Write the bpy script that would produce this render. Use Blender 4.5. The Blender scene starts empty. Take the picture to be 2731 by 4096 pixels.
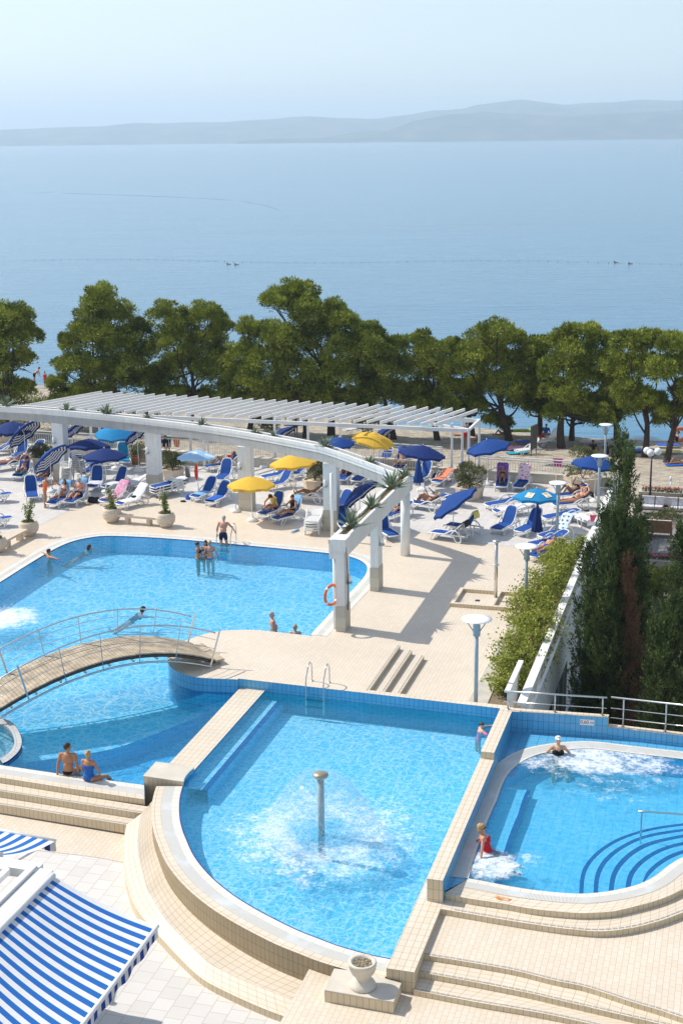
import bpy, math, random
import numpy as np
from mathutils import Vector, Matrix, Euler, noise
from mathutils.geometry import tessellate_polygon
R = math.radians
random.seed(7)
scn = bpy.context.scene
COL = scn.collection
# ------------------------------------------------------------------ camera
CAM_H = 17.0
FPX = 5689.0
PITCH = math.atan(1493 / FPX)
ROLL = R(0.7)
cd = bpy.data.cameras.new('camera')
cam = bpy.data.objects.new('camera', cd)
COL.objects.link(cam)
cd.sensor_fit = 'VERTICAL'
cd.sensor_height = 36
cd.sensor_width = 24
cd.lens = 50.0
cd.clip_end = 60000
cd.clip_start = 0.5
cam.matrix_world = Matrix.Translation((0, 0, CAM_H)) @ Euler((math.pi / 2 - PITCH, 0, 0)).to_matrix().to_4x4() @ Matrix.Rotation(-ROLL, 4, 'Z')
scn.camera = cam
# ------------------------------------------------------------------ light
SUN_AZ, SUN_EL = 294.7, 47.5
w = bpy.data.worlds.new('World')
scn.world = w
w.use_nodes = True
nt = w.node_tree
sky = nt.nodes.new('ShaderNodeTexSky')
sky.sky_type = 'NISHITA'
sky.sun_disc = False
sky.sun_elevation = R(SUN_EL)
sky.sun_rotation = R(SUN_AZ)
sky.air_density = 1.0
sky.dust_density = 0.7
sky.ozone_density = 1.5
bg = nt.nodes['Background']
hs_ = nt.nodes.new('ShaderNodeHueSaturation'); hs_.inputs['Saturation'].default_value = 0.64
nt.links.new(sky.outputs[0], hs_.inputs['Color']); nt.links.new(hs_.outputs[0], bg.inputs[0])
bg.inputs[1].default_value = 0.138
sd = bpy.data.lights.new('sun', 'SUN')
sd.energy = 4.0
sd.angle = R(0.5)
sd.color = (1.0, 0.94, 0.85)
sun = bpy.data.objects.new('sun', sd)
COL.objects.link(sun)
sdir = Vector((math.sin(R(SUN_AZ)) * math.cos(R(SUN_EL)), math.cos(R(SUN_AZ)) * math.cos(R(SUN_EL)), math.sin(R(SUN_EL))))
sun.rotation_euler = sdir.to_track_quat('Z', 'Y').to_euler()
sun.location = (0, 0, 60)
scn.view_settings.view_transform = 'Standard'
scn.view_settings.look = 'None'
scn.view_settings.exposure = 0.31
scn.cycles.volume_bounces = 3
scn.view_settings.gamma = 1.0

# ------------------------------------------------------------------ helpers
_c, _s = math.cos(ROLL), math.sin(ROLL)
def P(x, y, z=0.0):
    """ground point at height z that the photograph shows at source pixel x, y"""
    u, v = x - 1365.5, 2048.0 - y
    u2, v2 = u * _c + v * _s, -u * _s + v * _c
    d = Vector((u2, FPX * math.cos(PITCH) + v2 * math.sin(PITCH), -FPX * math.sin(PITCH) + v2 * math.cos(PITCH)))
    return Vector((0, 0, CAM_H)) + d * ((z - CAM_H) / d.z)
def crop(ox, oy, s):
    return lambda x, y, z=0.0: P(ox + x / s, oy + y / s, z)
D = crop(0, 0, 1 / 1.7417)
A = crop(0, 1500, 1.568); B = crop(900, 1500, 1.568); C = crop(1731, 1500, 1.568)
E = crop(1731, 2200, 1.568); F = crop(0, 2300, 1.568); G = crop(900, 2200, 1.568)
Hc = crop(0, 2950, 1.568); I = crop(0, 3400, 1.742); J = crop(1731, 2850, 1.568)
K = crop(900, 3000, 1.568); L = crop(1500, 3300, 1.2738)
Z1 = crop(900, 2600, 2.613); Z2 = crop(1450, 2600, 2.613); Z3 = crop(1600, 3400, 3.92)
Z4 = crop(1250, 3700, 2.613); Z5 = crop(500, 2950, 3.92)
AX = R(16)
U = Vector((math.sin(AX), math.cos(AX), 0)); V = Vector((math.cos(AX), -math.sin(AX), 0))
def W(v, u, z=0.0):
    p = V * v + U * u
    return Vector((p.x, p.y, z))
def atU(p): return p.dot(U)
def atV(p): return p.dot(V)

class MB:
    def __init__(s):
        s.v = []; s.f = []; s.uv = []; s.m = []
    def face(s, pts, uv=None, m=0):
        i = len(s.v)
        pts = [Vector(p) for p in pts]
        s.v += pts
        s.f.append(tuple(range(i, i + len(pts))))
        if uv is None:
            uv = s.auto(pts)
        s.uv += uv
        s.m.append(m)
    @staticmethod
    def auto(pts):
        n = Vector((0, 0, 0))
        for k in range(len(pts)):
            a, b = pts[k], pts[(k + 1) % len(pts)]
            n += a.cross(b)
        if n.length > 0: n.normalize()
        if abs(n.z) > 0.6:
            return [(atU(p), atV(p)) for p in pts]
        t = Vector((-n.y, n.x, 0))
        if t.length < 1e-6: t = Vector((1, 0, 0))
        t.normalize()
        return [(p.dot(t), p.z) for p in pts]
    def raw(s, verts, faces, m=0):
        i = len(s.v)
        s.v += [Vector(p) for p in verts]
        for f in faces:
            s.f.append(tuple(a + i for a in f))
            s.uv += s.auto([Vector(verts[a]) for a in f])
            s.m.append(m)
    def poly(s, outer, holes=(), z=None, m=0):
        loops = [[Vector((p[0], p[1], p[2] if z is None else z)) for p in l] for l in [outer, *holes]]
        allp = [p for l in loops for p in l]
        flat = [[Vector((p.x, p.y, 0)) for p in l] for l in loops]
        for t in tessellate_polygon(flat):
            a = [allp[k] for k in t]
            if (a[1] - a[0]).cross(a[2] - a[0]).z < 0: a.reverse()
            s.face(a, None, m)
    def wall(s, path, z0, z1, m=0, closed=False, flip=False):
        n = len(path); d = 0.0
        rng = range(n if closed else n - 1)
        f0 = z0 if callable(z0) else (lambda p: z0)
        f1 = z1 if callable(z1) else (lambda p: z1)
        for k in rng:
            a, b = Vector(path[k]), Vector(path[(k + 1) % n])
            l = (Vector((b.x, b.y, 0)) - Vector((a.x, a.y, 0))).length
            pts = [Vector((a.x, a.y, f0(a))), Vector((b.x, b.y, f0(b))), Vector((b.x, b.y, f1(b))), Vector((a.x, a.y, f1(a)))]
            zt = f1(a)
            uv = [(d, pts[0].z - zt), (d + l, pts[1].z - zt), (d + l, pts[2].z - zt), (d, pts[3].z - zt)]
            if flip: pts.reverse(); uv.reverse()
            s.face(pts, uv, m); d += l
    def strip(s, pa, pb, za, zb, m=0, v0=0.0):
        d = 0.0
        fa = za if callable(za) else (lambda p: za)
        fb = zb if callable(zb) else (lambda p: zb)
        for k in range(len(pa) - 1):
            a, b, c, e = [Vector(q) for q in (pa[k], pa[k + 1], pb[k + 1], pb[k])]
            l = ((b - a).length + (c - e).length) / 2
            h = ((a - e).length + (b - c).length) / 2
            a.z = fa(a); b.z = fa(b); c.z = fb(c); e.z = fb(e)
            pts = [a, b, c, e]; uv = [(d, v0), (d + l, v0), (d + l, v0 + h), (d, v0 + h)]
            if (b - a).cross(e - a).z < 0: pts.reverse(); uv.reverse()
            s.face(pts, uv, m); d += l
    def prism(s, pl, z0, z1, m=0, ms=None, bottom=False):
        s.poly(pl, z=z1, m=m)
        area = sum(pl[k][0] * pl[(k + 1) % len(pl)][1] - pl[(k + 1) % len(pl)][0] * pl[k][1] for k in range(len(pl)))
        s.wall(pl if area > 0 else list(reversed(pl)), z0, z1, m=m if ms is None else ms, closed=True)
        if bottom: s.poly(pl, z=z0, m=m)
    def box(s, c, size, rz=0.0, rot=None, m=0, bev=0.0):
        c = Vector(c); x, y, z = [q / 2 for q in size]
        M = rot if rot is not None else Matrix.Rotation(rz, 3, 'Z')
        vs = [c + M @ Vector((a * x, b * y, d * z)) for a in (-1, 1) for b in (-1, 1) for d in (-1, 1)]
        fs = [(0, 1, 3, 2), (4, 6, 7, 5), (0, 4, 5, 1), (2, 3, 7, 6), (0, 2, 6, 4), (1, 5, 7, 3)]
        s.raw(vs, fs, m)
    def beam(s, a, b, w_, h_, m=0):
        a = Vector(a); b = Vector(b); d = (b - a); l = d.length; d.normalize()
        up = Vector((0, 0, 1)) if abs(d.z) < 0.98 else Vector((0, 1, 0))
        sx = d.cross(up).normalized(); sy = sx.cross(d).normalized()
        M = Matrix((sx, d, sy)).transposed()
        s.box((a + b) / 2, (w_, l, h_), rot=M, m=m)
    def tube(s, path, r, n=8, m=0, caps=True):
        path = [Vector(p) for p in path]
        rs = r if isinstance(r, (list, tuple)) else [r] * len(path)
        base = len(s.v); vs = []
        prev = None
        for k, p in enumerate(path):
            if k == 0: t = path[1] - p
            elif k == len(path) - 1: t = p - path[k - 1]
            else: t = (path[k + 1] - p).normalized() + (p - path[k - 1]).normalized()
            t.normalize()
            if prev is None:
                q = Vector((0, 0, 1)) if abs(t.z) < 0.9 else Vector((1, 0, 0))
                x = t.cross(q).normalized()
            else:
                x = (prev - t * prev.dot(t)).normalized()
            prev = x
            y = t.cross(x)
            for j in range(n):
                a = 2 * math.pi * j / n
                vs.append(p + (x * math.cos(a) + y * math.sin(a)) * rs[k])
        fs = []
        for k in range(len(path) - 1):
            for j in range(n):
                j2 = (j + 1) % n
                fs.append((k * n + j, k * n + j2, (k + 1) * n + j2, (k + 1) * n + j))
        if caps:
            fs.append(tuple(range(n - 1, -1, -1)))
            fs.append(tuple(range((len(path) - 1) * n, len(path) * n)))
        s.raw(vs, fs, m)
    def lathe(s, prof, c=(0, 0, 0), n=24, m=0):
        c = Vector(c); vs = []
        for r_, z in prof:
            for j in range(n):
                a = 2 * math.pi * j / n
                vs.append(c + Vector((math.cos(a) * r_, math.sin(a) * r_, z)))
        fs = []
        for k in range(len(prof) - 1):
            for j in range(n):
                j2 = (j + 1) % n
                fs.append((k * n + j, k * n + j2, (k + 1) * n + j2, (k + 1) * n + j))
        fs.append(tuple(range((len(prof) - 1) * n, len(prof) * n)))
        fs.append(tuple(range(n - 1, -1, -1)))
        s.raw(vs, fs, m)
    def ell(s, c, rad, M=None, n=12, m=0):
        c = Vector(c); M = M or Matrix.Identity(3); rows = n // 2 + 1
        vs = [c + M @ Vector((0, 0, rad[2]))]
        for i in range(1, rows):
            ph = math.pi * i / rows
            for j in range(n):
                a = 2 * math.pi * j / n
                vs.append(c + M @ Vector((rad[0] * math.sin(ph) * math.cos(a), rad[1] * math.sin(ph) * math.sin(a), rad[2] * math.cos(ph))))
        vs.append(c + M @ Vector((0, 0, -rad[2])))
        fs = [(0, 1 + j, 1 + (j + 1) % n) for j in range(n)]
        for i in range(rows - 2):
            for j in range(n):
                a = 1 + i * n + j; b = 1 + i * n + (j + 1) % n
                fs.append((a, a + n, b + n, b))
        l = len(vs) - 1
        fs += [(l, 1 + (rows - 2) * n + (j + 1) % n, 1 + (rows - 2) * n + j) for j in range(n)]
        s.raw(vs, fs, m)
    def rcone(s, a, b, ra, rb, n=12, m=0):
        a = Vector(a); b = Vector(b)
        s.tube([a, b], [ra, rb], n, m)
        s.ell(a, (ra, ra, ra), n=n, m=m); s.ell(b, (rb, rb, rb), n=n, m=m)
    def build(s, name, mats, parent=None, smooth=False):
        me = bpy.data.meshes.new(name)
        me.from_pydata([tuple(p) for p in s.v], [], s.f)
        uvl = me.uv_layers.new(name='UVMap')
        uvl.data.foreach_set('uv', np.array(s.uv, dtype=np.float32).ravel())
        if not isinstance(mats, (list, tuple)): mats = [mats]
        for q in mats: me.materials.append(q)
        me.polygons.foreach_set('material_index', s.m)
        if smooth:
            me.polygons.foreach_set('use_smooth', [True] * len(me.polygons))
        me.update()
        ob = bpy.data.objects.new(name, me)
        COL.objects.link(ob)
        if parent is not None: ob.parent = parent
        return ob

def tag(o, label=None, cat=None, group=None, kind=None):
    if label: o['label'] = label
    if cat: o['category'] = cat
    if group: o['group'] = group
    if kind: o['kind'] = kind
    return o
def empty(name, loc=(0, 0, 0), rz=0.0, label=None, cat=None, group=None):
    o = bpy.data.objects.new(name, None)
    o.empty_display_size = 0.2
    COL.objects.link(o); o.location = loc; o.rotation_euler = (0, 0, rz)
    return tag(o, label, cat, group)
KIDS = {}
def copy_tree(o, parent=None):
    c = o.copy(); COL.objects.link(c)
    if parent is not None: c.parent = parent
    for ch in [q for q in COL.objects if q.parent == o]:
        copy_tree(ch, c)
    return c
def spline(pts, n=6, closed=False):
    pts = [Vector(p) for p in pts]
    out = []; N = len(pts)
    for k in range(N if closed else N - 1):
        if closed: p0, p1, p2, p3 = pts[k - 1], pts[k], pts[(k + 1) % N], pts[(k + 2) % N]
        else: p0, p1, p2, p3 = pts[max(k - 1, 0)], pts[k], pts[k + 1], pts[min(k + 2, N - 1)]
        for j in range(n):
            t = j / n
            out.append(0.5 * ((2 * p1) + (p2 - p0) * t + (2 * p0 - 5 * p1 + 4 * p2 - p3) * t * t + (3 * p1 - p0 - 3 * p2 + p3) * t ** 3))
    if not closed: out.append(pts[-1])
    return out
def offset(path, d):
    """shift an open path sideways (to its left) by d"""
    out = []
    for k, p in enumerate(path):
        t = (path[min(k + 1, len(path) - 1)] - path[max(k - 1, 0)]); t.z = 0; t.normalize()
        out.append(p + Vector((-t.y, t.x, 0)) * d)
    return out

# ------------------------------------------------------------------ materials
def newmat(name):
    m = bpy.data.materials.new(name); m.use_nodes = True
    n = m.node_tree
    return m, n, n.nodes['Principled BSDF']
def nd(n, t, **kw):
    x = n.nodes.new(t)
    for k, v_ in kw.items(): setattr(x, k, v_)
    return x
def mix(n, a, b, f, blend='MIX'):
    x = nd(n, 'ShaderNodeMix', data_type='RGBA', blend_type=blend)
    for s_, q in ((6, a), (7, b), (0, f)):
        if isinstance(q, bpy.types.NodeSocket): n.links.new(q, x.inputs[s_])
        elif s_ == 0: x.inputs[0].default_value = q
        else: x.inputs[s_].default_value = (*q, 1)
    return x.outputs[2]
def maprange(n, v_, a, b, c=0.0, d=1.0, smooth=False):
    x = nd(n, 'ShaderNodeMapRange')
    if smooth: x.interpolation_type = 'SMOOTHSTEP'
    n.links.new(v_, x.inputs[0])
    for k, q in zip((1, 2, 3, 4), (a, b, c, d)): x.inputs[k].default_value = q
    return x.outputs[0]
def mth(n, op, a, b=None):
    x = nd(n, 'ShaderNodeMath', operation=op)
    for k, q in enumerate((a, b)):
        if q is None: continue
        if isinstance(q, bpy.types.NodeSocket): n.links.new(q, x.inputs[k])
        else: x.inputs[k].default_value = q
    return x.outputs[0]
def noisef(n, vec, scale, detail=3, rough=0.5):
    x = nd(n, 'ShaderNodeTexNoise'); x.inputs['Scale'].default_value = scale
    x.inputs['Detail'].default_value = detail; x.inputs['Roughness'].default_value = rough
    if vec is not None: n.links.new(vec, x.inputs['Vector'])
    return x
def bump(n, bs, h, strength, dist):
    b = nd(n, 'ShaderNodeBump'); b.inputs['Strength'].default_value = strength; b.inputs['Distance'].default_value = dist
    n.links.new(h, b.inputs['Height']); n.links.new(b.outputs[0], bs.inputs['Normal'])
def plain(name, col, rough=0.5, var=0.12, scale=6.0, metal=0.0, bmp=0.0, spec=0.5, trans=0.0):
    m, n, bs = newmat(name)
    tc = nd(n, 'ShaderNodeTexCoord')
    nz = noisef(n, tc.outputs['Object'], scale, 4)
    f = maprange(n, nz.outputs[0], 0.3, 0.7)
    c = mix(n, tuple(q * (1 - var) for q in col), tuple(min(1, q * (1 + var)) for q in col), f)
    n.links.new(c, bs.inputs['Base Color'])
    bs.inputs['Roughness'].default_value = rough; bs.inputs['Metallic'].default_value = metal
    bs.inputs['Specular IOR Level'].default_value = spec
    if bmp:
        nz2 = noisef(n, tc.outputs['Object'], scale * 6, 3); bump(n, bs, nz2.outputs[0], bmp, 0.02)
    return m
def tile(name, c1, c2, mort, w_, h_, msz=0.006, off=0.5, rough=0.45, dirt=0.08, wob=0.0, blotch=None):
    m, n, bs = newmat(name)
    tc = nd(n, 'ShaderNodeTexCoord')
    vec = tc.outputs['UV']
    if wob:
        nz = noisef(n, vec, 5.0, 2)
        sub = nd(n, 'ShaderNodeVectorMath', operation='MULTIPLY_ADD')
        n.links.new(nz.outputs['Color'], sub.inputs[0]); sub.inputs[1].default_value = (wob, wob, 0)
        n.links.new(vec, sub.inputs[2]); vec = sub.outputs[0]
    br = nd(n, 'ShaderNodeTexBrick'); br.offset = off; br.squash = 1.0
    n.links.new(vec, br.inputs['Vector'])
    br.inputs['Color1'].default_value = (*c1, 1); br.inputs['Color2'].default_value = (*c2, 1)
    br.inputs['Mortar'].default_value = (*mort, 1); br.inputs['Scale'].default_value = 1.0
    br.inputs['Mortar Size'].default_value = msz; br.inputs['Mortar Smooth'].default_value = 0.3
    br.inputs['Brick Width'].default_value = w_; br.inputs['Row Height'].default_value = h_
    nz2 = noisef(n, tc.outputs['Object'], 0.35, 5, 0.6)
    f = maprange(n, nz2.outputs[0], 0.35, 0.7)
    dk = mix(n, br.outputs[0], tuple(0.82 for _ in range(3)), 1.0, 'MULTIPLY')
    fac = mth(n, 'MULTIPLY', f, dirt * 6)
    c = mix(n, br.outputs[0], dk, fac)
    if blotch:
        nz3 = noisef(n, tc.outputs['Object'], 1.1, 6, 0.65)
        f3 = maprange(n, nz3.outputs[0], 0.58, 0.74)
        c = mix(n, c, blotch, mth(n, 'MULTIPLY', f3, 0.5))
    n.links.new(c, bs.inputs['Base Color'])
    bs.inputs['Roughness'].default_value = rough
    bump(n, bs, br.outputs[1], 0.25, -0.004)
    return m
M = {}
BE1, BE2, BEM = (0.70, 0.60, 0.475), (0.74, 0.645, 0.53), (0.50, 0.41, 0.27)
M['deck'] = tile('beige_deck_tile', BE1, BE2, BEM, 0.25, 0.125, 0.005, blotch=(0.58, 0.50, 0.38))
M['deck_big'] = tile('pale_deck_tile', (0.62, 0.59, 0.55), (0.69, 0.665, 0.63), (0.45, 0.40, 0.33), 0.33, 0.33, 0.006, blotch=(0.60, 0.56, 0.50))
M['terrace_big'] = tile('white_terrace_tile', (0.66, 0.635, 0.595), (0.73, 0.705, 0.67), (0.50, 0.44, 0.36), 0.42, 0.42, 0.008, blotch=(0.64, 0.60, 0.55))
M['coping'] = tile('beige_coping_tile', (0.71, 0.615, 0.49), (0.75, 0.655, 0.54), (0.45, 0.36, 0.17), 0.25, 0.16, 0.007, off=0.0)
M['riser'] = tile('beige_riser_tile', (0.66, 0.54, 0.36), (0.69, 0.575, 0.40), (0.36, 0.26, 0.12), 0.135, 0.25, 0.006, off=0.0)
M['blue'] = tile('blue_wall_tile', (0.10, 0.40, 0.66), (0.12, 0.44, 0.70), (0.02, 0.12, 0.26), 0.15, 0.25, 0.006, off=0.0, rough=0.15)
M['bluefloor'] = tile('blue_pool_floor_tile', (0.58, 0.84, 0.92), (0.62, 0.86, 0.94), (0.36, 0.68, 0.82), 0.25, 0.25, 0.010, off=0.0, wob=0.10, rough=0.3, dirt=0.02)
M['bluewallw'] = tile('blue_submerged_tile', (0.10, 0.48, 0.78), (0.11, 0.50, 0.80), (0.03, 0.26, 0.48), 0.15, 0.25, 0.007, off=0.0, wob=0.07, rough=0.2, dirt=0.02)
M['bluepale'] = tile('pale_blue_ledge_tile', (0.45, 0.74, 0.90), (0.50, 0.78, 0.93), (0.12, 0.42, 0.66), 0.15, 0.15, 0.007, off=0.0, wob=0.06)
M['navytile'] = plain('navy_line_tile', (0.015, 0.04, 0.26), 0.25)
M['spagrey'] = tile('grey_spa_tile', (0.50, 0.50, 0.49), (0.56, 0.56, 0.54), (0.28, 0.28, 0.28), 0.2, 0.15, 0.008, off=0.0)
M['whitetile'] = tile('white_rim_tile', (0.72, 0.69, 0.61), (0.77, 0.74, 0.67), (0.52, 0.49, 0.40), 0.25, 0.25, 0.008, off=0.0)
M['stone'] = plain('grey_marble_top', (0.62, 0.57, 0.48), 0.5, 0.10, 2.0)
M['white'] = plain('white_paint', (0.80, 0.80, 0.78), 0.5, 0.03, 3.0, bmp=0.05)
def streaked(name, c):
    m, n, bs = newmat(name); tc = nd(n, 'ShaderNodeTexCoord')
    mp = nd(n, 'ShaderNodeMapping'); mp.inputs['Scale'].default_value = (5, 5, .5); n.links.new(tc.outputs['Object'], mp.inputs[0])
    a = noisef(n, mp.outputs[0], 1.6, 5, .65); b = noisef(n, tc.outputs['Object'], 1.2, 5, .6)
    col = mix(n, c, tuple(q * k for q, k in zip(c, (.74, .72, .67))), maprange(n, a.outputs[0], .50, .74, 0, .85))
    col = mix(n, col, tuple(q * .88 for q in c), maprange(n, b.outputs[0], .45, .65, 0, .8))
    n.links.new(col, bs.inputs['Base Color']); bs.inputs['Roughness'].default_value = .85; bump(n, bs, b.outputs[0], .2, .01); return m
M['render'] = streaked('white_render', (0.76, 0.77, 0.76))
M['cladding'] = tile('pale_stone_cladding', (0.50, 0.46, 0.38), (0.57, 0.53, 0.44), (0.38, 0.34, 0.27), 0.6, 0.4, 0.006, off=0.0, rough=0.7)
M['wallstone'] = tile('rough_stone_wall', (0.42, 0.38, 0.31), (0.52, 0.47, 0.39), (0.22, 0.19, 0.15), 0.35, 0.2, 0.015, rough=0.9)
M['concrete'] = plain('pale_concrete', (0.50, 0.47, 0.41), 0.85, 0.12, 2.5, bmp=0.2)
M['planter'] = plain('cast_planter', (0.62, 0.52, 0.41), 0.85, 0.08, 9.0, bmp=0.15)
M['potwhite'] = plain('white_cast_pot', (0.62, 0.57, 0.48), 0.75, 0.06, 8.0, bmp=0.1)
M['steel'] = plain('brushed_steel', (0.62, 0.62, 0.60), 0.28, 0.05, 10, metal=1.0)
M['lampmetal'] = plain('grey_blue_lamp_metal', (0.33, 0.42, 0.47), 0.45, 0.05, 5)
M['lampwhite'] = plain('white_enamel_dish', (0.86, 0.88, 0.88), 0.35, 0.02, 5)
M['plastic'] = plain('white_lounger_plastic', (0.80, 0.80, 0.78), 0.4, 0.03, 4)
M['blackmetal'] = plain('black_metal', (0.02, 0.02, 0.025), 0.5)
M['terracotta'] = plain('terracotta', (0.42, 0.15, 0.07), 0.8)
M['wood'] = tile('grey_weathered_boards', (0.42, 0.36, 0.27), (0.50, 0.44, 0.34), (0.05, 0.045, 0.04), 0.16, 4.0, 0.010, off=0.0, rough=0.85)
M['darkwood'] = plain('dark_frame', (0.06, 0.055, 0.05), 0.6)
M['soil'] = plain('dry_soil', (0.22, 0.17, 0.11), 0.95, 0.35, 20, bmp=0.6)
M['bark'] = plain('pine_bark', (0.055, 0.04, 0.032), 0.9, 0.35, 12, bmp=0.6)
M['orange'] = plain('orange_ring', (0.72, 0.16, 0.05), 0.5, 0.1, 8)
def grate(name):
    m, n, bs = newmat(name)
    tc = nd(n, 'ShaderNodeTexCoord')
    wv = nd(n, 'ShaderNodeTexWave'); wv.bands_direction = 'X'; wv.inputs['Scale'].default_value = 0.314 / 0.03 * 1.0
    n.links.new(tc.outputs['UV'], wv.inputs['Vector'])
    f = maprange(n, wv.outputs['Fac'], 0.25, 0.55)
    c = mix(n, (0.30, 0.30, 0.28), (0.74, 0.73, 0.68), f)
    nz = noisef(n, tc.outputs['UV'], 1.3, 3)
    c = mix(n, c, (0.66, 0.70, 0.73), maprange(n, nz.outputs[0], 0.5, 0.65, 0, 0.6))
    n.links.new(c, bs.inputs['Base Color']); bs.inputs['Roughness'].default_value = 0.4
    return m
M['grate'] = grate('white_overflow_grate')

def water_mat(name, tint_lo, tint_hi, foams=(), scale=1.0, net=1.0, calm=False):
    m, n, bs = newmat(name)
    n.nodes.remove(bs)
    out = n.nodes['Material Output']
    geo = nd(n, 'ShaderNodeNewGeometry')
    pos = geo.outputs['Position']
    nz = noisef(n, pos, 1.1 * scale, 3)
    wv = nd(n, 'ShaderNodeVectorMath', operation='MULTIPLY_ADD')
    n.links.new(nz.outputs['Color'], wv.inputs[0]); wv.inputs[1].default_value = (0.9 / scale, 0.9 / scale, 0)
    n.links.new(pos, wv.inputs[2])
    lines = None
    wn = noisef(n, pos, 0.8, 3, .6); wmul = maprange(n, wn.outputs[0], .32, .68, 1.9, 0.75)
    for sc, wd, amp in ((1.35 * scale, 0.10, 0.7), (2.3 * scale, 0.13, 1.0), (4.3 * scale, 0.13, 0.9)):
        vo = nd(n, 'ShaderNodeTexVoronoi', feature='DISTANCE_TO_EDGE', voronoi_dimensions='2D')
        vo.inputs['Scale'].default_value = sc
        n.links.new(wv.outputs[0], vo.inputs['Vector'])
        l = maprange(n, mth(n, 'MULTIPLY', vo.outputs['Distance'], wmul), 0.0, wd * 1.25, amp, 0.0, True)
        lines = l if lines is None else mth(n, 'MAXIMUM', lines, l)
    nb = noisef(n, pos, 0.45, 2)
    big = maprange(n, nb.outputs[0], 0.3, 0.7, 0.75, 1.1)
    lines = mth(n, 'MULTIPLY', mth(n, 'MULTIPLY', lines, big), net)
    col = mix(n, tint_lo, tint_hi, lines)  # caustic light net painted into the transparent colour of the surface
    tr = nd(n, 'ShaderNodeBsdfTransparent'); n.links.new(col, tr.inputs[0])
    gl = nd(n, 'ShaderNodeBsdfGlossy'); gl.inputs['Roughness'].default_value = 0.06
    bz = noisef(n, pos, 3.2 * scale, 3)
    b = nd(n, 'ShaderNodeBump'); b.inputs['Strength'].default_value = 0.55; b.inputs['Distance'].default_value = 0.05
    n.links.new(bz.outputs[0], b.inputs['Height']); n.links.new(b.outputs[0], gl.inputs['Normal'])
    fr = nd(n, 'ShaderNodeFresnel'); fr.inputs['IOR'].default_value = 1.33; n.links.new(b.outputs[0], fr.inputs['Normal'])
    mx = nd(n, 'ShaderNodeMixShader'); n.links.new(fr.outputs[0], mx.inputs[0])
    n.links.new(tr.outputs[0], mx.inputs[1]); n.links.new(gl.outputs[0], mx.inputs[2])
    sc_ = nd(n, 'ShaderNodeBsdfDiffuse'); sc_.inputs[0].default_value = (0.02, 0.50, 0.86, 1)
    ms_ = nd(n, 'ShaderNodeMixShader'); ms_.inputs[0].default_value = 0.15
    n.links.new(mx.outputs[0], ms_.inputs[1]); n.links.new(sc_.outputs[0], ms_.inputs[2])
    last = ms_.outputs[0]
    if foams:
        tot = None
        fz = noisef(n, pos, 2.6, 6, 0.72)
        fz2 = noisef(n, pos, 9.0, 4, 0.7)
        fsum = mth(n, 'ADD', mth(n, 'MULTIPLY', fz.outputs[0], 0.6), mth(n, 'MULTIPLY', fz2.outputs[0], 0.4))
        for (c, r0, r1, r2, amp) in foams:
            sb = nd(n, 'ShaderNodeVectorMath', operation='DISTANCE')
            n.links.new(pos, sb.inputs[0]); sb.inputs[1].default_value = c
            dd = sb.outputs['Value']
            f = maprange(n, dd, r1, r2, amp, 0.0, True)
            if r0 > 0: f = mth(n, 'MULTIPLY', f, maprange(n, dd, 0.0, r0, 0.35, 1.0, True))
            tot = f if tot is None else mth(n, 'MAXIMUM', tot, f)
        # threshold falls where the mask is strong
        th = mth(n, 'ADD', fsum, mth(n, 'MULTIPLY', tot, 0.34))
        fm = maprange(n, th, 0.66, 0.92, 0.0, 1.0, True)
        fm = mth(n, 'MULTIPLY', fm, maprange(n, tot, 0.02, 0.25))
        df = nd(n, 'ShaderNodeBsdfDiffuse'); df.inputs[0].default_value = (0.80, 0.86, 0.90, 1)
        m2 = nd(n, 'ShaderNodeMixShader'); n.links.new(mth(n, 'MULTIPLY', fm, 0.82), m2.inputs[0])
        n.links.new(last, m2.inputs[1]); n.links.new(df.outputs[0], m2.inputs[2]); last = m2.outputs[0]
    n.links.new(last, out.inputs[0])
    return m
# ================================================================== sea, sky side, island, ground
SEA = -4.0
def sea_material():
    m, n, bs = newmat('sea_water')
    geo = nd(n, 'ShaderNodeNewGeometry'); pos = geo.outputs['Position']
    mp = nd(n, 'ShaderNodeMapping'); mp.inputs['Scale'].default_value = (0.35, 1.0, 1.0); n.links.new(pos, mp.inputs[0])
    a = noisef(n, mp.outputs[0], 0.55, 5, 0.6)
    b_ = noisef(n, mp.outputs[0], 0.05, 4, 0.6)
    c_ = noisef(n, mp.outputs[0], 0.006, 4, 0.55)
    h = mth(n, 'ADD', mth(n, 'MULTIPLY', a.outputs[0], 0.55), mth(n, 'MULTIPLY', b_.outputs[0], 1.4))
    bs.inputs['Roughness'].default_value = 0.16
    bs.inputs['IOR'].default_value = 1.33
    f = maprange(n, c_.outputs[0], 0.35, 0.68)
    f2 = maprange(n, a.outputs[0], 0.42, 0.66)
    c = mix(n, (0.012, 0.125, 0.235), (0.022, 0.155, 0.28), f)
    c = mix(n, c, (0.04, 0.20, 0.34), mth(n, 'MULTIPLY', f2, 0.55))
    # shallow, paler water along the beach
    sx = nd(n, 'ShaderNodeVectorMath', operation='DOT_PRODUCT'); n.links.new(pos, sx.inputs[0]); sx.inputs[1].default_value = U
    sh = maprange(n, sx.outputs['Value'], 100, 116, 0.6, 0.0, True)
    c = mix(n, c, (0.04, 0.20, 0.36), sh)
    n.links.new(c, bs.inputs['Base Color'])
    bump(n, bs, h, 0.45, 0.5)
    return m
mb = MB()
mb.face([(-26000, -200, SEA), (26000, -200, SEA), (26000, 24000, SEA), (-26000, 24000, SEA)])
tag(mb.build('sea', sea_material()), kind='structure')

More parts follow.
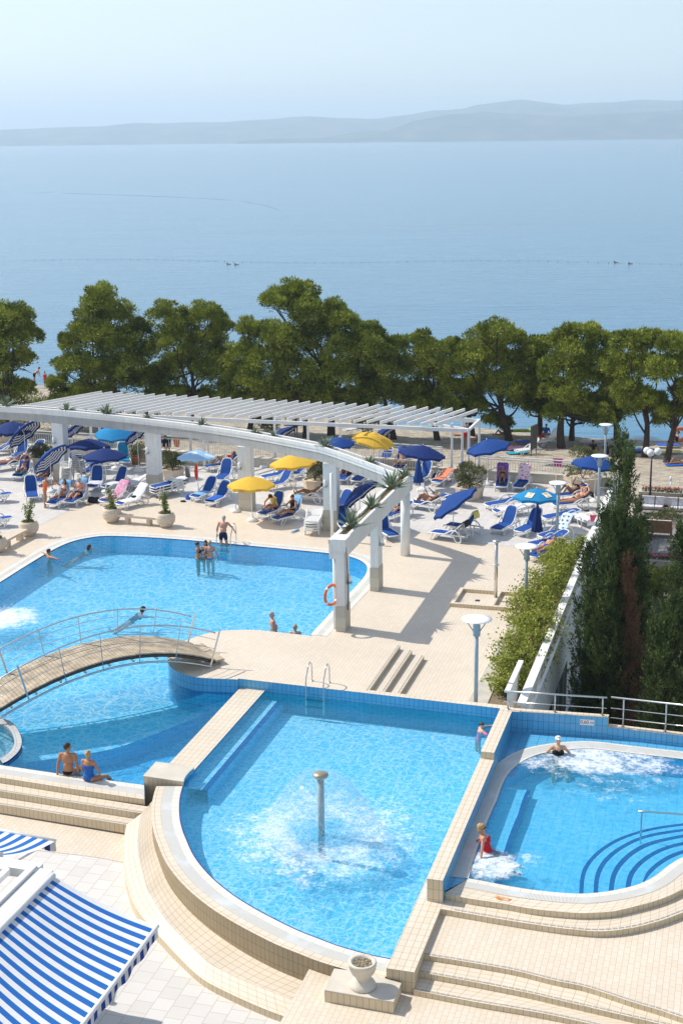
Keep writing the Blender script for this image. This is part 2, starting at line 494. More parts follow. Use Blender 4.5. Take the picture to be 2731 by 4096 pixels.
def ridge(name, prof, dist, depth, col, base=SEA - 5, seed=1):
    """an island ridge: prof = display-pixel x, y of its skyline"""
    rng = random.Random(seed)
    n = 220; rows = 9
    xs = [p[0] for p in prof]
    verts = []; faces = []
    for i in range(n):
        x = xs[0] + (xs[-1] - xs[0]) * i / (n - 1)
        k = max(j for j in range(len(prof)) if prof[j][0] <= x + 1e-6); k = min(k, len(prof) - 2)
        t = (x - prof[k][0]) / (prof[k + 1][0] - prof[k][0]); t = t * t * (3 - 2 * t) * 0.5 + t * 0.5
        y = prof[k][1] * (1 - t) + prof[k + 1][1] * t
        u_, v_ = x * 1.7417 - 1365.5, 2048 - y * 1.7417
        u2, v2 = u_ * _c + v_ * _s, -u_ * _s + v_ * _c
        d = Vector((u2, FPX * math.cos(PITCH) + v2 * math.sin(PITCH), -FPX * math.sin(PITCH) + v2 * math.cos(PITCH)))
        d /= d.y
        top = CAM_H + d.z * dist
        for r_ in range(rows):
            q = r_ / (rows - 1)
            yy = dist - depth + depth * 2 * q
            hh = math.sin(math.pi * min(1, max(0, q))) ** 0.9
            px = d.x * dist * (1 + 0.0 * q)
            zz = base + (top - base) * hh
            if 0 < r_ < rows - 1 and r_ != rows // 2:
                zz += (noise.noise(Vector((px * 0.0015, yy * 0.0015, seed))) * 0.25) * (top - base) * hh
                zz = min(zz, base + (top - base) * 0.97)
            if r_ == rows // 2: zz += noise.noise(Vector((px * 0.004, 3.1, seed))) * 8
            verts.append((px, yy, zz))
    for i in range(n - 1):
        for r_ in range(rows - 1):
            a = i * rows + r_
            faces.append((a, a + rows, a + rows + 1, a + 1))
    m = MB(); m.raw(verts, faces)
    m_, nn_, bs = newmat(name + '_scrub')
    tc = nd(nn_, 'ShaderNodeTexCoord')
    nz = noisef(nn_, tc.outputs['Object'], 0.004, 6, 0.65)
    nn_.links.new(mix(nn_, (0.035, 0.055, 0.035), (0.15, 0.14, 0.10), maprange(nn_, nz.outputs[0], 0.4, 0.65)), bs.inputs['Base Color'])
    bs.inputs['Roughness'].default_value = 1.0; bs.inputs['Specular IOR Level'].default_value = 0.0
    o = m.build(name, m_, smooth=True)
    return tag(o, kind='structure')
ridge('island_hills', [(-260, 300), (-120, 296), (0, 297), (250, 290), (330, 282), (480, 281), (600, 275), (700, 267), (780, 271), (870, 273), (930, 264), (1000, 253), (1060, 250), (1100, 240), (1150, 234), (1200, 229), (1240, 233), (1300, 241), (1400, 233), (1480, 230), (1568, 230), (1700, 228), (1850, 235)], 11500, 1800, None, seed=3)
ridge('near_headland', [(560, 322), (700, 318), (880, 300), (960, 276), (1040, 262), (1110, 256), (1180, 262), (1290, 268), (1380, 262), (1500, 256), (1640, 250), (1850, 248)], 9000, 900, None, seed=9)

# beach / lower ground, one sheet falling to the shoreline and going on under the sea
def ground_mat(name, kind):
    m, n, bs = newmat(name)
    geo = nd(n, 'ShaderNodeNewGeometry'); pos = geo.outputs['Position']
    if kind == 'gravel':
        vo = nd(n, 'ShaderNodeTexVoronoi'); vo.inputs['Scale'].default_value = 7.0; n.links.new(pos, vo.inputs['Vector'])
        nz = noisef(n, pos, 1.6, 6, 0.7)
        f = maprange(n, nz.outputs[0], 0.35, 0.65)
        c = mix(n, (0.27, 0.23, 0.175), (0.52, 0.46, 0.37), f)
        c2 = mix(n, c, vo.outputs['Color'], 0.18, 'SOFT_LIGHT')
        n.links.new(c2, bs.inputs['Base Color'])
        bump(n, bs, vo.outputs['Distance'], 0.8, 0.06)
    else:
        nz = noisef(n, pos, 3.0, 6, 0.7)
        f = maprange(n, nz.outputs[0], 0.35, 0.65)
        c = mix(n, (0.05, 0.08, 0.02), (0.12, 0.13, 0.04), f)
        n.links.new(c, bs.inputs['Base Color']); bump(n, bs, nz.outputs[0], 1.0, 0.1)
    bs.inputs['Roughness'].default_value = 0.95
    return m
GR = -2.4
def gz(u):
    if u < 80: return GR
    return GR - (u - 80) / (102.2 - 80) * (SEA - GR) * -1 if u < 102.2 else SEA - (u - 102.2) * 0.08
mb = MB()
us = [73.2, 80, 84, 88, 92, 96, 100, 102.2, 106, 115, 140]
vs_ = [-130, -100, -80] + list(range(-70, 41, 5)) + [60, 90]
def shore_shift(v): return max(0.0, (-v - 25)) * 0.33 + 1.2 * math.sin(v * 0.21)
def bpt(v, u): 
    t = max(0, (u - 80) / 22.2)
    return W(v, u + shore_shift(v) * min(1, t), gz(u) + 0.10 * noise.noise(Vector((v * 0.3, u * 0.3, 0))) * (1 if u > 76 else 0))
def zbeach(p):
    v, u = atV(p), atU(p)
    for _ in range(4): u0 = u - shore_shift(v) * min(1, max(0, (u - 80) / 22.2))
    return gz(u0)
for i in range(len(vs_) - 1):
    for j in range(len(us) - 1):
        mb.face([bpt(vs_[i], us[j]), bpt(vs_[i + 1], us[j]), bpt(vs_[i + 1], us[j + 1]), bpt(vs_[i], us[j + 1])])
tag(mb.build('beach', ground_mat('beach_gravel', 'gravel')), kind='structure')
mb = MB(); mb.poly([W(-5.5, 20), W(60, 20), W(60, 73.3), W(-5.5, 73.3)], z=-3.9)
tag(mb.build('garden_ground', ground_mat('garden_lawn', 'grass')), kind='structure')
# promenade behind the terrace (asphalt and paving)
mb = MB(); mb.poly([W(-5.2, 66.5), W(40, 66.5), W(40, 80.5), W(-5.2, 80.5)], z=GR + 0.02)
M['paving'] = tile('grey_promenade_paving', (0.24, 0.23, 0.215), (0.29, 0.28, 0.26), (0.13, 0.12, 0.11), 0.4, 0.2, 0.01, rough=0.85)
mb.wall([W(-5.2, 66.5), W(40, 66.5)], -4.0, GR + 0.02)
tag(mb.build('promenade_path', M['paving']), kind='structure')
mb = MB(); mb.poly([W(-5.2, 80.5), W(40, 80.5), W(40, 84.0), W(-5.2, 84.0)], z=GR + 0.03)

# ================================================================== pool terrace
back = spline([D(-260, 1500), D(-130, 1418), D(-60, 1375), D(0, 1338), D(60, 1300), D(115, 1267), D(160, 1246), D(205, 1235), D(260, 1231), D(400, 1238),
               D(600, 1256), D(765, 1272), D(808, 1280), D(834, 1292), D(843, 1307), D(832, 1330), D(795, 1370), D(755, 1412), D(713, 1458)], 5)
cL, cM, cR = Z1(140, 298, .44), Z2(400, 490, .44), Z2(1440, 610, .44)
PLAT = 0.44
deck_poly = [W(-62, 71.6), W(-5.7, 70.1), W(-5.7, 39.9), Vector((cR.x, cR.y, 0)) + U * .2, Vector((cM.x, cM.y, 0)) + U * .2] + list(reversed(back)) + [W(-62, 44)]
mb = MB(); mb.poly(deck_poly, z=0)
mb.wall([W(-62, 71.6), W(-5.7, 70.1)], -4, 0, m=0, flip=True)
tag(mb.build('pool_deck', M['deck']), kind='structure')
big = [D(-90, 1290), D(0, 1228), D(100, 1203), D(190, 1158), D(330, 1130), D(450, 1152), D(560, 1180), D(640, 1196), D(700, 1216), D(800, 1224), D(960, 1222), D(1000, 1232), D(1090, 1246), D(1230, 1262), W(-6.9, 56.0), W(-5.9, 56), W(-5.9, 70.0), W(-61.8, 71.4), W(-61.8, 55)]
mb = MB(); mb.poly(big, z=0.005)
tag(mb.build('pale_paving', M['deck_big']), kind='structure')
# overflow edge round the big pool
mb = MB()
o1, o2, o3 = offset(back, 0.20), offset(back, 0.42), offset(back, 0.62)
mb.strip(back, o1, 0.009, 0.009, m=0); mb.strip(o1, o2, 0.009, 0.009, m=1); mb.strip(o2, o3, 0.009, 0.009, m=0)
mb.wall(back, -0.03, 0.009, m=2)
tag(mb.build('pool_edge', [M['whitetile'], M['grate'], M['navytile']]), kind='structure')

# big + left pool basin and water
pR = W(-13.9, 39.85)
nearL = [Hc(905, 298), Hc(460, 240), Hc(20, 175), Hc(-260, 137)]
basin = [Vector(p) for p in back] + [pR, W(-14.84, 39.8), W(-14.84, 33.9), nearL[0], nearL[1], nearL[2], nearL[3], D(-420, 1740), D(-420, 1560)]
mb = MB()
pit = [D(-60, 1775, -.8), D(62, 1752, -.8), D(150, 1738, -.8), D(250, 1722, -.8), D(330, 1696, -.8), D(400, 1668, -.8), D(470, 1640, -.8), D(530, 1610, -.8), W(-14.84, 39.0)]
pit_s = spline(pit[:-1], 4) + [pit[-1]]
nearpit = [W(-14.84, 33.6), nearL[0] - U * 0.1, nearL[2] - U * 0.1, nearL[3] - U * .1]
shallow = [Vector(p) for p in back] + [pR, W(-14.84, 39.8)] + list(reversed(pit_s)) + [nearL[3], D(-420, 1740), D(-420, 1560)]
mb.poly(shallow, z=-0.8, m=0)
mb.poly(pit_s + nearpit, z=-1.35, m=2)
mb.wall(pit_s, -1.35, -0.8, m=1, flip=True)
mb.wall(basin, -1.35, -0.03, m=1, closed=True)
M['shadefloor'] = tile('pit_shade_floor_tile', (0.16, 0.55, 0.80), (0.18, 0.58, 0.82), (0.05, 0.32, 0.58), 0.25, 0.25, 0.008, off=0.0, wob=0.10, rough=0.3, dirt=0.02)  # shade and depth gloom of the pit put into a darker tile colour
tag(mb.build('pool_basin', [M['bluefloor'], M['bluewallw'], M['shadefloor']]), kind='structure')
mb = MB(); mb.poly(basin, z=-0.02)
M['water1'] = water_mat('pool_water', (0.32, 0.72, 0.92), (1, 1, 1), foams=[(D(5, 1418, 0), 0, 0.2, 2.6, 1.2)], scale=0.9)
tag(mb.build('big_pool_water', M['water1']), kind='structure')

# platform (raised peninsula) with three steps and a coping running on to the right
fr = [F(1048, 512, PLAT), F(1060, 560, PLAT), F(1100, 598, PLAT), F(1180, 630, PLAT), F(1270, 645, PLAT), F(1490, 655, PLAT)]
bk = [G(1098, 598, PLAT), G(700, 557, PLAT), G(535, 538, PLAT), G(250, 506, PLAT), F(1568, 344, PLAT), F(1420, 347, PLAT), F(1280, 372, PLAT), F(1170, 408, PLAT), F(1090, 450, PLAT), F(1052, 485, PLAT)]
frs = spline(fr, 4); bks = bk[:2] + spline(bk[2:], 4)
dirc = (cR - cL); dirc.z = 0; dirc.normalize()
pfr = [p for p in frs] + [cL]
vP = atV(G(1100, 598, PLAT)); 
p_front_r = cL + dirc * ((vP - atV(cL)) / dirc.dot(V))
plat = frs + [cL, p_front_r] + bks
mb = MB(); mb.poly(plat, z=PLAT, m=0)
mb.wall(frs + [cL, p_front_r], -1.35, PLAT, m=1)
mb.wall([p_front_r] + bks[:2], 0, PLAT, m=2); mb.wall(bks[1:] + [frs[0]], -1.35, PLAT, m=1)
o = mb.build('raised_platform', [M['deck'], M['blue'], M['riser']])
tag(o, 'raised beige tiled platform with blue tiled sides between the two pools', 'platform')
# steps
uB = atU(G(1100, 598, PLAT)); uF = atU(p_front_r) - 0.05
root = empty('tiled_steps', W(vP, uF, 0), label='flight of three beige tiled steps down from the raised platform to the deck', cat='steps')
v1 = atV(G(1182, 617, .29)); v2 = atV(G(1267, 632, .147))
inv = Matrix.Translation(-root.location)
def put(mb_, name, mats, root, smooth=False):
    """build a part whose points are world points under a thing that has its own origin"""
    mb_.v = [p - root.location for p in mb_.v]
    return mb_.build(name, mats, root, smooth)
M['nosing'] = plain('grey_nosing_strip', (0.36, 0.36, 0.34), 0.7)
for (a, b, z) in ((vP, v1, .293), (v1, v2, .147)):
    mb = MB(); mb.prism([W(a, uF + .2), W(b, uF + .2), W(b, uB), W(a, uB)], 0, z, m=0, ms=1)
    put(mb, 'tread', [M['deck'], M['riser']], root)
for (vv, z) in ((vP, PLAT), (v1, .293), (v2, .147)):
    mb = MB()
    uu = uF + .25
    while uu < uB - .2:
        mb.box(W(vv - .07, uu + .11, z + .004), (.035, .20, .008), rz=-AX); uu += .25
    put(mb, 'nosing_strip', M['nosing'], root)
# coping wall
cw = 0.26
cpR = cL + dirc * ((-6.2 - atV(cL)) / dirc.dot(V)) 
mb = MB(); c0 = p_front_r
mb.poly([c0, cpR, cpR + U * cw, c0 + U * cw], z=PLAT)
mb.wall([c0, cpR], -1.0, PLAT, m=1); mb.wall([cpR + U * cw, c0 + U * cw], 0, PLAT, m=2)
tag(mb.build('pool_coping_wall', [M['coping'], M['blue'], M['riser']]), 'low wall with beige coping and blue tiled face along the far side of the fountain pool', 'wall')

# ------------------------------------------------------------------ fountain pool
RP = 0.12
inner = spline([Z5(922, 762, RP), Z5(885, 900, RP), Z5(868, 1050, RP), Z5(875, 1250, RP), Z5(910, 1420, RP), Z5(965, 1568, RP), Hc(1225, 745, RP), Hc(1320, 862, RP), Hc(1440, 965, RP),
                Hc(1568, 1050, RP), K(300, 1050, RP), K(460, 1128, RP), K(600, 1183, RP), Z4(250, 205, RP), Z4(440, 262, RP), Z4(640, 315, RP), Z4(818, 350, RP), Z4(905, 372, RP)], 4)
vPart0, vPart1 = -14.84, -14.0
SV0, SV1 = -6.19, -5.83     # the wall between fountain pool and whirlpool
farL = cL + dirc * ((vPart1 - atV(cL)) / dirc.dot(V))
rb = [farL, cpR] + list(reversed(inner)) + [W(vPart1, atU(inner[0]) + .3)]
rb = [farL] + [W(vPart1, atU(inner[0]) + .5)] + list(inner) + [W(-6.2, atU(inner[-1]) + .1), cpR]
mb = MB(); mb.poly(rb, z=RP - .01)
jetc = Vector(P(738 * 1.7417, 1915 * 1.7417, RP))
fo = [((jetc.x, jetc.y, RP), 1.3, 0.9, 4.3, 0.90)]
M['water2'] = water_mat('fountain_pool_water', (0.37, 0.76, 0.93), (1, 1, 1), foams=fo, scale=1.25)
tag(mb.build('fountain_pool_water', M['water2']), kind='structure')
mb = MB(); mb.poly(rb, z=-0.55, m=0); 
area = sum(rb[k].x * rb[(k + 1) % len(rb)].y - rb[(k + 1) % len(rb)].x * rb[k].y for k in range(len(rb)))
mb.wall(rb if area < 0 else list(reversed(rb)), -0.55, RP - .02, m=1, closed=True)
# ledge along the partition with a navy edge
lv = atV(Z1(592, 515, -.05))
mb.poly([W(vPart1, 33.2), W(lv - .18, 33.2), W(lv - .18, atU(farL) - .02), W(vPart1, atU(farL) - .02)], z=-0.16, m=0)
mb.poly([W(lv - .18, 33.2), W(lv, 33.2), W(lv, atU(farL) - .02), W(lv - .18, atU(farL) - .02)], z=-0.16, m=2)
mb.wall([W(lv, 33.2), W(lv, atU(farL))], -0.55, -0.16, m=1)
tag(mb.build('fountain_pool_basin', [M['bluefloor'], M['bluewallw'], M['navytile']]), kind='structure')
# rim: white tile, grate, beige
mb = MB()
outer = offset(inner, -0.74)
f1, f2 = offset(inner, -0.22), offset(inner, -0.50)
f0 = offset(inner, -0.03)
if (atV(outer[20]) > atV(inner[20])): outer, f1, f2, f0 = offset(inner, 0.74), offset(inner, 0.22), offset(inner, 0.50), offset(inner, 0.03)
mb.strip(inner, f0, RP, RP, m=2); mb.strip(f0, f1, RP, RP, m=0); mb.strip(f1, f2, RP, RP, m=1); mb.strip(f2, outer, RP, RP, m=3)
mb.wall(inner, RP - .03, RP, m=2)
mb.wall(outer, -1.1, RP, m=4)
mb.wall(outer, -1.1, RP, m=4, flip=True)
o = mb.build('curved_pool_rim', [M['whitetile'], M['grate'], M['navytile'], M['coping'], M['riser']])
tag(o, 'curved rim and outer wall of the fountain pool with white overflow grate', 'pool wall')
# curved steps
t1 = [Hc(886, 478, -.17), Hc(868, 600, -.20), Hc(866, 700, -.24), Hc(884, 800, -.30), Hc(918, 930, -.34), Hc(954, 1002, -.38), P(660, 3675, -.42), P(717, 3739, -.45), P(804, 3825, -.48), P(900, 3888, -.51), P(1080, 3965, -.51), P(1250, 4029, -.51), P(1400, 4075, -.51)]
t2 = [Hc(795, 547, -.36), Hc(775, 660, -.38), Hc(780, 830, -.42), Hc(810, 960, -.47), Hc(850, 1060, -.52), Hc(905, 1140, -.55), P(637, 3744, -.60), P(712, 3825, -.62), P(804, 3911, -.64), P(900, 3965, -.64), P(1080, 4045, -.64), P(1290, 4115, -.64), P(1450, 4160, -.64)]
t1 = spline(t1, 4); t2 = spline(t2, 4)
def resample(path, n):
    L_ = [0]
    for a, b in zip(path, path[1:]): L_.append(L_[-1] + (b - a).length)
    out = []
    for k in range(n):
        s_ = L_[-1] * k / (n - 1); j = min(max(i for i in range(len(L_)) if L_[i] <= s_ + 1e-9), len(path) - 2)
        t = (s_ - L_[j]) / max(1e-9, L_[j + 1] - L_[j]); out.append(path[j].lerp(path[j + 1], t))
    return out
N_ = 60
outw = [p for p in outer]
a0 = resample(outw, N_); a1 = resample(t1, N_); a2 = resample(t2, N_)
zin = {}
a0 = [Vector((p.x, p.y, q.z + .004)) for p, q in zip(a0, a1)]
mb = MB()
def stripz(mb, pa, pb, m=0):
    d = 0
    for k in range(len(pa) - 1):
        a, b, c, e = pa[k], pa[k + 1], pb[k + 1], pb[k]
        l = ((b - a).length + (c - e).length) / 2; h = (a - e).length; h2 = (b - c).length
        pts = [a, b, c, e]; uv = [(d, 0), (d + l, 0), (d + l, h2), (d, h)]
        if (b - a).cross(e - a).z < 0: pts.reverse(); uv.reverse()
        mb.face(pts, uv, m); d += l
stripz(mb, a0, a1); stripz(mb, a1, a2)
for (pa, hh) in ((a1, .4), (a2, .5)):
    d = 0
    for k in range(len(pa) - 1):
        a, b = pa[k], pa[k + 1]; l = (b - a).length
        pts = [a - Vector((0, 0, hh)), b - Vector((0, 0, hh)), b, a]; uv = [(d, -hh), (d + l, -hh), (d + l, 0), (d, 0)]
        mb.face(pts, uv, 1); d += l
o = mb.build('curved_steps', [M['coping'], M['riser']])
tag(o, 'two curved beige tiled steps wrapping round the outside of the fountain pool', 'steps')

# ------------------------------------------------------------------ partition, stone-topped block, planter block
def wall_thing(name, poly_, z0, z1, mats, label, cat='wall', ms=1):
    mb = MB(); mb.prism(poly_, z0, z1, m=0, ms=ms)
    return tag(mb.build(name, mats), label, cat)
wall_thing('pool_partition', [W(vPart0, 33.6), W(vPart1, 33.4), W(vPart1, atU(farL) - .003), W(vPart0, atU(farL) + .02)], -1.35, .14, [M['coping'], M['bluewallw']],
           'straight beige tiled partition between the bridge pool and the fountain pool')
bp = [Z5(290, 600, .25), Z5(920, 690, .25), Z5(930, 640, .25), Z5(958, 590, .25), Z5(1010, 530, .25), Z5(1085, 470, .25), Z5(705, 405, .25), Z5(490, 380, .25)]
root = empty('corner_block', (bp[0].x, bp[0].y, -.6), label='tiled block with a smooth grey stone top at the near end of the partition', cat='block')
mb = MB(); mb.wall([bp[7], bp[0], bp[1]], -.9, .22, m=0); mb.wall(bp[1:6], -.6, .22, m=1); mb.wall(bp[5:8], -1.0, .22, m=1); put(mb, 'block_wall', [M['riser'], M['bluewallw']], root)
ctr = sum(bp, Vector()) / len(bp)
mb = MB(); mb.prism([p + (p - ctr).normalized() * .012 for p in bp], .22, .25, bottom=True); put(mb, 'stone_top', M['stone'], root)
pp = [Z4(225, 455, RP), Z4(125, 680, RP), Z4(845, 805, RP), Z4(925, 608, RP), Z4(790, 570, RP), Z4(640, 515, RP), Z4(400, 478, RP)]
root = empty('planter_block', (pp[1].x, pp[1].y, -.8), label='large tiled block with a grey stone top carrying the white pot', cat='block')
mb = MB(); mb.wall([pp[0], pp[1], pp[2], pp[3]], -1.3, RP - .02, m=0); put(mb, 'block_wall', M['riser'], root)
mb = MB(); mb.prism([Vector((p.x, p.y, 0)) + Vector((0, 0, 0)) for p in pp], RP - .02, RP + .004, bottom=True); put(mb, 'stone_top', M['stone'], root)

# ------------------------------------------------------------------ left gutter and stairs, lower terrace
def zgl(p):
    u = atU(p); return -.59 - .22 * min(1, max(0, (33.0 - u) / 6.0))
def lerp(pa, pb, f): return [a.lerp(b, f) for a, b in zip(pa, pb)]
we = [Hc(-300, 132), Hc(20, 175), Hc(460, 240), Hc(905, 298)]
ge = [Hc(-300, 202), Hc(0, 250), Hc(455, 322), Hc(908, 388)]
mb = MB()
mb.strip(we, lerp(we, ge, .28), 0.0, 0.0, m=0); mb.strip(lerp(we, ge, .28), lerp(we, ge, .68), 0, 0, m=1); mb.strip(lerp(we, ge, .68), ge, 0, 0, m=2)
mb.wall(ge, -.17, 0, m=3); mb.wall(we, -.05, 0, m=4)
tag(mb.build('pool_overflow_edge', [M['whitetile'], M['grate'], M['coping'], M['riser'], M['navytile']]), kind='structure')
r2 = [Hc(-300, 288, -.17), Hc(0, 335, -.17), Hc(445, 405, -.17), Hc(890, 475, -.17)]
r3 = [Hc(-300, 372, -.36), Hc(0, 420, -.36), Hc(400, 484, -.36), Hc(798, 548, -.36)]
root = empty('wide_steps', (r3[2].x, r3[2].y, -.59), label='wide straight beige tiled steps below the seated couple', cat='steps')
ge2 = ge[:-1] + [Hc(945, 435, -.17)]
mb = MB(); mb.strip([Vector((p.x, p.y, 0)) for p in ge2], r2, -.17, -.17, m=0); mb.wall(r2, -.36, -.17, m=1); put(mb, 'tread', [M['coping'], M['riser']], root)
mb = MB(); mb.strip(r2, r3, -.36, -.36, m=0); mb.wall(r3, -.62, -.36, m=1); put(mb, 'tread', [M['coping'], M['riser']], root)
for path, z in ((r2, -.17), (r3, -.36)):
    mb = MB()
    q = resample([Vector((p.x, p.y, z)) for p in path], 60)
    for k in range(59):
        a, b = q[k].lerp(q[k + 1], .08), q[k].lerp(q[k + 1], .92)
        mb.beam(a + U * .06 + Vector((0, 0, .004)), b + U * .06 + Vector((0, 0, .004)), .03, .008)
    put(mb, 'nosing_strip', M['nosing'], root)
for x, y, z in ((122, 372, -.27), (822, 483, -.27)):
    mb = MB(); p = Hc(x, y, z); mb.tube([p + U * .02, p - U * .012], [.05, .05], 12); put(mb, 'step_light', M['riser'], root)
# ground sheets
gl = [W(-34, 33.0), W(-30, 34.5)] + r3 + [t1[3], W(-12, 31), W(-9.0, 26.5), W(-8.6, 18), W(-34, 18)]
mb = MB()
gv = list(np.linspace(-34, -7.9, 14)); gu = [17, 22, 25, 26, 27, 28, 29, 30, 31, 32, 32.6]
for i in range(len(gv) - 1):
    for j in range(len(gu) - 1):
        q = [W(gv[i], gu[j]), W(gv[i + 1], gu[j]), W(gv[i + 1], gu[j + 1]), W(gv[i], gu[j + 1])]
        mb.face([Vector((p.x, p.y, zgl(p))) for p in q])
tag(mb.build('lower_terrace', M['terrace_big']), kind='structure')
bz = [Hc(-300, 640, -.6), Hc(0, 660, -.6), Hc(355, 700, -.6), Hc(490, 715, -.6), Hc(640, 735, -.6), Hc(790, 765, -.6)]
mb = MB(); tq = [Vector((p.x, p.y, 0)) for p in r3]
mb.poly([Vector((p.x, p.y, zgl(p) + .008)) for p in [r3[0], *bz, t2[9], t2[5], r3[3], r3[2], r3[1]]])
tag(mb.build('beige_terrace_band', M['deck']), kind='structure')

# ------------------------------------------------------------------ walls between fountain pool and whirlpool
def blockwall(name, v0, v1, u0, u1, z0, z1, label, sidem=('riser', 'blue')):
    mb = MB(); pl = [W(v0, u0), W(v1, u0), W(v1, u1), W(v0, u1)]
    mb.poly(pl, z=z1, m=0)
    mb.wall([pl[0], pl[1]], z0, z1, m=1); mb.wall([pl[1], pl[2]], z0, z1, m=2); mb.wall([pl[2], pl[3]], z0, z1, m=2); mb.wall([pl[3], pl[0]], z0, z1, m=2)
    return tag(mb.build(name, [M['coping'], M[sidem[0]], M[sidem[1]]]), label, 'wall')
SEG1, SEG2, SEG3 = 1.11, .91, .35
blockwall('dividing_wall', SV0, SV1, 34.80, 38.02, -.6, SEG1 - .004, 'highest, farthest stretch of the beige topped wall between fountain pool and whirlpool')
blockwall('dividing_wall', SV0 + .002, SV1 + .002, 28.18, 34.80, -.6, SEG2, 'long middle stretch of the beige topped wall between fountain pool and whirlpool')
blockwall('dividing_wall', -6.42, SV1 + .004, 25.34, 28.18, -.6, SEG3, 'lowest, nearest stretch of the wall beside the fountain pool, tiled four wide', ('riser', 'riser'))
blockwall('pool_side_ledge', -6.42, SV0, 28.18, atU(cpR), -.6, SEG3, 'narrow tiled ledge at the foot of the dividing wall on the fountain pool side', ('riser', 'blue'))
# whirlpool back wall with lower right part
root = empty('whirlpool_back_wall', W(SV0, 38.02, 0), label='blue tiled wall with beige coping behind the whirlpool, carrying the steel railings', cat='wall')
e0, e1 = E(1095, 1052, SEG1), E(1568, 1167, .83)
dj = e1 - E(1095, 1112, .83); dj.z = 0; dj.normalize()
q0 = W(SV1, atU(E(490, 1012, SEG1))); q1 = Vector((e0.x, e0.y, 0)); q2 = q1 + dj * 9
nb = Vector((-dj.y, dj.x, 0)) * .24
mb = MB()
mb.poly([q0 - V * .36, q0, q1, q1 + nb, q0 + nb - V * .36], z=SEG1, m=0); mb.wall([q0, q1], -.5, SEG1, m=1); mb.wall([q1, q1 + nb], .5, SEG1, m=2)
mb.wall([q1 + nb, q0 + nb - V * .36], -4, SEG1, m=3)
mb.poly([q1, q2, q2 + nb, q1 + nb], z=.83, m=0); mb.wall([q1, q2], -.5, .83, m=1); mb.wall([q2 + nb, q1 + nb], -4, .83, m=3)
put(mb, 'wall_body', [M['coping'], M['blue'], M['riser'], M['render']], root)
# depth sign
mb = MB(); s0 = E(935, 1062, 1.0); 
sp = q0 + (q1 - q0).normalized() * ((atV(E(963, 1078, .98)) - atV(q0)) / (q1 - q0).normalized().dot(V))
sgd = (q1 - q0).normalized(); sn = Vector((sgd.y, -sgd.x, 0))
mb.beam(Vector((sp.x, sp.y, .93)) - sgd * .20 + sn * .004, Vector((sp.x, sp.y, .93)) + sgd * .20 + sn * .004, .008, .17)
sg = put(mb, 'depth_sign', M['white'], root)
fc = bpy.data.curves.new('sign_lettering', 'FONT'); fc.body = '0,60 m'; fc.size = .14; fc.extrude = .001; fc.align_x = 'CENTER'; fc.align_y = 'CENTER'
M['redprint'] = plain('dark_red_print', (0.35, 0.05, 0.03), 0.6)
fc.materials.append(M['redprint'])
fo_ = bpy.data.objects.new('sign_lettering', fc); COL.objects.link(fo_); 
fo_.matrix_world = Matrix.Translation(Vector((sp.x, sp.y, .93)) + sn * .012 - root.location) @ Matrix((sgd, Vector((0, 0, 1)), sn)).transposed().to_4x4()
bpy.context.view_layer.update()
dg = bpy.context.evaluated_depsgraph_get(); me = bpy.data.meshes.new_from_object(fo_.evaluated_get(dg))
lo = bpy.data.objects.new('sign_lettering', me); COL.objects.link(lo); lo.parent = sg; lo.matrix_local = fo_.matrix_world.copy(); bpy.data.objects.remove(fo_)

# ------------------------------------------------------------------ whirlpool
JZ = .50
wj_left = spline([J(222, 1040, JZ), J(262, 900, JZ), J(330, 710, JZ), J(372, 610, JZ), J(402, 545, JZ), J(432, 460, JZ), J(475, 380, JZ), J(540, 320, JZ), J(610, 280, JZ), J(700, 252, JZ), J(830, 233, JZ), J(1000, 226, JZ), J(1200, 250, JZ), J(1568, 292, JZ), J(1900, 332, JZ)], 4)
wj_near = spline([J(222, 1040, JZ), J(300, 1053, JZ), J(450, 1083, JZ), J(600, 1108, JZ), J(800, 1130, JZ), J(950, 1135, JZ), J(1100, 1120, JZ), J(1250, 1088, JZ), J(1330, 1058, JZ), J(1400, 1018, JZ), J(1480, 955, JZ), J(1568, 905, JZ), J(1700, 865, JZ), J(1900, 840, JZ)], 4)
wj = wj_left + list(reversed(wj_near))[:-1]
mb = MB(); mb.poly(wj, z=JZ - .01)
f_ = [(J(1000, 270, JZ), 0, .7, 2.1, 1.0), (J(1240, 300, JZ), 0, .5, 1.9, .9), (J(640, 300, JZ), 0, .2, 1.1, .8), (J(360, 950, JZ), 0, .35, 1.2, 1.05), (J(560, 930, JZ), 0, .1, 1.2, .6), (J(800, 330, JZ), 0, .2, 1.6, .7), (J(1100, 450, JZ), 0, .2, 2.8, .55), (J(1450, 350, JZ), 0, .2, 2.4, .6)]
f_ = [((c.x, c.y, c.z), a, b, d, e) for c, a, b, d, e in f_]
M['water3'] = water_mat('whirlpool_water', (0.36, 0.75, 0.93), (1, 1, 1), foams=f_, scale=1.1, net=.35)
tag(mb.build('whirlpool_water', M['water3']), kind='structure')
mb = MB(); mb.poly(wj, z=-.05, m=0)
area = sum(wj[k].x * wj[(k + 1) % len(wj)].y - wj[(k + 1) % len(wj)].x * wj[k].y for k in range(len(wj)))
mb.wall(wj if area < 0 else list(reversed(wj)), -.05, JZ - .02, m=1, closed=True)
# bench along the left with navy edge
b0 = [W(-5.0, 30.1), W(-5.0, 36.0)]; bl = wj_left[2:24]
bo = offset(bl, -.55) if atV(offset(bl, -.55)[3]) > atV(bl[3]) else offset(bl, .55)
bo2 = offset(bl, -.65) if atV(offset(bl, -.55)[3]) > atV(bl[3]) else offset(bl, .65)
mb.strip(bl, bo, .18, .18, m=0); mb.strip(bo, bo2, .18, .18, m=2); mb.wall(bo2, -.05, .18, m=1, flip=True); mb.wall(bo2, -.05, .18, m=1)
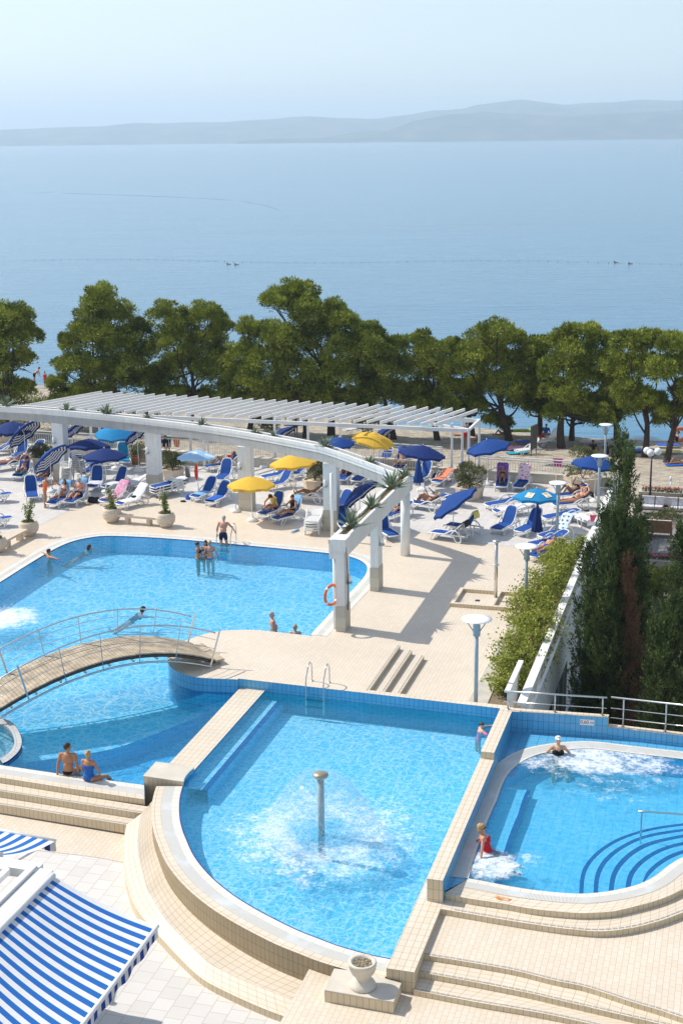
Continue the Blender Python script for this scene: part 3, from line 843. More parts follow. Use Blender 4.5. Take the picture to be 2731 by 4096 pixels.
# round steps near the far right of the near edge
arcs = [([(1315, 1057), (1340, 1000), (1400, 942), (1480, 893), (1568, 862), (1700, 835)], .34), ([(1205, 1096), (1225, 1012), (1290, 932), (1380, 872), (1480, 832), (1568, 812), (1700, 790)], .26),
        ([(1100, 1116), (1115, 1022), (1160, 942), (1250, 862), (1370, 807), (1568, 765), (1700, 750)], .18), ([(1005, 1128), (1015, 1022), (1060, 932), (1150, 852), (1290, 782), (1450, 745), (1700, 715)], .10), ([(915, 1128), (930, 1002), (985, 912), (1080, 832), (1200, 772), (1400, 717), (1700, 680)], .02)]
prev = resample([p for p in wj_near if atV(p) > atV(J(1315, 1057, JZ))], 40); pz = JZ - .10
for pts_, z_ in arcs:
    ar = resample(spline([J(x, y, z_) for x, y in pts_], 4), 40)
    prev = [Vector((p.x, p.y, z_)) for p in prev]; ar = [Vector((p.x, p.y, z_)) for p in ar]
    e1_ = [p.lerp(q, .70) for p, q in zip(prev, ar)]
    mb.strip(prev, e1_, z_, z_, m=0); mb.strip(e1_, ar, z_, z_, m=2); mb.wall(ar, z_ - .10, z_, m=1); mb.wall(ar, z_ - .10, z_, m=1, flip=True); prev = ar
tag(mb.build('whirlpool_basin', [M['bluefloor'], M['bluewallw'], M['navytile']]), kind='structure')
# rim
ro = [L(358, 348, JZ), L(470, 372, JZ), L(637, 397, JZ), L(750, 418, JZ), L(830, 430, JZ), L(950, 442, JZ), L(1070, 448, JZ), L(1180, 442, JZ), L(1250, 431, JZ), L(1400, 393, JZ), L(1500, 358, JZ), L(1568, 325, JZ), L(1700, 285, JZ), L(1850, 262, JZ)]
ro = [W(SV1, atU(L(358, 348, JZ)) + .02, JZ)] + spline(ro, 4)
mb = MB()
rimpoly = ro + [wj_near[-1]] + list(reversed(wj_near))[1:-1] + [wj_near[0]] 
mb.strip(resample(wj_near, 70), resample(ro, 70), JZ - .006, JZ - .006, m=3)
ol = lambda d: [p + (offset(wj_left, 1)[k] - p) * (d if atU(offset(wj_left, 1)[-4]) > atU(wj_left[-4]) else -d) for k, p in enumerate(wj_left)]
a1_, a2_, a3_ = ol(.07), ol(.42), ol(.5)
mb.strip(wj_left, a1_, JZ, JZ, m=0); mb.strip(a1_, a2_, JZ, JZ, m=1); mb.strip(a2_, a3_, JZ, JZ, m=0)
sgn = -1 if atU(offset(wj_near, -.1)[5]) < atU(wj_near[5]) else 1
n1, n2 = offset(wj_near, sgn * .16), offset(wj_near, sgn * .42)
mb.strip(wj_near, n1, JZ, JZ, m=0); mb.strip(n1, n2, JZ, JZ, m=1)
mb.poly([W(SV1, 28.5), W(SV1 + .01, 28.5)] + [p - U * 0 for p in wj_left] + [q2, q1, q0], z=JZ - .008, m=5)
mb.wall(ro, -.2, JZ - .006, m=4); 
mb.wall(wj_near, JZ - .04, JZ, m=2); mb.wall(wj_near, JZ - .04, JZ, m=2, flip=True)
tag(mb.build('tiled_pool_surround', [M['whitetile'], M['grate'], M['navytile'], M['coping'], M['riser'], M['blue']]), 'curved tiled rim of the whirlpool with white overflow grate and a rust stain', 'pool wall')
# rust stain, a thin patch of its own material inside the rim material
# steps and terraces to the right
tr = [W(SV1, atU(L(336, 428, .35)), .35)] + spline([L(336, 428, .35), L(475, 452, .35), L(637, 480, .35), L(850, 513, .35), L(1000, 532, .35), L(1150, 542, .35), L(1300, 526, .35), L(1450, 488, .35), L(1568, 445, .35), L(1700, 400, .35), L(1850, 370, .35)], 4)
root = empty('whirlpool_step', (tr[8].x, tr[8].y, .21), label='single curved beige tiled step hugging the outside of the whirlpool', cat='steps')
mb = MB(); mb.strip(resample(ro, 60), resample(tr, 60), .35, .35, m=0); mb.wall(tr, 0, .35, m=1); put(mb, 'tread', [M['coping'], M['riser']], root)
def nosing(path, z, back_, n, sg=1):
    mb = MB(); q = resample([Vector((p.x, p.y, z)) for p in path], n)
    off_ = offset(q, back_)
    for k in range(n - 1):
        a, b = off_[k].lerp(off_[k + 1], .1), off_[k].lerp(off_[k + 1], .9)
        mb.beam(a + Vector((0, 0, .004)), b + Vector((0, 0, .004)), .035, .008)
    return mb
put(nosing(tr[3:], .35, .07, 46), 'nosing_strip', M['nosing'], root)
lv_ = []
s1 = [L(262, 665, .21), L(420, 690, .21), L(700, 740, .21), L(900, 790, .21), L(1050, 820, .21), L(1180, 860, .21), L(1300, 900, .21), L(1450, 945, .21), L(1568, 985, .21), L(1800, 1060, .21)]
s2 = [L(235, 752, .095), L(500, 800, .095), L(750, 850, .095), L(900, 885, .095), L(1050, 920, .095), L(1200, 955, .095), L(1350, 990, .095), L(1450, 1014, .095), L(1800, 1100, .095)]
s3 = [L(205, 843, -.03), L(500, 900, -.03), L(750, 942, -.03), L(900, 970, -.03), L(1080, 1010, -.03), L(1300, 1065, -.03), L(1500, 1110, -.03)]
S_ = []
for q, z in ((s1, .21), (s2, .095), (s3, -.03)):
    q = spline(q, 4); q = [W(SV1, atU(q[0]), z)] + [p for p in q if atV(p) > SV1 + .02]; S_.append((q, z))
mb = MB(); mb.poly(S_[0][0] + list(reversed(tr)), z=.21, m=0)
tag(mb.build('upper_right_terrace', M['deck']), kind='structure')
root = empty('right_steps', S_[1][0][10], label='three broad beige tiled steps curving away below the whirlpool terrace', cat='steps')
root.location.z = -.15
for k in range(3):
    q, z = S_[k]
    mb = MB(); mb.wall(q, z - .125, z, m=1)
    if k: mb.strip(resample(S_[k - 1][0], 50), resample(q, 50), z, z, m=0)
    put(mb, 'riser' if k == 0 else 'tread', [M['coping'], M['riser']], root)
    put(nosing(q, z, .06, 48), 'nosing_strip', M['nosing'], root)
mb = MB(); mb.poly([W(-8.2, 17), W(8, 17), W(8, 28), W(-8.2, 26.2)], z=-.152)
tag(mb.build('lower_right_terrace', M['deck']), kind='structure')

# ------------------------------------------------------------------ sea haze
mb = MB()
mb.box((0, 10500, 440), (50000, 22600, 0)) if False else None
hz = MB()
x0, x1, y0, y1, z0, z1 = -25500, 25500, -150, 23500, SEA - 6.5, 430
vs = [(x, y, z) for x in (x0, x1) for y in (y0, y1) for z in (z0, z1)]
hz.raw(vs, [(0, 1, 3, 2), (4, 6, 7, 5), (0, 4, 5, 1), (2, 3, 7, 6), (0, 2, 6, 4), (1, 5, 7, 3)])
hm = bpy.data.materials.new('sea_haze_air'); hm.use_nodes = True
for q in list(hm.node_tree.nodes): hm.node_tree.nodes.remove(q)
ho = hm.node_tree.nodes.new('ShaderNodeOutputMaterial'); hv = hm.node_tree.nodes.new('ShaderNodeVolumePrincipled')
hv.inputs['Density'].default_value = 0.00015
hv.inputs['Color'].default_value = (0.77, 0.89, 0.98, 1); hv.inputs['Anisotropy'].default_value = 0.2
hm.node_tree.links.new(hv.outputs[0], ho.inputs['Volume'])
o = hz.build('haze', hm); tag(o, kind='stuff')

# faint wake of a boat that has passed, a smoother darker streak lying on the sea, and the bathing-area float line
wk = spline([D(-60, 440, SEA + .03), D(0, 441, SEA + .03), D(150, 444, SEA + .03), D(300, 449, SEA + .03), D(450, 455, SEA + .03), D(550, 462, SEA + .03), D(610, 473, SEA + .03), D(655, 488, SEA + .03)], 8)
mw, nw, bw = newmat('wake_water'); bw.inputs['Base Color'].default_value = (.03, .10, .19, 1); bw.inputs['Roughness'].default_value = .35
g_ = nd(nw, 'ShaderNodeNewGeometry'); z_ = noisef(nw, g_.outputs['Position'], .02, 4, .7); t_ = nd(nw, 'ShaderNodeBsdfTransparent'); x_ = nd(nw, 'ShaderNodeMixShader')
nw.links.new(maprange(nw, z_.outputs[0], .40, .62, 0, .55), x_.inputs[0]); nw.links.new(t_.outputs[0], x_.inputs[1]); nw.links.new(bw.outputs[0], x_.inputs[2]); nw.links.new(x_.outputs[0], nw.nodes['Material Output'].inputs[0])
mb = MB(); e_ = [p + Vector((0, 4.5 * (1 - .6 * k / len(wk)), 0)) for k, p in enumerate(wk)]; mb.strip(wk, e_, SEA + .03, SEA + .03)
tag(mb.build('boat_wake', mw), kind='structure')
mb = MB(); a_, b_ = D(60, 598, SEA), D(1600, 604, SEA); n_ = 220
for k in range(n_):
    p = a_.lerp(b_, k / (n_ - 1)) + Vector((0, 3 * math.sin(k * .05), 0)); s_ = .035 if k % 3 else .07
    mb.ell((p.x, p.y, SEA + .04), (s_ * 1.4, s_, s_), n=5)
tag(mb.build('float_line', M['darkwood']), 'long dotted line of small dark floats stretched across the sea', 'float line')
# ================================================================== arched beam pergola with planted trough
ZB, ZT = 2.70, 3.40
near_e = spline([W(-46, 64.2), W(-41, 64.8), W(-37.4, 65.05), W(-34.18, 64.85), W(-28.26, 63.55), W(-22.94, 61.75), W(-17.9, 59.2), W(-14.3, 56.9), W(-13.6, 56.1)], 5)
far_e = offset(near_e, .55)
if atU(far_e[10]) < atU(near_e[10]): far_e = offset(near_e, -.55)
root = empty('arched_pergola', W(-22.4, 61.6), label='white arched concrete pergola beam on square pillars, with agaves planted along its top', cat='pergola')
def lift(p):
    return .40 * min(1.0, max(0.0, (-atV(p) - 14.0) / 3.8))
def beam_mesh(mb, e1, e2, arch=False):
    # outer faces, a stepped cornice on the near side, trough recess on top
    c1, c2 = lerp(e1, e2, .22), lerp(e1, e2, .78)
    if arch: ZB, ZT = 2.70, 3.40
    else: ZB, ZT = 2.70, 3.40
    n0 = len(mb.v)
    mb.wall(e1, ZB, ZT - .16); mb.wall(e1, ZB, ZT - .16, flip=True)
    k1 = lerp(e1, e2, -.07); mb.wall(k1, ZT - .16, ZT); mb.strip(k1, e1, ZT - .16, ZT - .16)
    k0 = lerp(e1, e2, -.035); mb.wall(k0, ZT - .30, ZT - .16)
    mb.strip(k0, e1, ZT - .30, ZT - .30)
    mb.wall(e2, ZB, ZT); mb.strip(e1, e2, ZB, ZB)
    mb.strip(k1, c1, ZT, ZT); mb.strip(c2, e2, ZT, ZT)
    mb.wall(c1, ZT - .12, ZT, m=0); mb.wall(c2, ZT - .12, ZT, m=0)
    mb.strip(c1, c2, ZT - .10, ZT - .10, m=1)
    if arch:
        for q in mb.v[n0:]: q.z += lift(q)
mb = MB(); beam_mesh(mb, near_e, far_e, True)
put(mb, 'beam', [M['render'], M['soil']], root)
sb1 = [W(-13.14, 46.05), W(-13.14, 56.75)]; sb2 = [W(-13.66, 46.05), W(-13.66, 56.1)]
mb = MB(); beam_mesh(mb, list(sb2), list(sb1)); 
mb.wall([W(-13.68, 46.05), W(-13.13, 46.05)], ZB, ZT)
put(mb, 'beam', [M['render'], M['soil']], root)
PLATE = []
def pillar(v0, v1, u0, u1, arch=False, cap=False):
    mb = MB(); pl = [W(v0, u0), W(v1, u0), W(v1, u1), W(v0, u1)]
    mb.prism(pl, .95, ZB + (lift(pl[0]) if arch else 0), m=0)
    pb = [W(v0 - .02, u0 - .02), W(v1 + .02, u0 - .02), W(v1 + .02, u1 + .02), W(v0 - .02, u1 + .02)]
    mb.prism(pb, 0, .95, m=1)
    if cap: mb.prism([W(v0 - .07, u0 - .07), W(v1 + .07, u0 - .07), W(v1 + .07, u1), W(v0 - .07, u1)], ZT - .42, ZT + .03, m=0)
    o = put(mb, 'pillar', [M['render'], M['cladding']], root)
    return o
pils = [(-13.45, -13.14, 46.08, 46.73), (-13.46, -13.15, 50.9, 51.54)]
pillar(*pils[0], cap=True); pillar(*pils[1])
arc_p = [A(925, 740), B(88, 850), B(618, 975), W(-34.0, 64.85)]
for k, p in enumerate(arc_p):
    v0, u0 = atV(p), atU(p)
    pillar(v0, v0 + .62, u0, u0 + .58, arch=True)
pp_ = W(-41.2, 66.2)
pillar(-41.6, -41.0, 64.75, 65.35, arch=True)
mb = MB(); cpos = W(-13.29, 56.0); mb.lathe([(.2, 0), (.2, ZB)], (cpos.x, cpos.y, 0), 24); put(mb, 'column', M['render'], root, True)
# wall lamps: bracket box with a glass cylinder
def wall_lamp(p, out_, label):
    r = empty('wall_lamp', p, label=label, cat='wall lamp', group='wall lamps on the pergola pillars')
    mb = MB(); mb.box(out_ * .10, (.18, .18, .05), rz=-AX); mb.box(out_ * .02, (.12, .05, .12), rz=-AX); mb.build('bracket', M['lampmetal'], r)
    mb = MB(); mb.tube([out_ * .10 + Vector((0, 0, .03)), out_ * .10 + Vector((0, 0, .26)), out_ * .10 + Vector((0, 0, .31))], [.065, .065, .03], 12); mb.build('glass_shade', M['lampwhite'], r, True)
for (p, lab) in ((A(325, 400, 0), 0), (A(930, 745, 0), 1), (B(95, 853, 0), 2), (B(625, 977, 0), 3)):
    pass
for k, (p, lab) in enumerate(zip(arc_p, ('second pillar from the left', 'third pillar from the left', 'pillar beside the white lounger stack', 'leftmost pillar, above the striped parasol'))):
    v0, u0 = atV(p), atU(p)
    wall_lamp(W(v0 + .12, u0 - .002, 2.05), -U, 'small grey wall lamp on the ' + lab)
wall_lamp(W(-13.14, 46.4, 1.75), V, 'small grey wall lamp on the front pillar beside the cable')
wall_lamp(W(-13.15, 51.1, 1.85), V, 'small grey wall lamp on the middle pillar of the straight beam')
# drain pipe / white pole beside the front pillars
mb = MB(); p = G(690, 492); mb.tube([Vector((p.x, p.y, 0)), Vector((p.x, p.y, 2.75))], .06, 10)
tag(mb.build('drain_pipe', M['white'], smooth=True), 'white vertical pipe standing against the front pillar, holding the orange ring', 'pipe')
mb = MB(); p = B(672, 1035); mb.tube([Vector((p.x, p.y, 0)), Vector((p.x, p.y, 3.0))], .07, 10)
tag(mb.build('drain_pipe', M['white'], smooth=True), 'tall white pipe beside the pillar with the printed notice', 'pipe')
# black cable hanging at the front pillar
mb = MB(); cx = -13.10
mb.tube([W(cx, 46.15, 3.3), W(cx + .03, 46.12, 3.05), W(cx + .03, 46.2, 2.5), W(cx + .05, 46.25, 1.9), W(cx + .02, 46.35, 1.3), W(cx, 46.35, .75)], .018, 6)
tag(mb.build('cable', M['blackmetal'], smooth=True), 'black cable hanging down the side of the front pillar', 'cable')
# agaves on the beam
M['agave'] = plain('agave_leaf', (0.16, 0.21, 0.13), 0.6, 0.25, 10)
def agave(p, s, seed, label):
    rng = random.Random(seed)
    mb = MB()
    for k in range(26):
        a = k * 2.4; el = R(rng.uniform(15, 80)); l = s * rng.uniform(.7, 1.1)
        d = Vector((math.cos(a) * math.cos(el), math.sin(a) * math.cos(el), math.sin(el)))
        side = Vector((-math.sin(a), math.cos(a), 0)) * s * .075
        up = d.cross(side).normalized() * s * .03
        droop = Vector((0, 0, -l * .12 * math.cos(el)))
        pts = [Vector(), d * l * .5 + droop * .2, d * l + droop]
        mb.face([pts[0] - side * .7, pts[0] + side * .7, pts[1] + side + up, pts[1] - side + up]); mb.face([pts[1] - side + up, pts[1] + side + up, pts[2]])
        mb.face([pts[0] - side * .7, pts[0] - up, pts[1] - up, pts[1] - side + up]); mb.face([pts[0] + side * .7, pts[0] - up, pts[1] - up, pts[1] + side + up]); mb.face([pts[1] - side + up, pts[1] - up, pts[2]]); mb.face([pts[1] + side + up, pts[1] - up, pts[2]])
    o = mb.build('agave_plant', M['agave']); o.location = p
    return tag(o, label, 'agave', 'agaves planted along the top of the pergola')
def onbeam(q):
    best = min(range(len(near_e)), key=lambda k: abs(atV(near_e[k]) - atV(q)))
    c = near_e[best].lerp(far_e[best], .5); return Vector((c.x, c.y, ZT - .1 + lift(c)))
ag = [(A(25, 205, 3.8), .75, 'spiky agave at the far left end of the arched beam'), (A(357, 225, 3.8), .6, 'agave on the arched beam, second from the left end'), (A(668, 240, 3.8), .7, 'large agave on the arched beam between the two left pillars'),
      (A(966, 268, 3.8), .4, 'small agave on the arched beam above the second pillar'), (A(1275, 300, 3.8), .55, 'agave on the arched beam over the light blue parasol'), (B(232, 365, 3.8), .45, 'agave beside a low tuft on the arched beam'), (B(305, 380, 3.8), .4, 'low flat tuft on the arched beam'),
      (B(615, 450, 3.8), .7, 'blue-green agave where the arched beam passes the last pillar'), (B(865, 530, ZT), .5, 'agave high on the descending part of the arched beam'), (B(1120, 625, ZT), .62, 'agave at the corner where arched and straight beams meet')]
for k, (q, s, lab) in enumerate(ag): agave(onbeam(q), s, k, lab)
for k, (q, s, lab) in enumerate([(B(1047, 700, ZT), .95, 'largest agave, leaning over the edge of the straight beam'), (B(925, 820, ZT), .72, 'agave in the middle of the straight beam'), (B(812, 945, ZT), .9, 'agave nearest the viewer on the straight beam')]):
    agave(W(-13.4, atU(q), ZT - .1), s, 20 + k, lab)
M['drygrass'] = plain('dry_grass', (0.24, 0.20, 0.08), 0.9, 0.3)
mb = MB(); rng = random.Random(5)
for k in range(500):
    u = rng.uniform(46.3, 56); v = rng.uniform(-13.52, -13.28)
    if rng.random() < .5 and not 46.3 < u < 48.5: continue
    b = W(v, u, ZT - .1); h = rng.uniform(.08, .28); d = Vector((rng.uniform(-.12, .12), rng.uniform(-.12, .12), h)); s_ = Vector((.008, .004, 0))
    mb.face([b - s_, b + s_, b + d])
tag(mb.build('dry_grass', M['drygrass']), kind='stuff')
# notices on the pillars
for (p, lab) in ((arc_p[0], 'small printed notice on the second pillar from the left'), (arc_p[2], 'small printed notice on the pillar beside the white lounger stack')):
    v0, u0 = atV(p), atU(p)
    mb = MB(); mb.box(W(v0 + .33, u0 - .008, 1.45), (.19, .012, .38), rz=-AX)
    r_ = mb.build('notice_board', M['white']); tag(r_, lab, 'notice', 'notices on the pergola pillars')
    mb = MB()
    for k in range(7): mb.box(W(v0 + .33 + (.01 if k % 2 else -.01), u0 - .016, 1.60 - k * .045), (.12 + .02 * (k % 3), .004, .012), rz=-AX)
    mb.build('printed_lines', M['lampmetal'], r_)
# life ring
root = empty('life_ring', G(655, 275, 0) * 0, label='orange ring buoy hanging beside the front pillar', cat='life ring')
pr = W(-13.62, 46.1, 1.35)
root.location = pr
mb = MB(); n1_ = 28
pts = []; 
for j in range(n1_ + 1):
    a = 2 * math.pi * j / n1_; pts.append(Vector((0, 0, 0)) + (U * .0 + V * math.cos(a) * .16 + U * math.cos(a) * .30) + Vector((0, 0, math.sin(a) * .36)))
mb.tube(pts, .055, 10, caps=False); mb.build('ring', M['orange'], root, True)
for a0_ in (0.6, 2.2, 3.7, 5.3):
    mb = MB()
    q = [ (V * math.cos(a) * .16 + U * math.cos(a) * .30) + Vector((0, 0, math.sin(a) * .36)) for a in (a0_, a0_ + .12, a0_ + .24)]
    mb.tube(q, .060, 10); mb.build('rope_band', M['white'], root, True)

# ------------------------------------------------------------------ white slatted pergola
root = empty('slatted_pergola', W(-24, 68, 0), label='long white pergola of slanting slats on slim white posts behind the terrace', cat='pergola')
PZ = 2.95
ns = 34
n0_, nN_ = P(70, 1630, PZ), P(1738, 1700, PZ); f0_, fN_ = P(408, 1569, PZ), P(1906, 1641, PZ)
for k in range(ns):
    a_, b_ = n0_.lerp(nN_, k / (ns - 1)), f0_.lerp(fN_, k / (ns - 1))
    mb = MB(); mb.beam(a_, b_, .065, .16)
    put(mb, 'slat', M['white'], root)
for (vA, vB, u) in ((-36.9, -13.2, 69.0), (-36.0, -13.4, 71.8)):
    mb = MB(); mb.beam(W(vA, u, PZ - .17), W(vB, u, PZ - .17), .10, .18); put(mb, 'long_beam', M['white'], root)
# end frame
fl, fr_, bl_, br_ = C(117, 560, .5), C(222, 600, .5), C(182, 540, .5), C(287, 530, .5)
for p in (fl, fr_, bl_, br_):
    mb = MB(); mb.beam(Vector((p.x, p.y, 0)), Vector((p.x, p.y, PZ - .26)), .12, .12); put(mb, 'post', M['white'], root)
for a, b in ((fl - V * 1.2, fr_), (bl_, br_), (fr_, br_)):
    mb = MB(); mb.beam(Vector((a.x, a.y, PZ - .33)), Vector((b.x, b.y, PZ - .33)), .11, .14); put(mb, 'cross_beam', M['white'], root)
for (v, u) in ((-21.6, 69.2), (-20.6, 71.8), (-24.3, 71.8), (-25.4, 69.2), (-30.2, 69.2), (-29.2, 71.8), (-33.4, 69.2), (-35.2, 71.8), (-27.4, 69.2), (-17.3, 71.8)):
    if v in (-25.4, -17.3): continue
    mb = MB(); mb.beam(W(v, u, 0), W(v, u, PZ - .26), .13, .13); put(mb, 'post', M['white'], root)

# ------------------------------------------------------------------ back wall and white railing
WH = .50
def wallthing(name, a, b, w_, z0, z1, mat, label, cat='wall', capm=None):
    mb = MB(); a = Vector((a.x, a.y, 0)); b = Vector((b.x, b.y, 0)); d = (b - a).normalized(); n = Vector((-d.y, d.x, 0)) * w_
    r = empty(name, a, label=label, cat=cat)
    mb.prism([a, b, b + n, a + n], z0, z1 - .05); put(mb, 'wall_body', mat, r)
    mb = MB(); e = n.normalized() * .03; mb.prism([a - e, b - e, b + n + e, a + n + e], z1 - .05, z1, bottom=True); put(mb, 'cap', capm or M['cladding'], r)
    return r
wallthing('low_wall', W(-62, 71.2), W(-31.5, 70.6), .35, -.0, WH, M['concrete'], 'long low beige wall along the left part of the sea side')
wallthing('low_wall', W(-27.6, 70.4), W(-21.0, 70.3), .35, 0, WH, M['concrete'], 'low beige wall behind the yellow parasols')
wallthing('low_wall', W(-21.0, 71.6), W(-15.3, 71.3), .35, 0, .55, M['wallstone'], 'rough stone wall behind the yellow and striped parasols', capm=M['stone'])
wallthing('low_wall', W(-31.5, 70.0), W(-27.6, 69.9), .4, 0, .75, M['wallstone'], 'rough stone wall behind the turquoise lounger', capm=M['stone'])
wallthing('low_wall', W(-15.3, 70.25), W(-6.0, 69.95), .35, 0, WH, M['concrete'], 'low beige wall along the right part of the sea side, under the pink towel')
def fence(a, b, z0, h, label, step=.14, panel=2.3, blocks=True):
    a = Vector((a.x, a.y, z0)); b = Vector((b.x, b.y, z0)); d = b - a; L_ = d.length; d.normalize()
    r = empty('metal_railing', a, label=label, cat='railing', group='white metal railings on the sea side')
    up = Vector((0, 0, 1))
    mb = MB(); mb.beam(up * h, d * L_ + up * h, .07, .05); mb.beam(up * (h - .14), d * L_ + up * (h - .14), .04, .04); mb.beam(up * .1, d * L_ + up * .1, .04, .04); mb.build('rail', M['white'], r)
    np_ = max(1, round(L_ / panel))
    for k in range(np_ + 1):
        mb = MB(); q = d * (L_ * k / np_); mb.beam(q - up * .1, q + up * h, .05, .05); mb.build('post', M['white'], r)
    mb = MB(); s = step
    while s < L_ - .05:
        ph = (s % panel) / panel
        if blocks and .42 < ph < .58:
            mb.beam(d * s + up * .25, d * (s + step * .9) + up * .25, .02, .03); mb.beam(d * s + up * .42, d * (s + step * .9) + up * .42, .02, .03)
        mb.beam(d * s + up * .1, d * s + up * (h - .14), .022, .022); s += step
    mb.build('bars', M['white'], r)
    return r
fence(W(-60, 72.1), W(-39.3, 71.8), .12, .98, 'white railing at the far left behind the parasols')
fence(W(-39.1, 71.8), W(-33.6, 71.6), .12, .98, 'white railing between the two left pillars')
fence(W(-28.0, 71.3), W(-21.2, 71.1), .12, .98, 'white railing behind the light blue parasol')
fence(W(-21.0, 73.2), W(-15.2, 72.5), .12, .98, 'white railing behind the yellow parasol shaded by slats', blocks=False)
fence(W(-18.3, 71.2), W(-14.9, 71.0), .12, .98, 'short white railing behind the large navy parasol')
fence(W(-13.1, 70.85), W(-7.6, 70.55), .12, .98, 'white railing with the pink towel, behind the right loungers')
fence(W(-33.4, 72.2), W(-28.2, 71.9), .12, .98, 'white railing above the rough stone wall', blocks=False)

# ------------------------------------------------------------------ parapet on the right, planter strip
root = empty('parapet_wall', W(-5.8, 40, 0), label='white parapet running down the right edge of the terrace', cat='parapet')
mb = MB()
mb.prism([W(-5.80, 38.9), W(-5.66, 38.9), W(-5.66, 69.0), W(-5.80, 69.0)], -4, .05); put(mb, 'retaining_wall', M['render'], root)
mb = MB(); mb.prism([W(-5.86, 38.9), W(-5.60, 38.9), W(-5.60, 69.0), W(-5.86, 69.0)], .83, .92, bottom=True); put(mb, 'top_rail', M['white'], root)
mb = MB(); mb.prism([W(-5.52, 39.2), W(-5.44, 39.2), W(-5.44, 69.0), W(-5.52, 69.0)], .60, .66, bottom=True); put(mb, 'lower_rail', M['white'], root)
mb = MB(); u = 39.0
while u < 69:
    mb.box(W(-5.73, u, .44), (.03, .03, .8), rz=-AX); u += .13
put(mb, 'bars', M['white'], root)
for k in range(14):
    mb = MB(); u = 39.0 + k * 2.3; mb.box(W(-5.73, u, .44), (.07, .07, .85), rz=-AX); mb.box(W(-5.62, u, .62), (.3, .05, .05), rz=-AX); put(mb, 'post', M['white'], root)
for k in range(5):
    mb = MB(); mb.box(W(-5.655, 43.5 + k * 1.35, -2.6), (.02, 1.2, 1.9), rz=-AX); f_ = put(mb, 'window', M['darkwood'], root)
    mb = MB(); mb.box(W(-5.64, 43.5 + k * 1.35 - .62, -2.6), (.06, .1, 2.0), rz=-AX); put(mb, 'mullion', M['lampmetal'], root)
mb = MB(); mb.prism([W(-7.1, 40.2), W(-5.86, 40.2), W(-5.86, 56.5), W(-7.35, 56.5)], 0, .06); tag(mb.build('planting_soil', M['soil']), kind='structure')
mb = MB(); mb.prism([W(-7.65, 39.95), W(-7.02, 39.95), W(-7.3, 56.5), W(-7.5, 56.5)], 0, .09); tag(mb.build('planter_kerb', M['concrete']), 'pale concrete kerb beside the leafy hedge', 'kerb')
root = empty('hand_rail_panel', W(-6.15, 39.6, 0), label='short white handrail panel at the corner by the whirlpool wall', cat='handrail')
a_, b_ = E(430, 975, 1.15), E(512, 792, 1.15)
mb = MB(); mb.prism([W(-6.3, 39.3), W(-6.14, 39.3), W(-6.14, 41.9), W(-6.3, 41.9)], 1.02, 1.10, bottom=True); put(mb, 'top_rail', M['white'], root)
mb = MB(); u = 39.35
while u < 41.9: mb.box(W(-6.22, u, .55), (.025, .025, .95), rz=-AX); u += .12
put(mb, 'bars', M['white'], root)

# steel railings on the whirlpool wall
def steel_rail(a, b, z, h, nposts, label, mids=1, drop=0):
    a = Vector((a.x, a.y, z)); b = Vector((b.x, b.y, z)); d = b - a; L_ = d.length; d.normalize(); up = Vector((0, 0, 1))
    r = empty('steel_railing', a, label=label, cat='railing')
    mb = MB(); mb.tube([up * h, d * L_ + up * h], .028, 10); mb.build('top_rail', M['steel'], r, True)
    for k in range(mids):
        mb = MB(); z_ = h * (.42 if mids == 1 else (.62, .28)[k]); mb.tube([up * z_, d * L_ + up * z_], .014, 8); mb.build('middle_rail', M['steel'], r, True)
    for k in range(nposts):
        q = d * (L_ * (.04 + .92 * k / max(1, nposts - 1))); mb = MB(); mb.tube([q, q + up * h], .022, 8); mb.lathe([(.06, 0), (.06, .012)], q, 12); mb.build('post', M['steel'], r, True)
    return r
steel_rail(q0 - V * .25 + U * .12, q1 + U * .12 - dj * .05, SEG1, .55, 3, 'steel railing with one middle rail on the higher part of the whirlpool wall')
steel_rail(q1 + U * .12 + dj * .06, q2 + U * .12, .83, .86, 8, 'steel railing with two middle rails on the lower part of the whirlpool wall', 2)

# ------------------------------------------------------------------ bridge
az = R(240.05); bd = Vector((math.sin(az), math.cos(az), 0)); bn = Vector((bd.y, -bd.x, 0)); b0_ = Vector((-4.601, 44.308, 0)); BL, BH, BW = 7.231, .809, 1.64
def bz_(t): return .68 * (1 - t) + .515 * t + 4 * BH * t * (1 - t) + .312 * t * (1 - t) * (1 - 2 * t)
def bpnt(t, s, dz=0): 
    p = b0_ + bd * BL * t + bn * s; return Vector((p.x, p.y, bz_(t) + dz))
root = empty('arched_footbridge', (b0_.x, b0_.y, .44), label='arched wooden footbridge with steel railings over the pool', cat='footbridge')
NS = 64
mb = MB()
for k in range(NS):
    t0, t1_ = k / NS + .001, (k + 1) / NS - .001
    for z_ in (0,):
        c = [bpnt(t0, -BW / 2 - .1), bpnt(t0, BW / 2 + .1), bpnt(t1_, BW / 2 + .1), bpnt(t1_, -BW / 2 - .1)]
        lo_ = [q - Vector((0, 0, .045)) for q in c]
        mb.raw(c + lo_, [(0, 1, 2, 3), (7, 6, 5, 4), (0, 4, 5, 1), (1, 5, 6, 2), (2, 6, 7, 3), (3, 7, 4, 0)])
M['board'] = plain('weathered_board', (0.40, 0.33, 0.24), 0.9, 0.35, 3.0, bmp=0.3)
put(mb, 'deck_boards', M['board'], root)
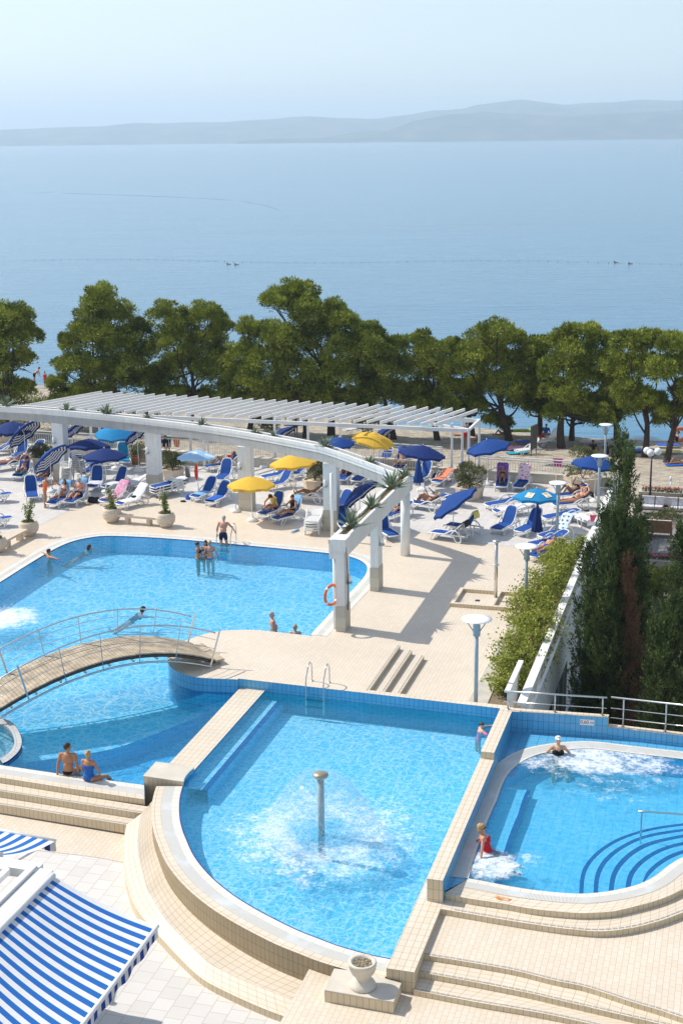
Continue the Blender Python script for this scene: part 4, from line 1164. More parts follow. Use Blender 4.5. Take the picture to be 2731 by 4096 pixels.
for s in (-1, 1):
    mb = MB(); pth = [bpnt(k / 40, s * (BW / 2 + .02), -.12) for k in range(41)]
    mb.tube(pth, .055, 6); put(mb, 'edge_beam', M['darkwood'], root, True)
    mb = MB(); pth = [bpnt(k / 40, s * (BW / 2 + .12), -.30) for k in range(41)]
    mb.tube(pth, .035, 8); put(mb, 'lower_tube', M['steel'], root, True)
    mb = MB(); mb.tube([bpnt(k / 40, s * (BW / 2 + .14), .92) for k in range(41)], .024, 8); put(mb, 'handrail', M['steel'], root, True)
    for h in (.36, .68):
        mb = MB(); mb.tube([bpnt(k / 40, s * (BW / 2 + .13), h) for k in range(41)], .010, 6); put(mb, 'middle_rail', M['steel'], root, True)
    for k in range(7):
        t = .03 + 1.0 * k / 6
        sl = (bz_(t + .01) - bz_(t - .01)) / (.02 * BL); lean = -sl * .9
        mb = MB(); p1_ = bpnt(t, s * (BW / 2 + .13), -.32); p2_ = bpnt(t, s * (BW / 2 + .14), .92) + bd * lean
        mb.beam(p1_, p2_, .022, .055); put(mb, 'railing_post', M['steel'], root)
mb = MB()
for k in range(9):
    t = .06 + .11 * k; mb.tube([bpnt(t, -BW / 2 - .1, -.2), bpnt(t, BW / 2 + .1, -.2)], .04, 8)
put(mb, 'cross_tube', M['steel'], root, True)
mb = MB(); c = bpnt(0, 0, -.06) - bd * .19
mb.box((c.x, c.y, .60), (.30, 1.75, .05), rz=math.pi / 2 - az)
for q_ in (-.8, .8): mb.box((c.x + bn.x * q_, c.y + bn.y * q_, .51), (.06, .06, .15), rz=math.pi / 2 - az)
put(mb, 'end_step', M['board'], root)

# ------------------------------------------------------------------ pool ladders
def hoop(mb, base, dr, up_h=.72, down=-.9, reach=.62, r=.022):
    pts = []
    b = Vector(base)
    pts += [b, b + Vector((0, 0, up_h * .55)), b + Vector((0, 0, up_h * .85)) + dr * .06, b + Vector((0, 0, up_h)) + dr * .2, b + Vector((0, 0, up_h * .93)) + dr * .38, b + Vector((0, 0, up_h * .70)) + dr * .5, b + Vector((0, 0, up_h * .3)) + dr * (reach - .04), b + Vector((0, 0, down)) + dr * reach]
    mb.tube(spline(pts, 4), r, 8)
root = empty('pool_ladder', Z1(1000, 335, PLAT), label='steel pool ladder with black treads into the fountain pool', cat='pool ladder')
a_, b_ = Z1(910, 324, PLAT), Z1(1092, 343, PLAT)
for p in (a_, b_):
    mb = MB(); hoop(mb, p, -U, .70, -.85, .70); mb.lathe([(.05, 0), (.05, .015)], p, 12); put(mb, 'handrail', M['steel'], root, True)
for z in (0.08, -.15):
    mb = MB(); mb.beam(Vector((a_.x, a_.y, z)) - U * .68, Vector((b_.x, b_.y, z)) - U * .68, .08, .03); put(mb, 'tread', M['blackmetal'], root)
root = empty('pool_ladder', A(1470, 1040), label='steel pool ladder beside the man climbing out of the big pool', cat='pool ladder')
for p in (A(1482, 1040), A(1395, 1035)):
    mb = MB(); hoop(mb, p, -U, .85, -.8, .75); put(mb, 'handrail', M['steel'], root, True)
for z in (-.1, -.35):
    mb = MB(); a_, b_ = A(1482, 1040), A(1395, 1035); mb.beam(Vector((a_.x, a_.y, z)) - U * .72, Vector((b_.x, b_.y, z)) - U * .72, .08, .03); put(mb, 'tread', M['steel'], root)
# whirlpool handrail
root = empty('whirlpool_handrail', J(1305, 735, JZ), label='low steel handrail standing in the whirlpool', cat='handrail')
mb = MB(); b = J(1303, 728, JZ); e = b + (q1 - q0).normalized() * 3.0
mb.tube(spline([b + Vector((0, 0, -.5)), b + Vector((0, 0, .35)), b + Vector((0, 0, .44)) + V * .04, b + V * .15 + Vector((0, 0, .47)), Vector((e.x, e.y, b.z + .47))], 4), .022, 8)
put(mb, 'rail_tube', M['steel'], root, True)

# ------------------------------------------------------------------ water mushroom
root = empty('mushroom_fountain', (jetc.x, jetc.y, RP), label='steel mushroom fountain spraying in the middle of the round pool', cat='fountain')
mb = MB(); mb.tube([Vector((0, 0, -.7)), Vector((0, 0, 1.55))], .085, 16); mb.build('stem', plain('grey_green_steel', (0.30, 0.40, 0.42), 0.35, 0.05), root, True)
mb = MB(); mb.lathe([(.02, 1.53), (.17, 1.55), (.20, 1.60), (.19, 1.64), (.12, 1.675), (.02, 1.69)], (0, 0, 0), 24); mb.build('cap', plain('bronze_cap', (0.42, 0.37, 0.28), 0.35, 0.05, metal=0.6), root, True)
m_, nn_, bs = newmat('falling_water_sheet')
nn_.nodes.remove(bs)
geo = nd(nn_, 'ShaderNodeNewGeometry'); mp = nd(nn_, 'ShaderNodeMapping'); mp.inputs['Scale'].default_value = (2.5, 2.5, .5); nn_.links.new(geo.outputs['Position'], mp.inputs[0])
nz = noisef(nn_, mp.outputs[0], 5, 5, .7)
sxyz = nd(nn_, 'ShaderNodeSeparateXYZ'); nn_.links.new(geo.outputs['Position'], sxyz.inputs[0])
f = mth(nn_, 'MULTIPLY', maprange(nn_, nz.outputs[0], .44, .72, .04, .5), maprange(nn_, sxyz.outputs[2], RP, RP + 1.6, 1.0, .3))
tr_ = nd(nn_, 'ShaderNodeBsdfTransparent'); tr_.inputs[0].default_value = (.97, .99, 1, 1); df = nd(nn_, 'ShaderNodeBsdfDiffuse'); df.inputs[0].default_value = (.85, .9, .95, 1)
mx = nd(nn_, 'ShaderNodeMixShader'); nn_.links.new(f, mx.inputs[0]); nn_.links.new(tr_.outputs[0], mx.inputs[1]); nn_.links.new(df.outputs[0], mx.inputs[2])
gl_ = nd(nn_, 'ShaderNodeBsdfGlossy'); gl_.inputs['Roughness'].default_value = .1
mx2 = nd(nn_, 'ShaderNodeMixShader'); mx2.inputs[0].default_value = .03; nn_.links.new(mx.outputs[0], mx2.inputs[1]); nn_.links.new(gl_.outputs[0], mx2.inputs[2])
nn_.links.new(mx2.outputs[0], nn_.nodes['Material Output'].inputs[0])
mb = MB(); prof = []
for k in range(15):
    t = k / 14; prof.append((.2 + 1.25 * t, 1.60 + .12 * math.sin(t * 1.2) - 1.60 * t ** 2.1))
vs = []; nj = 40
for r_, z in prof:
    for j in range(nj):
        a = 2 * math.pi * j / nj; rr = r_ * (1 + .05 * noise.noise(Vector((math.cos(a) * 2, math.sin(a) * 2, z)))); vs.append((math.cos(a) * rr, math.sin(a) * rr, z))
mb.raw(vs, [(k * nj + j, k * nj + (j + 1) % nj, (k + 1) * nj + (j + 1) % nj, (k + 1) * nj + j) for k in range(14) for j in range(nj)])
mb.build('water_veil', m_, root, True)
M['spray'] = plain('white_water_drops', (.86, .9, .93), .3, .02)
mb = MB(); rng = random.Random(3)
for k in range(2600):
    a = rng.uniform(0, 2 * math.pi); r_ = 1.35 + rng.gauss(0, .35); z = abs(rng.gauss(0, .16)) + .0
    if k > 1800: t = rng.random() ** .5; r_ = .2 + 1.25 * t + rng.gauss(0, .05); z = 1.60 - 1.6 * t ** 2.1 + rng.gauss(0, .04)
    if z < 0: continue
    s = rng.uniform(.006, .018); c = Vector((math.cos(a) * r_, math.sin(a) * r_, z))
    mb.raw([c + Vector((s, 0, 0)), c + Vector((-s * .5, s, 0)), c + Vector((-s * .5, -s, 0)), c + Vector((0, 0, s * 1.6))], [(0, 1, 3), (1, 2, 3), (2, 0, 3), (0, 2, 1)])
o = mb.build('spray_drops', M['spray'], root); o['kind'] = 'stuff'

# ------------------------------------------------------------------ lamps, shower, pots
def street_lamp(base, h, r_dish, label):
    r = empty('terrace_lamp', base, label=label, cat='terrace lamp', group='white dish lamps on grey poles')
    mb = MB(); mb.tube([Vector((0, 0, 0)), Vector((0, 0, h * .62)), Vector((0, 0, h * .84))], [.065, .060, .055], 12); mb.build('pole', M['lampmetal'], r, True)
    mb = MB(); mb.tube([Vector((0, 0, h * .82)), Vector((0, 0, h * .93)), Vector((0, 0, h * .955))], [.11, .11, .085], 12)
    for s in (-1, 1): mb.beam(Vector((s * .08, 0, h * .86)), Vector((s * r_dish * .72, 0, h * .985)), .015, .03)
    mb.build('lamp_head', M['lampmetal'], r, True)
    mb = MB(); mb.lathe([(.05, h - .055), (r_dish * .6, h - .05), (r_dish, h - .012), (r_dish, h), (r_dish * .6, h + .015), (.02, h + .02)], (0, 0, 0), 32); mb.build('dish', M['lampwhite'], r, True)
    return r
p = E(291, 955); bq = P(1731 + 291 / 1.568, 2200 + 985 / 1.568)
street_lamp(W(-7.3, 40.05, 0), 3.0, .46, 'nearest white dish lamp, standing by the fountain pool corner')
street_lamp(E(578, 430), 2.75, .42, 'white dish lamp rising out of the hedge beside the shower')
street_lamp(C(775, 1040), 2.6, .40, 'white dish lamp in front of the turquoise parasol')
street_lamp(C(1033, 860), 2.7, .40, 'white dish lamp by the parapet, in front of the navy parasol')
street_lamp(C(1072, 640, -1.5), 3.0, .38, 'farthest white dish lamp, on the beach side')
root = empty('shower_column', E(392, 318), label='slim steel shower column with a round top standing in the shower tray', cat='shower')
mb = MB(); mb.tube([Vector((0, 0, 0)), Vector((0, 0, 2.32))], .065, 12); mb.build('pole', M['steel'], root, True)
mb = MB(); mb.lathe([(.03, 2.28), (.16, 2.33), (.17, 2.37), (.02, 2.39)], (0, 0, 0), 20); mb.build('shower_head', M['steel'], root, True)
for s in (-1, 1):
    mb = MB(); mb.tube([Vector((0, 0, 1.42)), Vector((s * .11, 0, 1.42))], .025, 8); mb.build('tap', M['steel'], root, True)
root = empty('shower_tray', W(-10, 49.9, 0), label='square beige tiled shower tray in two halves', cat='shower tray')
def kerb(v0, v1, u0, u1): 
    mb = MB(); mb.prism([W(v0, u0), W(v1, u0), W(v1, u1), W(v0, u1)], 0, .14, m=0, ms=1); put(mb, 'kerb', [M['coping'], M['riser']], root)
kerb(-10.1, -7.0, 49.75, 49.91); kerb(-10.1, -7.0, 51.6, 51.76); kerb(-10.1, -9.95, 49.914, 51.596); kerb(-8.6, -8.46, 49.914, 51.596)
for (x, y) in ((278, 318), (490, 338)):
    mb = MB(); p = E(x, y); mb.box((p.x, p.y, .012), (.16, .16, .02), rz=-AX); put(mb, 'drain', M['blackmetal'], root)
# white pot with soil on the planter block
pc = Z4(524, 640, RP)
root = empty('stone_pot', (pc.x, pc.y, RP + .006), label='white footed stone pot filled with dry soil on the near block', cat='pot')
mb = MB(); mb.lathe([(.30, 0), (.31, .03), (.30, .06), (.27, .12), (.17, .20), (.16, .24), (.20, .28), (.27, .38), (.30, .48), (.31, .485), (.32, .60), (.325, .61), (.31, .64), (.26, .64), (.23, .60), (.21, .55)], (0, 0, 0), 36); root.scale = (.9, .9, .9); mb.build('bowl', M['potwhite'], root, True)
mb = MB(); rng = random.Random(8); mb.lathe([(.24, .54), (.235, .575), (.02, .585)], (0, 0, 0), 20)
for k in range(130):
    a = rng.uniform(0, 6.28); r_ = .22 * rng.random() ** .5; s = rng.uniform(.012, .032); mb.ell((math.cos(a) * r_, math.sin(a) * r_, .585), (s, s * rng.uniform(.7, 1.2), s * .8), n=5)
mb.build('soil', plain('crumbly_soil', (0.30, 0.25, 0.17), 0.95, 0.4, 30), root)
# ================================================================== foliage
def ray_at(x, y, Y):
    """world point seen at source pixel x, y whose distance along +Y is Y"""
    u, v = x - 1365.5, 2048.0 - y
    u2, v2 = u * _c + v * _s, -u * _s + v * _c
    d = Vector((u2, FPX * math.cos(PITCH) + v2 * math.sin(PITCH), -FPX * math.sin(PITCH) + v2 * math.cos(PITCH)))
    return Vector((0, 0, CAM_H)) + d * (Y / d.y)
def leafmat(name, c1, c2, scale=0.8, trans=0.14):
    m, n, bs = newmat(name)
    geo = nd(n, 'ShaderNodeNewGeometry')
    nz = noisef(n, geo.outputs['Position'], scale, 4, .6)
    nz2 = noisef(n, geo.outputs['Position'], scale * 12, 2, .6)
    f = maprange(n, mth(n, 'ADD', mth(n, 'MULTIPLY', nz.outputs[0], .6), mth(n, 'MULTIPLY', nz2.outputs[0], .4)), .41, .59)
    c = mix(n, c1, c2, f)
    n.links.new(c, bs.inputs['Base Color']); bs.inputs['Roughness'].default_value = .65; bs.inputs['Specular IOR Level'].default_value = .2
    tl = nd(n, 'ShaderNodeBsdfTranslucent'); n.links.new(c, tl.inputs[0])
    mx = nd(n, 'ShaderNodeMixShader'); mx.inputs[0].default_value = trans
    n.links.new(bs.outputs[0], mx.inputs[1]); n.links.new(tl.outputs[0], mx.inputs[2]); n.links.new(mx.outputs[0], n.nodes['Material Output'].inputs[0])
    return m
M['pine'] = leafmat('pine_needles', (0.090, 0.128, 0.020), (0.37, 0.42, 0.06), .9)
M['pine_b'] = leafmat('dark_pine_needles', (0.065, 0.10, 0.018), (0.27, 0.32, 0.05), .9)
M['cypress'] = leafmat('cypress_scale_leaves', (0.032, 0.054, 0.02), (0.15, 0.20, 0.058), 1.8, .15)
M['cypress_brown'] = leafmat('dead_cypress_twigs', (0.20, 0.10, 0.055), (0.38, 0.21, 0.12), 1.2, .1)
M['hedge'] = leafmat('light_green_leaves', (0.17, 0.21, 0.03), (0.40, 0.43, 0.08), 3.0, .3)
M['bush'] = leafmat('grey_green_bush_leaves', (0.08, 0.10, 0.035), (0.19, 0.20, 0.08), 3.0, .2)
M['potleaf'] = leafmat('glossy_pot_plant_leaves', (0.10, 0.14, 0.03), (0.26, 0.30, 0.08), 4.0, .25)
M['flowerpink'] = plain('pink_petals', (0.60, 0.10, 0.22), .6)
M['flowerred'] = plain('red_petals', (0.60, 0.03, 0.02), .6)

def tris(name, base, d, side, mat, parent=None):
    """one long thin triangle per row: base point, tip vector, half width vector"""
    n = len(base)
    v = np.empty((n, 3, 3), dtype=np.float32)
    v[:, 0] = base - side; v[:, 1] = base + side; v[:, 2] = base + d
    me = bpy.data.meshes.new(name)
    me.vertices.add(n * 3); me.vertices.foreach_set('co', v.ravel())
    me.loops.add(n * 3); me.loops.foreach_set('vertex_index', np.arange(n * 3, dtype=np.int32))
    me.polygons.add(n); me.polygons.foreach_set('loop_start', np.arange(0, n * 3, 3, dtype=np.int32)); me.polygons.foreach_set('loop_total', np.full(n, 3, dtype=np.int32))
    me.materials.append(mat); me.update(calc_edges=True)
    o = bpy.data.objects.new(name, me); COL.objects.link(o)
    if parent is not None: o.parent = parent
    return o
def unit(a): return a / np.maximum(1e-9, np.linalg.norm(a, axis=1, keepdims=True))
def puff_tufts(rng, centers, radii, per, ln, wd, squash=.95, updir=.35):
    """needle triangles radiating from the shells of many small puffs"""
    C_ = np.repeat(centers, per, axis=0); R_ = np.repeat(radii, per)[:, None]
    n = len(C_)
    dirs = unit(rng.normal(size=(n, 3)))
    dirs[:, 2] = np.where(rng.random(n) < .6, np.abs(dirs[:, 2]), dirs[:, 2])
    rad = R_ * (rng.random((n, 1)) ** .22)
    base = C_ + dirs * rad * np.array([1, 1, squash])
    out = unit(dirs + rng.normal(size=(n, 3)) * .45 + np.array([0, 0, updir]))
    d = out * ln * rng.uniform(.6, 1.3, (n, 1))
    side = unit(np.cross(out, rng.normal(size=(n, 3)))) * wd * rng.uniform(.6, 1.3, (n, 1))
    return base, d, side
def pine(root_px, blobs, seed, label, zb=None, leanY=0.0, name='pine_tree', mat='pine', dens=1.0, trunk_r=.22, fork=None):
    """root_px: display pixel of the trunk foot; blobs: display pixel x, y, radius of each foliage mass, optional depth shift"""
    rng = np.random.default_rng(seed); pr = random.Random(seed)
    x, y = root_px
    b = D(x, y, GR if zb is None else zb)
    for _ in range(6):
        b = D(x, y, zbeach(b) if zb is None else zb)
    Y0 = b.y
    r = empty(name, b, label=label, cat='tree', group='pine trees between the terrace and the beach')
    ppm = FPX / (Y0 / math.cos(PITCH)) * 1.0
    cs = []; rs = []; hubs = []
    for q in blobs:
        bx, by, br = q[:3]; dy = q[3] if len(q) > 3 else pr.uniform(-1.3, 1.3)
        c = ray_at(bx * 1.7417, by * 1.7417, Y0 + dy) - b; R_ = br * 1.7417 / ppm
        hubs.append((c, R_))
        k = int(26 * dens * (R_ / 1.4) ** 2) + 9
        for j in range(k):
            d = Vector([pr.gauss(0, 1) for _ in range(3)]).normalized()
            if d.z < -.35: d.z *= -.6
            rr = R_ * pr.uniform(.62, .98)
            cs.append(c + Vector((d.x, d.y, d.z * .95)) * rr); rs.append(R_ * pr.uniform(.24, .42))
        cs.append(c); rs.append(R_ * .5)
    base, d, side = puff_tufts(rng, np.array([tuple(c) for c in cs]), np.array(rs), int(135), .22, .044)
    tris('crown', base, d, side, M[mat], r)
    # trunk and limbs
    top = sum((h[0] for h in hubs), Vector()) / len(hubs)
    mb = MB(); bend = Vector((pr.uniform(-.4, .4), pr.uniform(-.3, .3), 0))
    trunk = spline([Vector((0, 0, -.3)), Vector((top.x * .12, top.y * .1, top.z * .22)) + bend * .6, Vector((top.x * .45, top.y * .4, top.z * .55)) + bend, Vector((top.x * .85, top.y * .9, top.z * .92)), Vector((top.x, top.y, top.z * 1.15))], 5)
    nT = len(trunk)
    mb.tube(trunk, [trunk_r * (1.25 - 1.05 * k / (nT - 1)) for k in range(nT)], 9)
    mb.build('trunk', M['bark'], r, True)
    for (c, R_) in hubs:
        k = int(nT * pr.uniform(.32, .7)); s = trunk[k]
        mid = s.lerp(c, .5) + Vector((pr.uniform(-.3, .3), pr.uniform(-.3, .3), -.25))
        mb = MB(); mb.tube(spline([s, mid, c], 4), [trunk_r * .42 * (1 - .8 * j / 8) for j in range(9)], 6)
        for q in range(3):
            e = c + Vector((pr.gauss(0, 1), pr.gauss(0, 1), pr.gauss(0, .7))) * R_ * .5
            mb.tube([mid.lerp(c, .4 + .2 * q), e], [trunk_r * .16, .015], 5)
        mb.build('limb', M['bark'], r, True)
    return r
T = [
 ((22, 1005), [(30, 745, 48), (70, 775, 28), (15, 800, 55), (52, 835, 30), (-20, 770, 60), (8, 720, 22), (-25, 850, 50)], 'pine at the left edge of the row, partly outside the picture'),
 ((235, 985), [(235, 690, 40), (205, 720, 36), (268, 735, 42), (215, 775, 52), (165, 795, 34), (275, 800, 55), (180, 850, 45), (240, 865, 55), (140, 850, 24), (130, 885, 24), (292, 850, 42)], 'tall pointed pine, the second from the left'),
 ((345, 985), [(318, 760, 30), (330, 820, 38), (345, 880, 42), (305, 880, 38), (372, 910, 30)], 'narrow dark pine squeezed between two broad ones on the left'),
 ((436, 985), [(380, 728, 34), (425, 750, 40), (480, 728, 38), (510, 762, 30), (395, 790, 45), (470, 800, 48), (420, 845, 50), (490, 860, 42), (375, 870, 34), (505, 825, 30)], 'broad pine with a forked trunk showing in its crown'),
 ((570, 1000), [(572, 762, 32), (560, 820, 42), (605, 775, 38), (545, 870, 42), (520, 895, 28), (590, 880, 45)], 'rounded mid green pine in front of the tallest one'),
 ((700, 1005), [(640, 780, 44), (690, 800, 44), (615, 840, 52), (680, 860, 52), (650, 905, 42), (715, 890, 36), (600, 905, 32)], 'wide lighter green pine below the tallest crown'),
 ((760, 1000), [(660, 692, 48), (625, 700, 30), (695, 680, 34), (700, 725, 42), (760, 722, 38), (735, 770, 55), (790, 755, 42), (795, 810, 50), (840, 760, 26), (770, 870, 50), (740, 905, 40), (820, 790, 40)], 'tallest and broadest pine with a crown stepping down to the right'),
 ((905, 1008), [(850, 775, 32), (870, 815, 42), (835, 845, 40), (900, 850, 42), (860, 890, 45), (910, 805, 30), (905, 900, 34)], 'dark pine over the yellow and striped parasols'),
 ((1005, 1010), [(960, 790, 32), (985, 822, 42), (1025, 812, 32), (950, 850, 42), (1005, 865, 45), (1030, 900, 32), (960, 905, 36), (1042, 845, 30)], 'bushy pine just behind the right end of the slatted pergola'),
 ((1170, 1012), [(1140, 768, 38), (1105, 800, 42), (1175, 790, 38), (1075, 832, 40), (1135, 840, 52), (1195, 842, 42), (1110, 890, 42), (1165, 895, 42), (1085, 905, 26), (1225, 800, 30), (1210, 885, 30)], 'wide pine with the thick dark trunk beside the navy parasol'),
 ((1290, 1030), [(1335, 770, 38), (1290, 795, 36), (1375, 790, 32), (1315, 830, 50), (1375, 840, 40), (1270, 850, 36), (1340, 885, 48), (1395, 880, 30), (1290, 905, 36), (1330, 925, 30), (1260, 905, 24)], 'pine with a leaning trunk left of the tall cypress'),
 ((1312, 1012), [(1250, 850, 32), (1240, 910, 34), (1280, 935, 28), (1372, 945, 34), (1400, 965, 24)], 'low dark pine with drooping foliage behind the leaning trunk'),
 ((1085, 1000), [(1058, 850, 34), (1052, 800, 24), (1065, 900, 36), (1050, 945, 26), (1090, 940, 28)], 'slim dark pine filling the gap right of the slatted pergola'),
 ((1238, 1005), [(1225, 830, 34), (1245, 800, 28), (1232, 880, 38), (1215, 935, 30), (1255, 945, 28)], 'dark pine wedged between the two broad ones on the right'),
 ((1415, 1010), [(1405, 830, 30), (1420, 780, 22), (1412, 880, 34), (1402, 930, 32), (1430, 950, 26)], 'narrow pine rising behind the tall cypress'),
 ((1478, 1050), [(1440, 800, 36), (1475, 790, 30), (1425, 850, 38), (1470, 850, 44), (1510, 860, 40), (1440, 905, 36), (1495, 920, 30)], 'pine with the straight trunk above the three globe lamp'),
 ((1528, 1062), [(1510, 790, 36), (1550, 800, 38), (1535, 850, 44), (1580, 850, 44), (1560, 910, 36), (1590, 900, 40), (1530, 950, 26)], 'rightmost pine with a thin curving trunk'),
]
for k, (rp, bl, lab) in enumerate(T):
    prl = random.Random(700 + k); lowx = [q[0] for q in bl]
    ylow = 925 if 1 <= k <= 8 else (905 if k == 0 else 0)
    if ylow:
        for xx in range(int(min(lowx)) + 10, int(max(lowx)) - 5, 34): bl.append((xx + prl.uniform(-8, 8), ylow + prl.uniform(-14, 16), prl.uniform(30, 42), prl.uniform(-.5, 2.0)))
    else:
        for xx in range(int(min(lowx)) + 20, int(max(lowx)) - 5, 32): bl.append((xx + prl.uniform(-8, 8), 948 + prl.uniform(-34, 34), prl.uniform(22, 34), prl.uniform(-.5, 2.0)))
    pine(rp, bl, 40 + k, lab, mat='pine' if k not in (2, 7, 11, 12, 13) else 'pine_b', trunk_r=.26 if k in (6, 9, 10) else .2)
# scrubby low bushes at the foot of the pines on the left
def bush(p, rx, rz_, seed, label, mat='bush', n=2600, ln=.09, wd=.022, name='bush', group=None, cat='bush', base_z=0.0, holes=0):
    rng = np.random.default_rng(seed); pr = random.Random(seed)
    r = empty(name, p, label=label, cat=cat, group=group)
    cs = []; rs = []
    for j in range(14):
        d = Vector([pr.gauss(0, 1) for _ in range(3)]).normalized()
        cs.append((d.x * rx * .62, d.y * rx * .62, base_z + rz_ * .55 + d.z * rz_ * .42)); rs.append(min(rx, rz_) * pr.uniform(.28, .45))
    b_, d_, s_ = puff_tufts(rng, np.array(cs), np.array(rs), n // 14, ln, wd, .9, .5)
    tris('foliage', b_, d_, s_, M[mat], r)
    mb = MB()
    for j in range(6):
        a = pr.uniform(0, 6.28); mb.tube([Vector((0, 0, 0)), Vector((math.cos(a) * rx * .3, math.sin(a) * rx * .3, base_z + rz_ * .7))], [.02, .008], 5)
    mb.build('stems', M['bark'], r)
    return r
for k, (x, y, rx, rz_, lab) in enumerate([(60, 985, 2.6, 2.3, 'dark scrub below the leftmost pine'), (150, 985, 2.0, 2.0, 'dark scrub behind the left end of the slats'), (-10, 990, 2.6, 2.8, 'dense scrub at the left edge'), (610, 990, 1.2, 1.7, 'low dark bush behind the middle of the slats'), (845, 992, 1.3, 1.6, 'low dark bush left of the yellow parasol')]):
    p = D(x, y, GR); p = D(x, y, zbeach(p)); bush(p, rx, rz_, 90 + k, lab, mat='pine_b', n=5200, ln=.2, wd=.03)

# ------------------------------------------------------------------ cypresses
def cypress(spires, seed, label, brown=()):
    """spires: list of (dx, dy, height, radius) round the foot"""
    rng = np.random.default_rng(seed)
    def make(root, mat, name, sp, dens):
        B_, D_, S2 = [], [], []
        for (dx, dy, h, rad) in sp:
            npl = int(dens * h * rad * 62); per = 44
            t = rng.random(npl) ** .9; a = rng.uniform(0, 2 * math.pi, npl)
            prof = np.minimum(1, (t / .12) ** .6) * np.minimum(1, ((1.0 - t) / .45)) ** .8
            rr = rad * prof * rng.uniform(.62, 1.08, npl)
            base = np.stack([dx + np.cos(a) * rr, dy + np.sin(a) * rr, t * (h - .3)], 1)
            ax = unit(np.stack([np.cos(a) * .28, np.sin(a) * .28, np.full(npl, 1.0)], 1) + rng.normal(size=(npl, 3)) * .10)
            hl_ = rng.uniform(.35, .8, npl); wl = rng.uniform(.07, .15, npl)
            q = rng.random((npl, per)) ** .8
            wid = wl[:, None] * np.minimum(1, (1 - q) * 1.6) * (rng.random((npl, per)) ** .4)
            b2 = rng.uniform(0, 2 * math.pi, (npl, per)); rad2 = np.stack([np.cos(b2), np.sin(b2), np.zeros_like(b2)], 2)
            p = base[:, None, :] + ax[:, None, :] * (q * hl_[:, None])[:, :, None] + rad2 * wid[:, :, None]
            out = unit((ax[:, None, :] * .8 + rad2 * .55 + rng.normal(size=(npl, per, 3)) * .2).reshape(-1, 3)); p = p.reshape(-1, 3); n = len(p)
            B_.append(p); D_.append(out * rng.uniform(.06, .13, (n, 1))); S2.append(unit(np.cross(out, rng.normal(size=(n, 3)))) * rng.uniform(.012, .026, (n, 1)))
        o = tris(name, np.concatenate(B_), np.concatenate(D_), np.concatenate(S2), M[mat], root)
        return o
    return make
def place_cypress(foot, spires, seed, label, brown=(), dens=1.0):
    r = empty('cypress_tree', foot, label=label, cat='tree', group='cypresses in the garden')
    mk = cypress(spires, seed, label)
    mk(r, 'cypress', 'crown', spires, dens)
    if brown: mk(r, 'cypress_brown', 'dead_foliage', brown, dens * .9)
    mb = MB()
    for (dx, dy, h, rad) in spires: mb.tube([Vector((dx * .3, dy * .3, 0)), Vector((dx, dy, h * .25)), Vector((dx, dy, h * .9))], [.12, .07, .015], 7)
    mb.build('trunk', M['bark'], r, True)
    return r
def spire_px(foot, x, ytop, rad, dy=0.0):
    """spire whose tip the photo shows at display pixel x, ytop"""
    t = ray_at(x * 1.7417, ytop * 1.7417, foot.y + dy); return (t.x - foot.x, dy, t.z - foot.z, rad * .84)
Yc = 46.5
foot = Vector((ray_at(1400 * 1.7417, 1600 * 1.7417, Yc).x, Yc, -3.9))
place_cypress(foot, [spire_px(foot, 1425, 985, .62, .6), spire_px(foot, 1446, 1030, .50, -.2), spire_px(foot, 1412, 1160, .62, .0), spire_px(foot, 1386, 1170, .45, -.5), spire_px(foot, 1400, 1240, .50, -.9), spire_px(foot, 1442, 1240, .5, -.3),
    spire_px(foot, 1350, 1245, .42, -.3), spire_px(foot, 1368, 1330, .40, -.8), spire_px(foot, 1345, 1360, .38, -.6), spire_px(foot, 1390, 1340, .55, -1.2), spire_px(foot, 1425, 1190, .6, .1), spire_px(foot, 1408, 1390, .50, -1.3), spire_px(foot, 1460, 1190, .42, 0.5), spire_px(foot, 1478, 1300, .28, .4)],
    3, 'tall dark cypress of many spires right of the parapet, partly browned', brown=[spire_px(foot, 1440, 1290, .42, -1.0), spire_px(foot, 1450, 1400, .50, -1.1)])
Yc = 44.0
foot = Vector((ray_at(1545 * 1.7417, 1600 * 1.7417, Yc).x, Yc, -3.9))
place_cypress(foot, [spire_px(foot, 1567, 1205, .62, .3), spire_px(foot, 1540, 1370, .60, -.4), spire_px(foot, 1525, 1420, .5, -.6), spire_px(foot, 1590, 1230, .8, 0), spire_px(foot, 1500, 1420, .34, -.2), spire_px(foot, 1560, 1360, .7, -.8)],
    4, 'lower bushy cypress cut off by the right edge')
foot = Vector((ray_at(1478 * 1.7417, 1400 * 1.7417, 52).x, 52, -3.9))
place_cypress(foot, [spire_px(foot, 1466, 1150, .45, 0), spire_px(foot, 1480, 1190, .4, 0.2)], 6, 'small dark cypress half hidden behind the tall one', dens=.7)

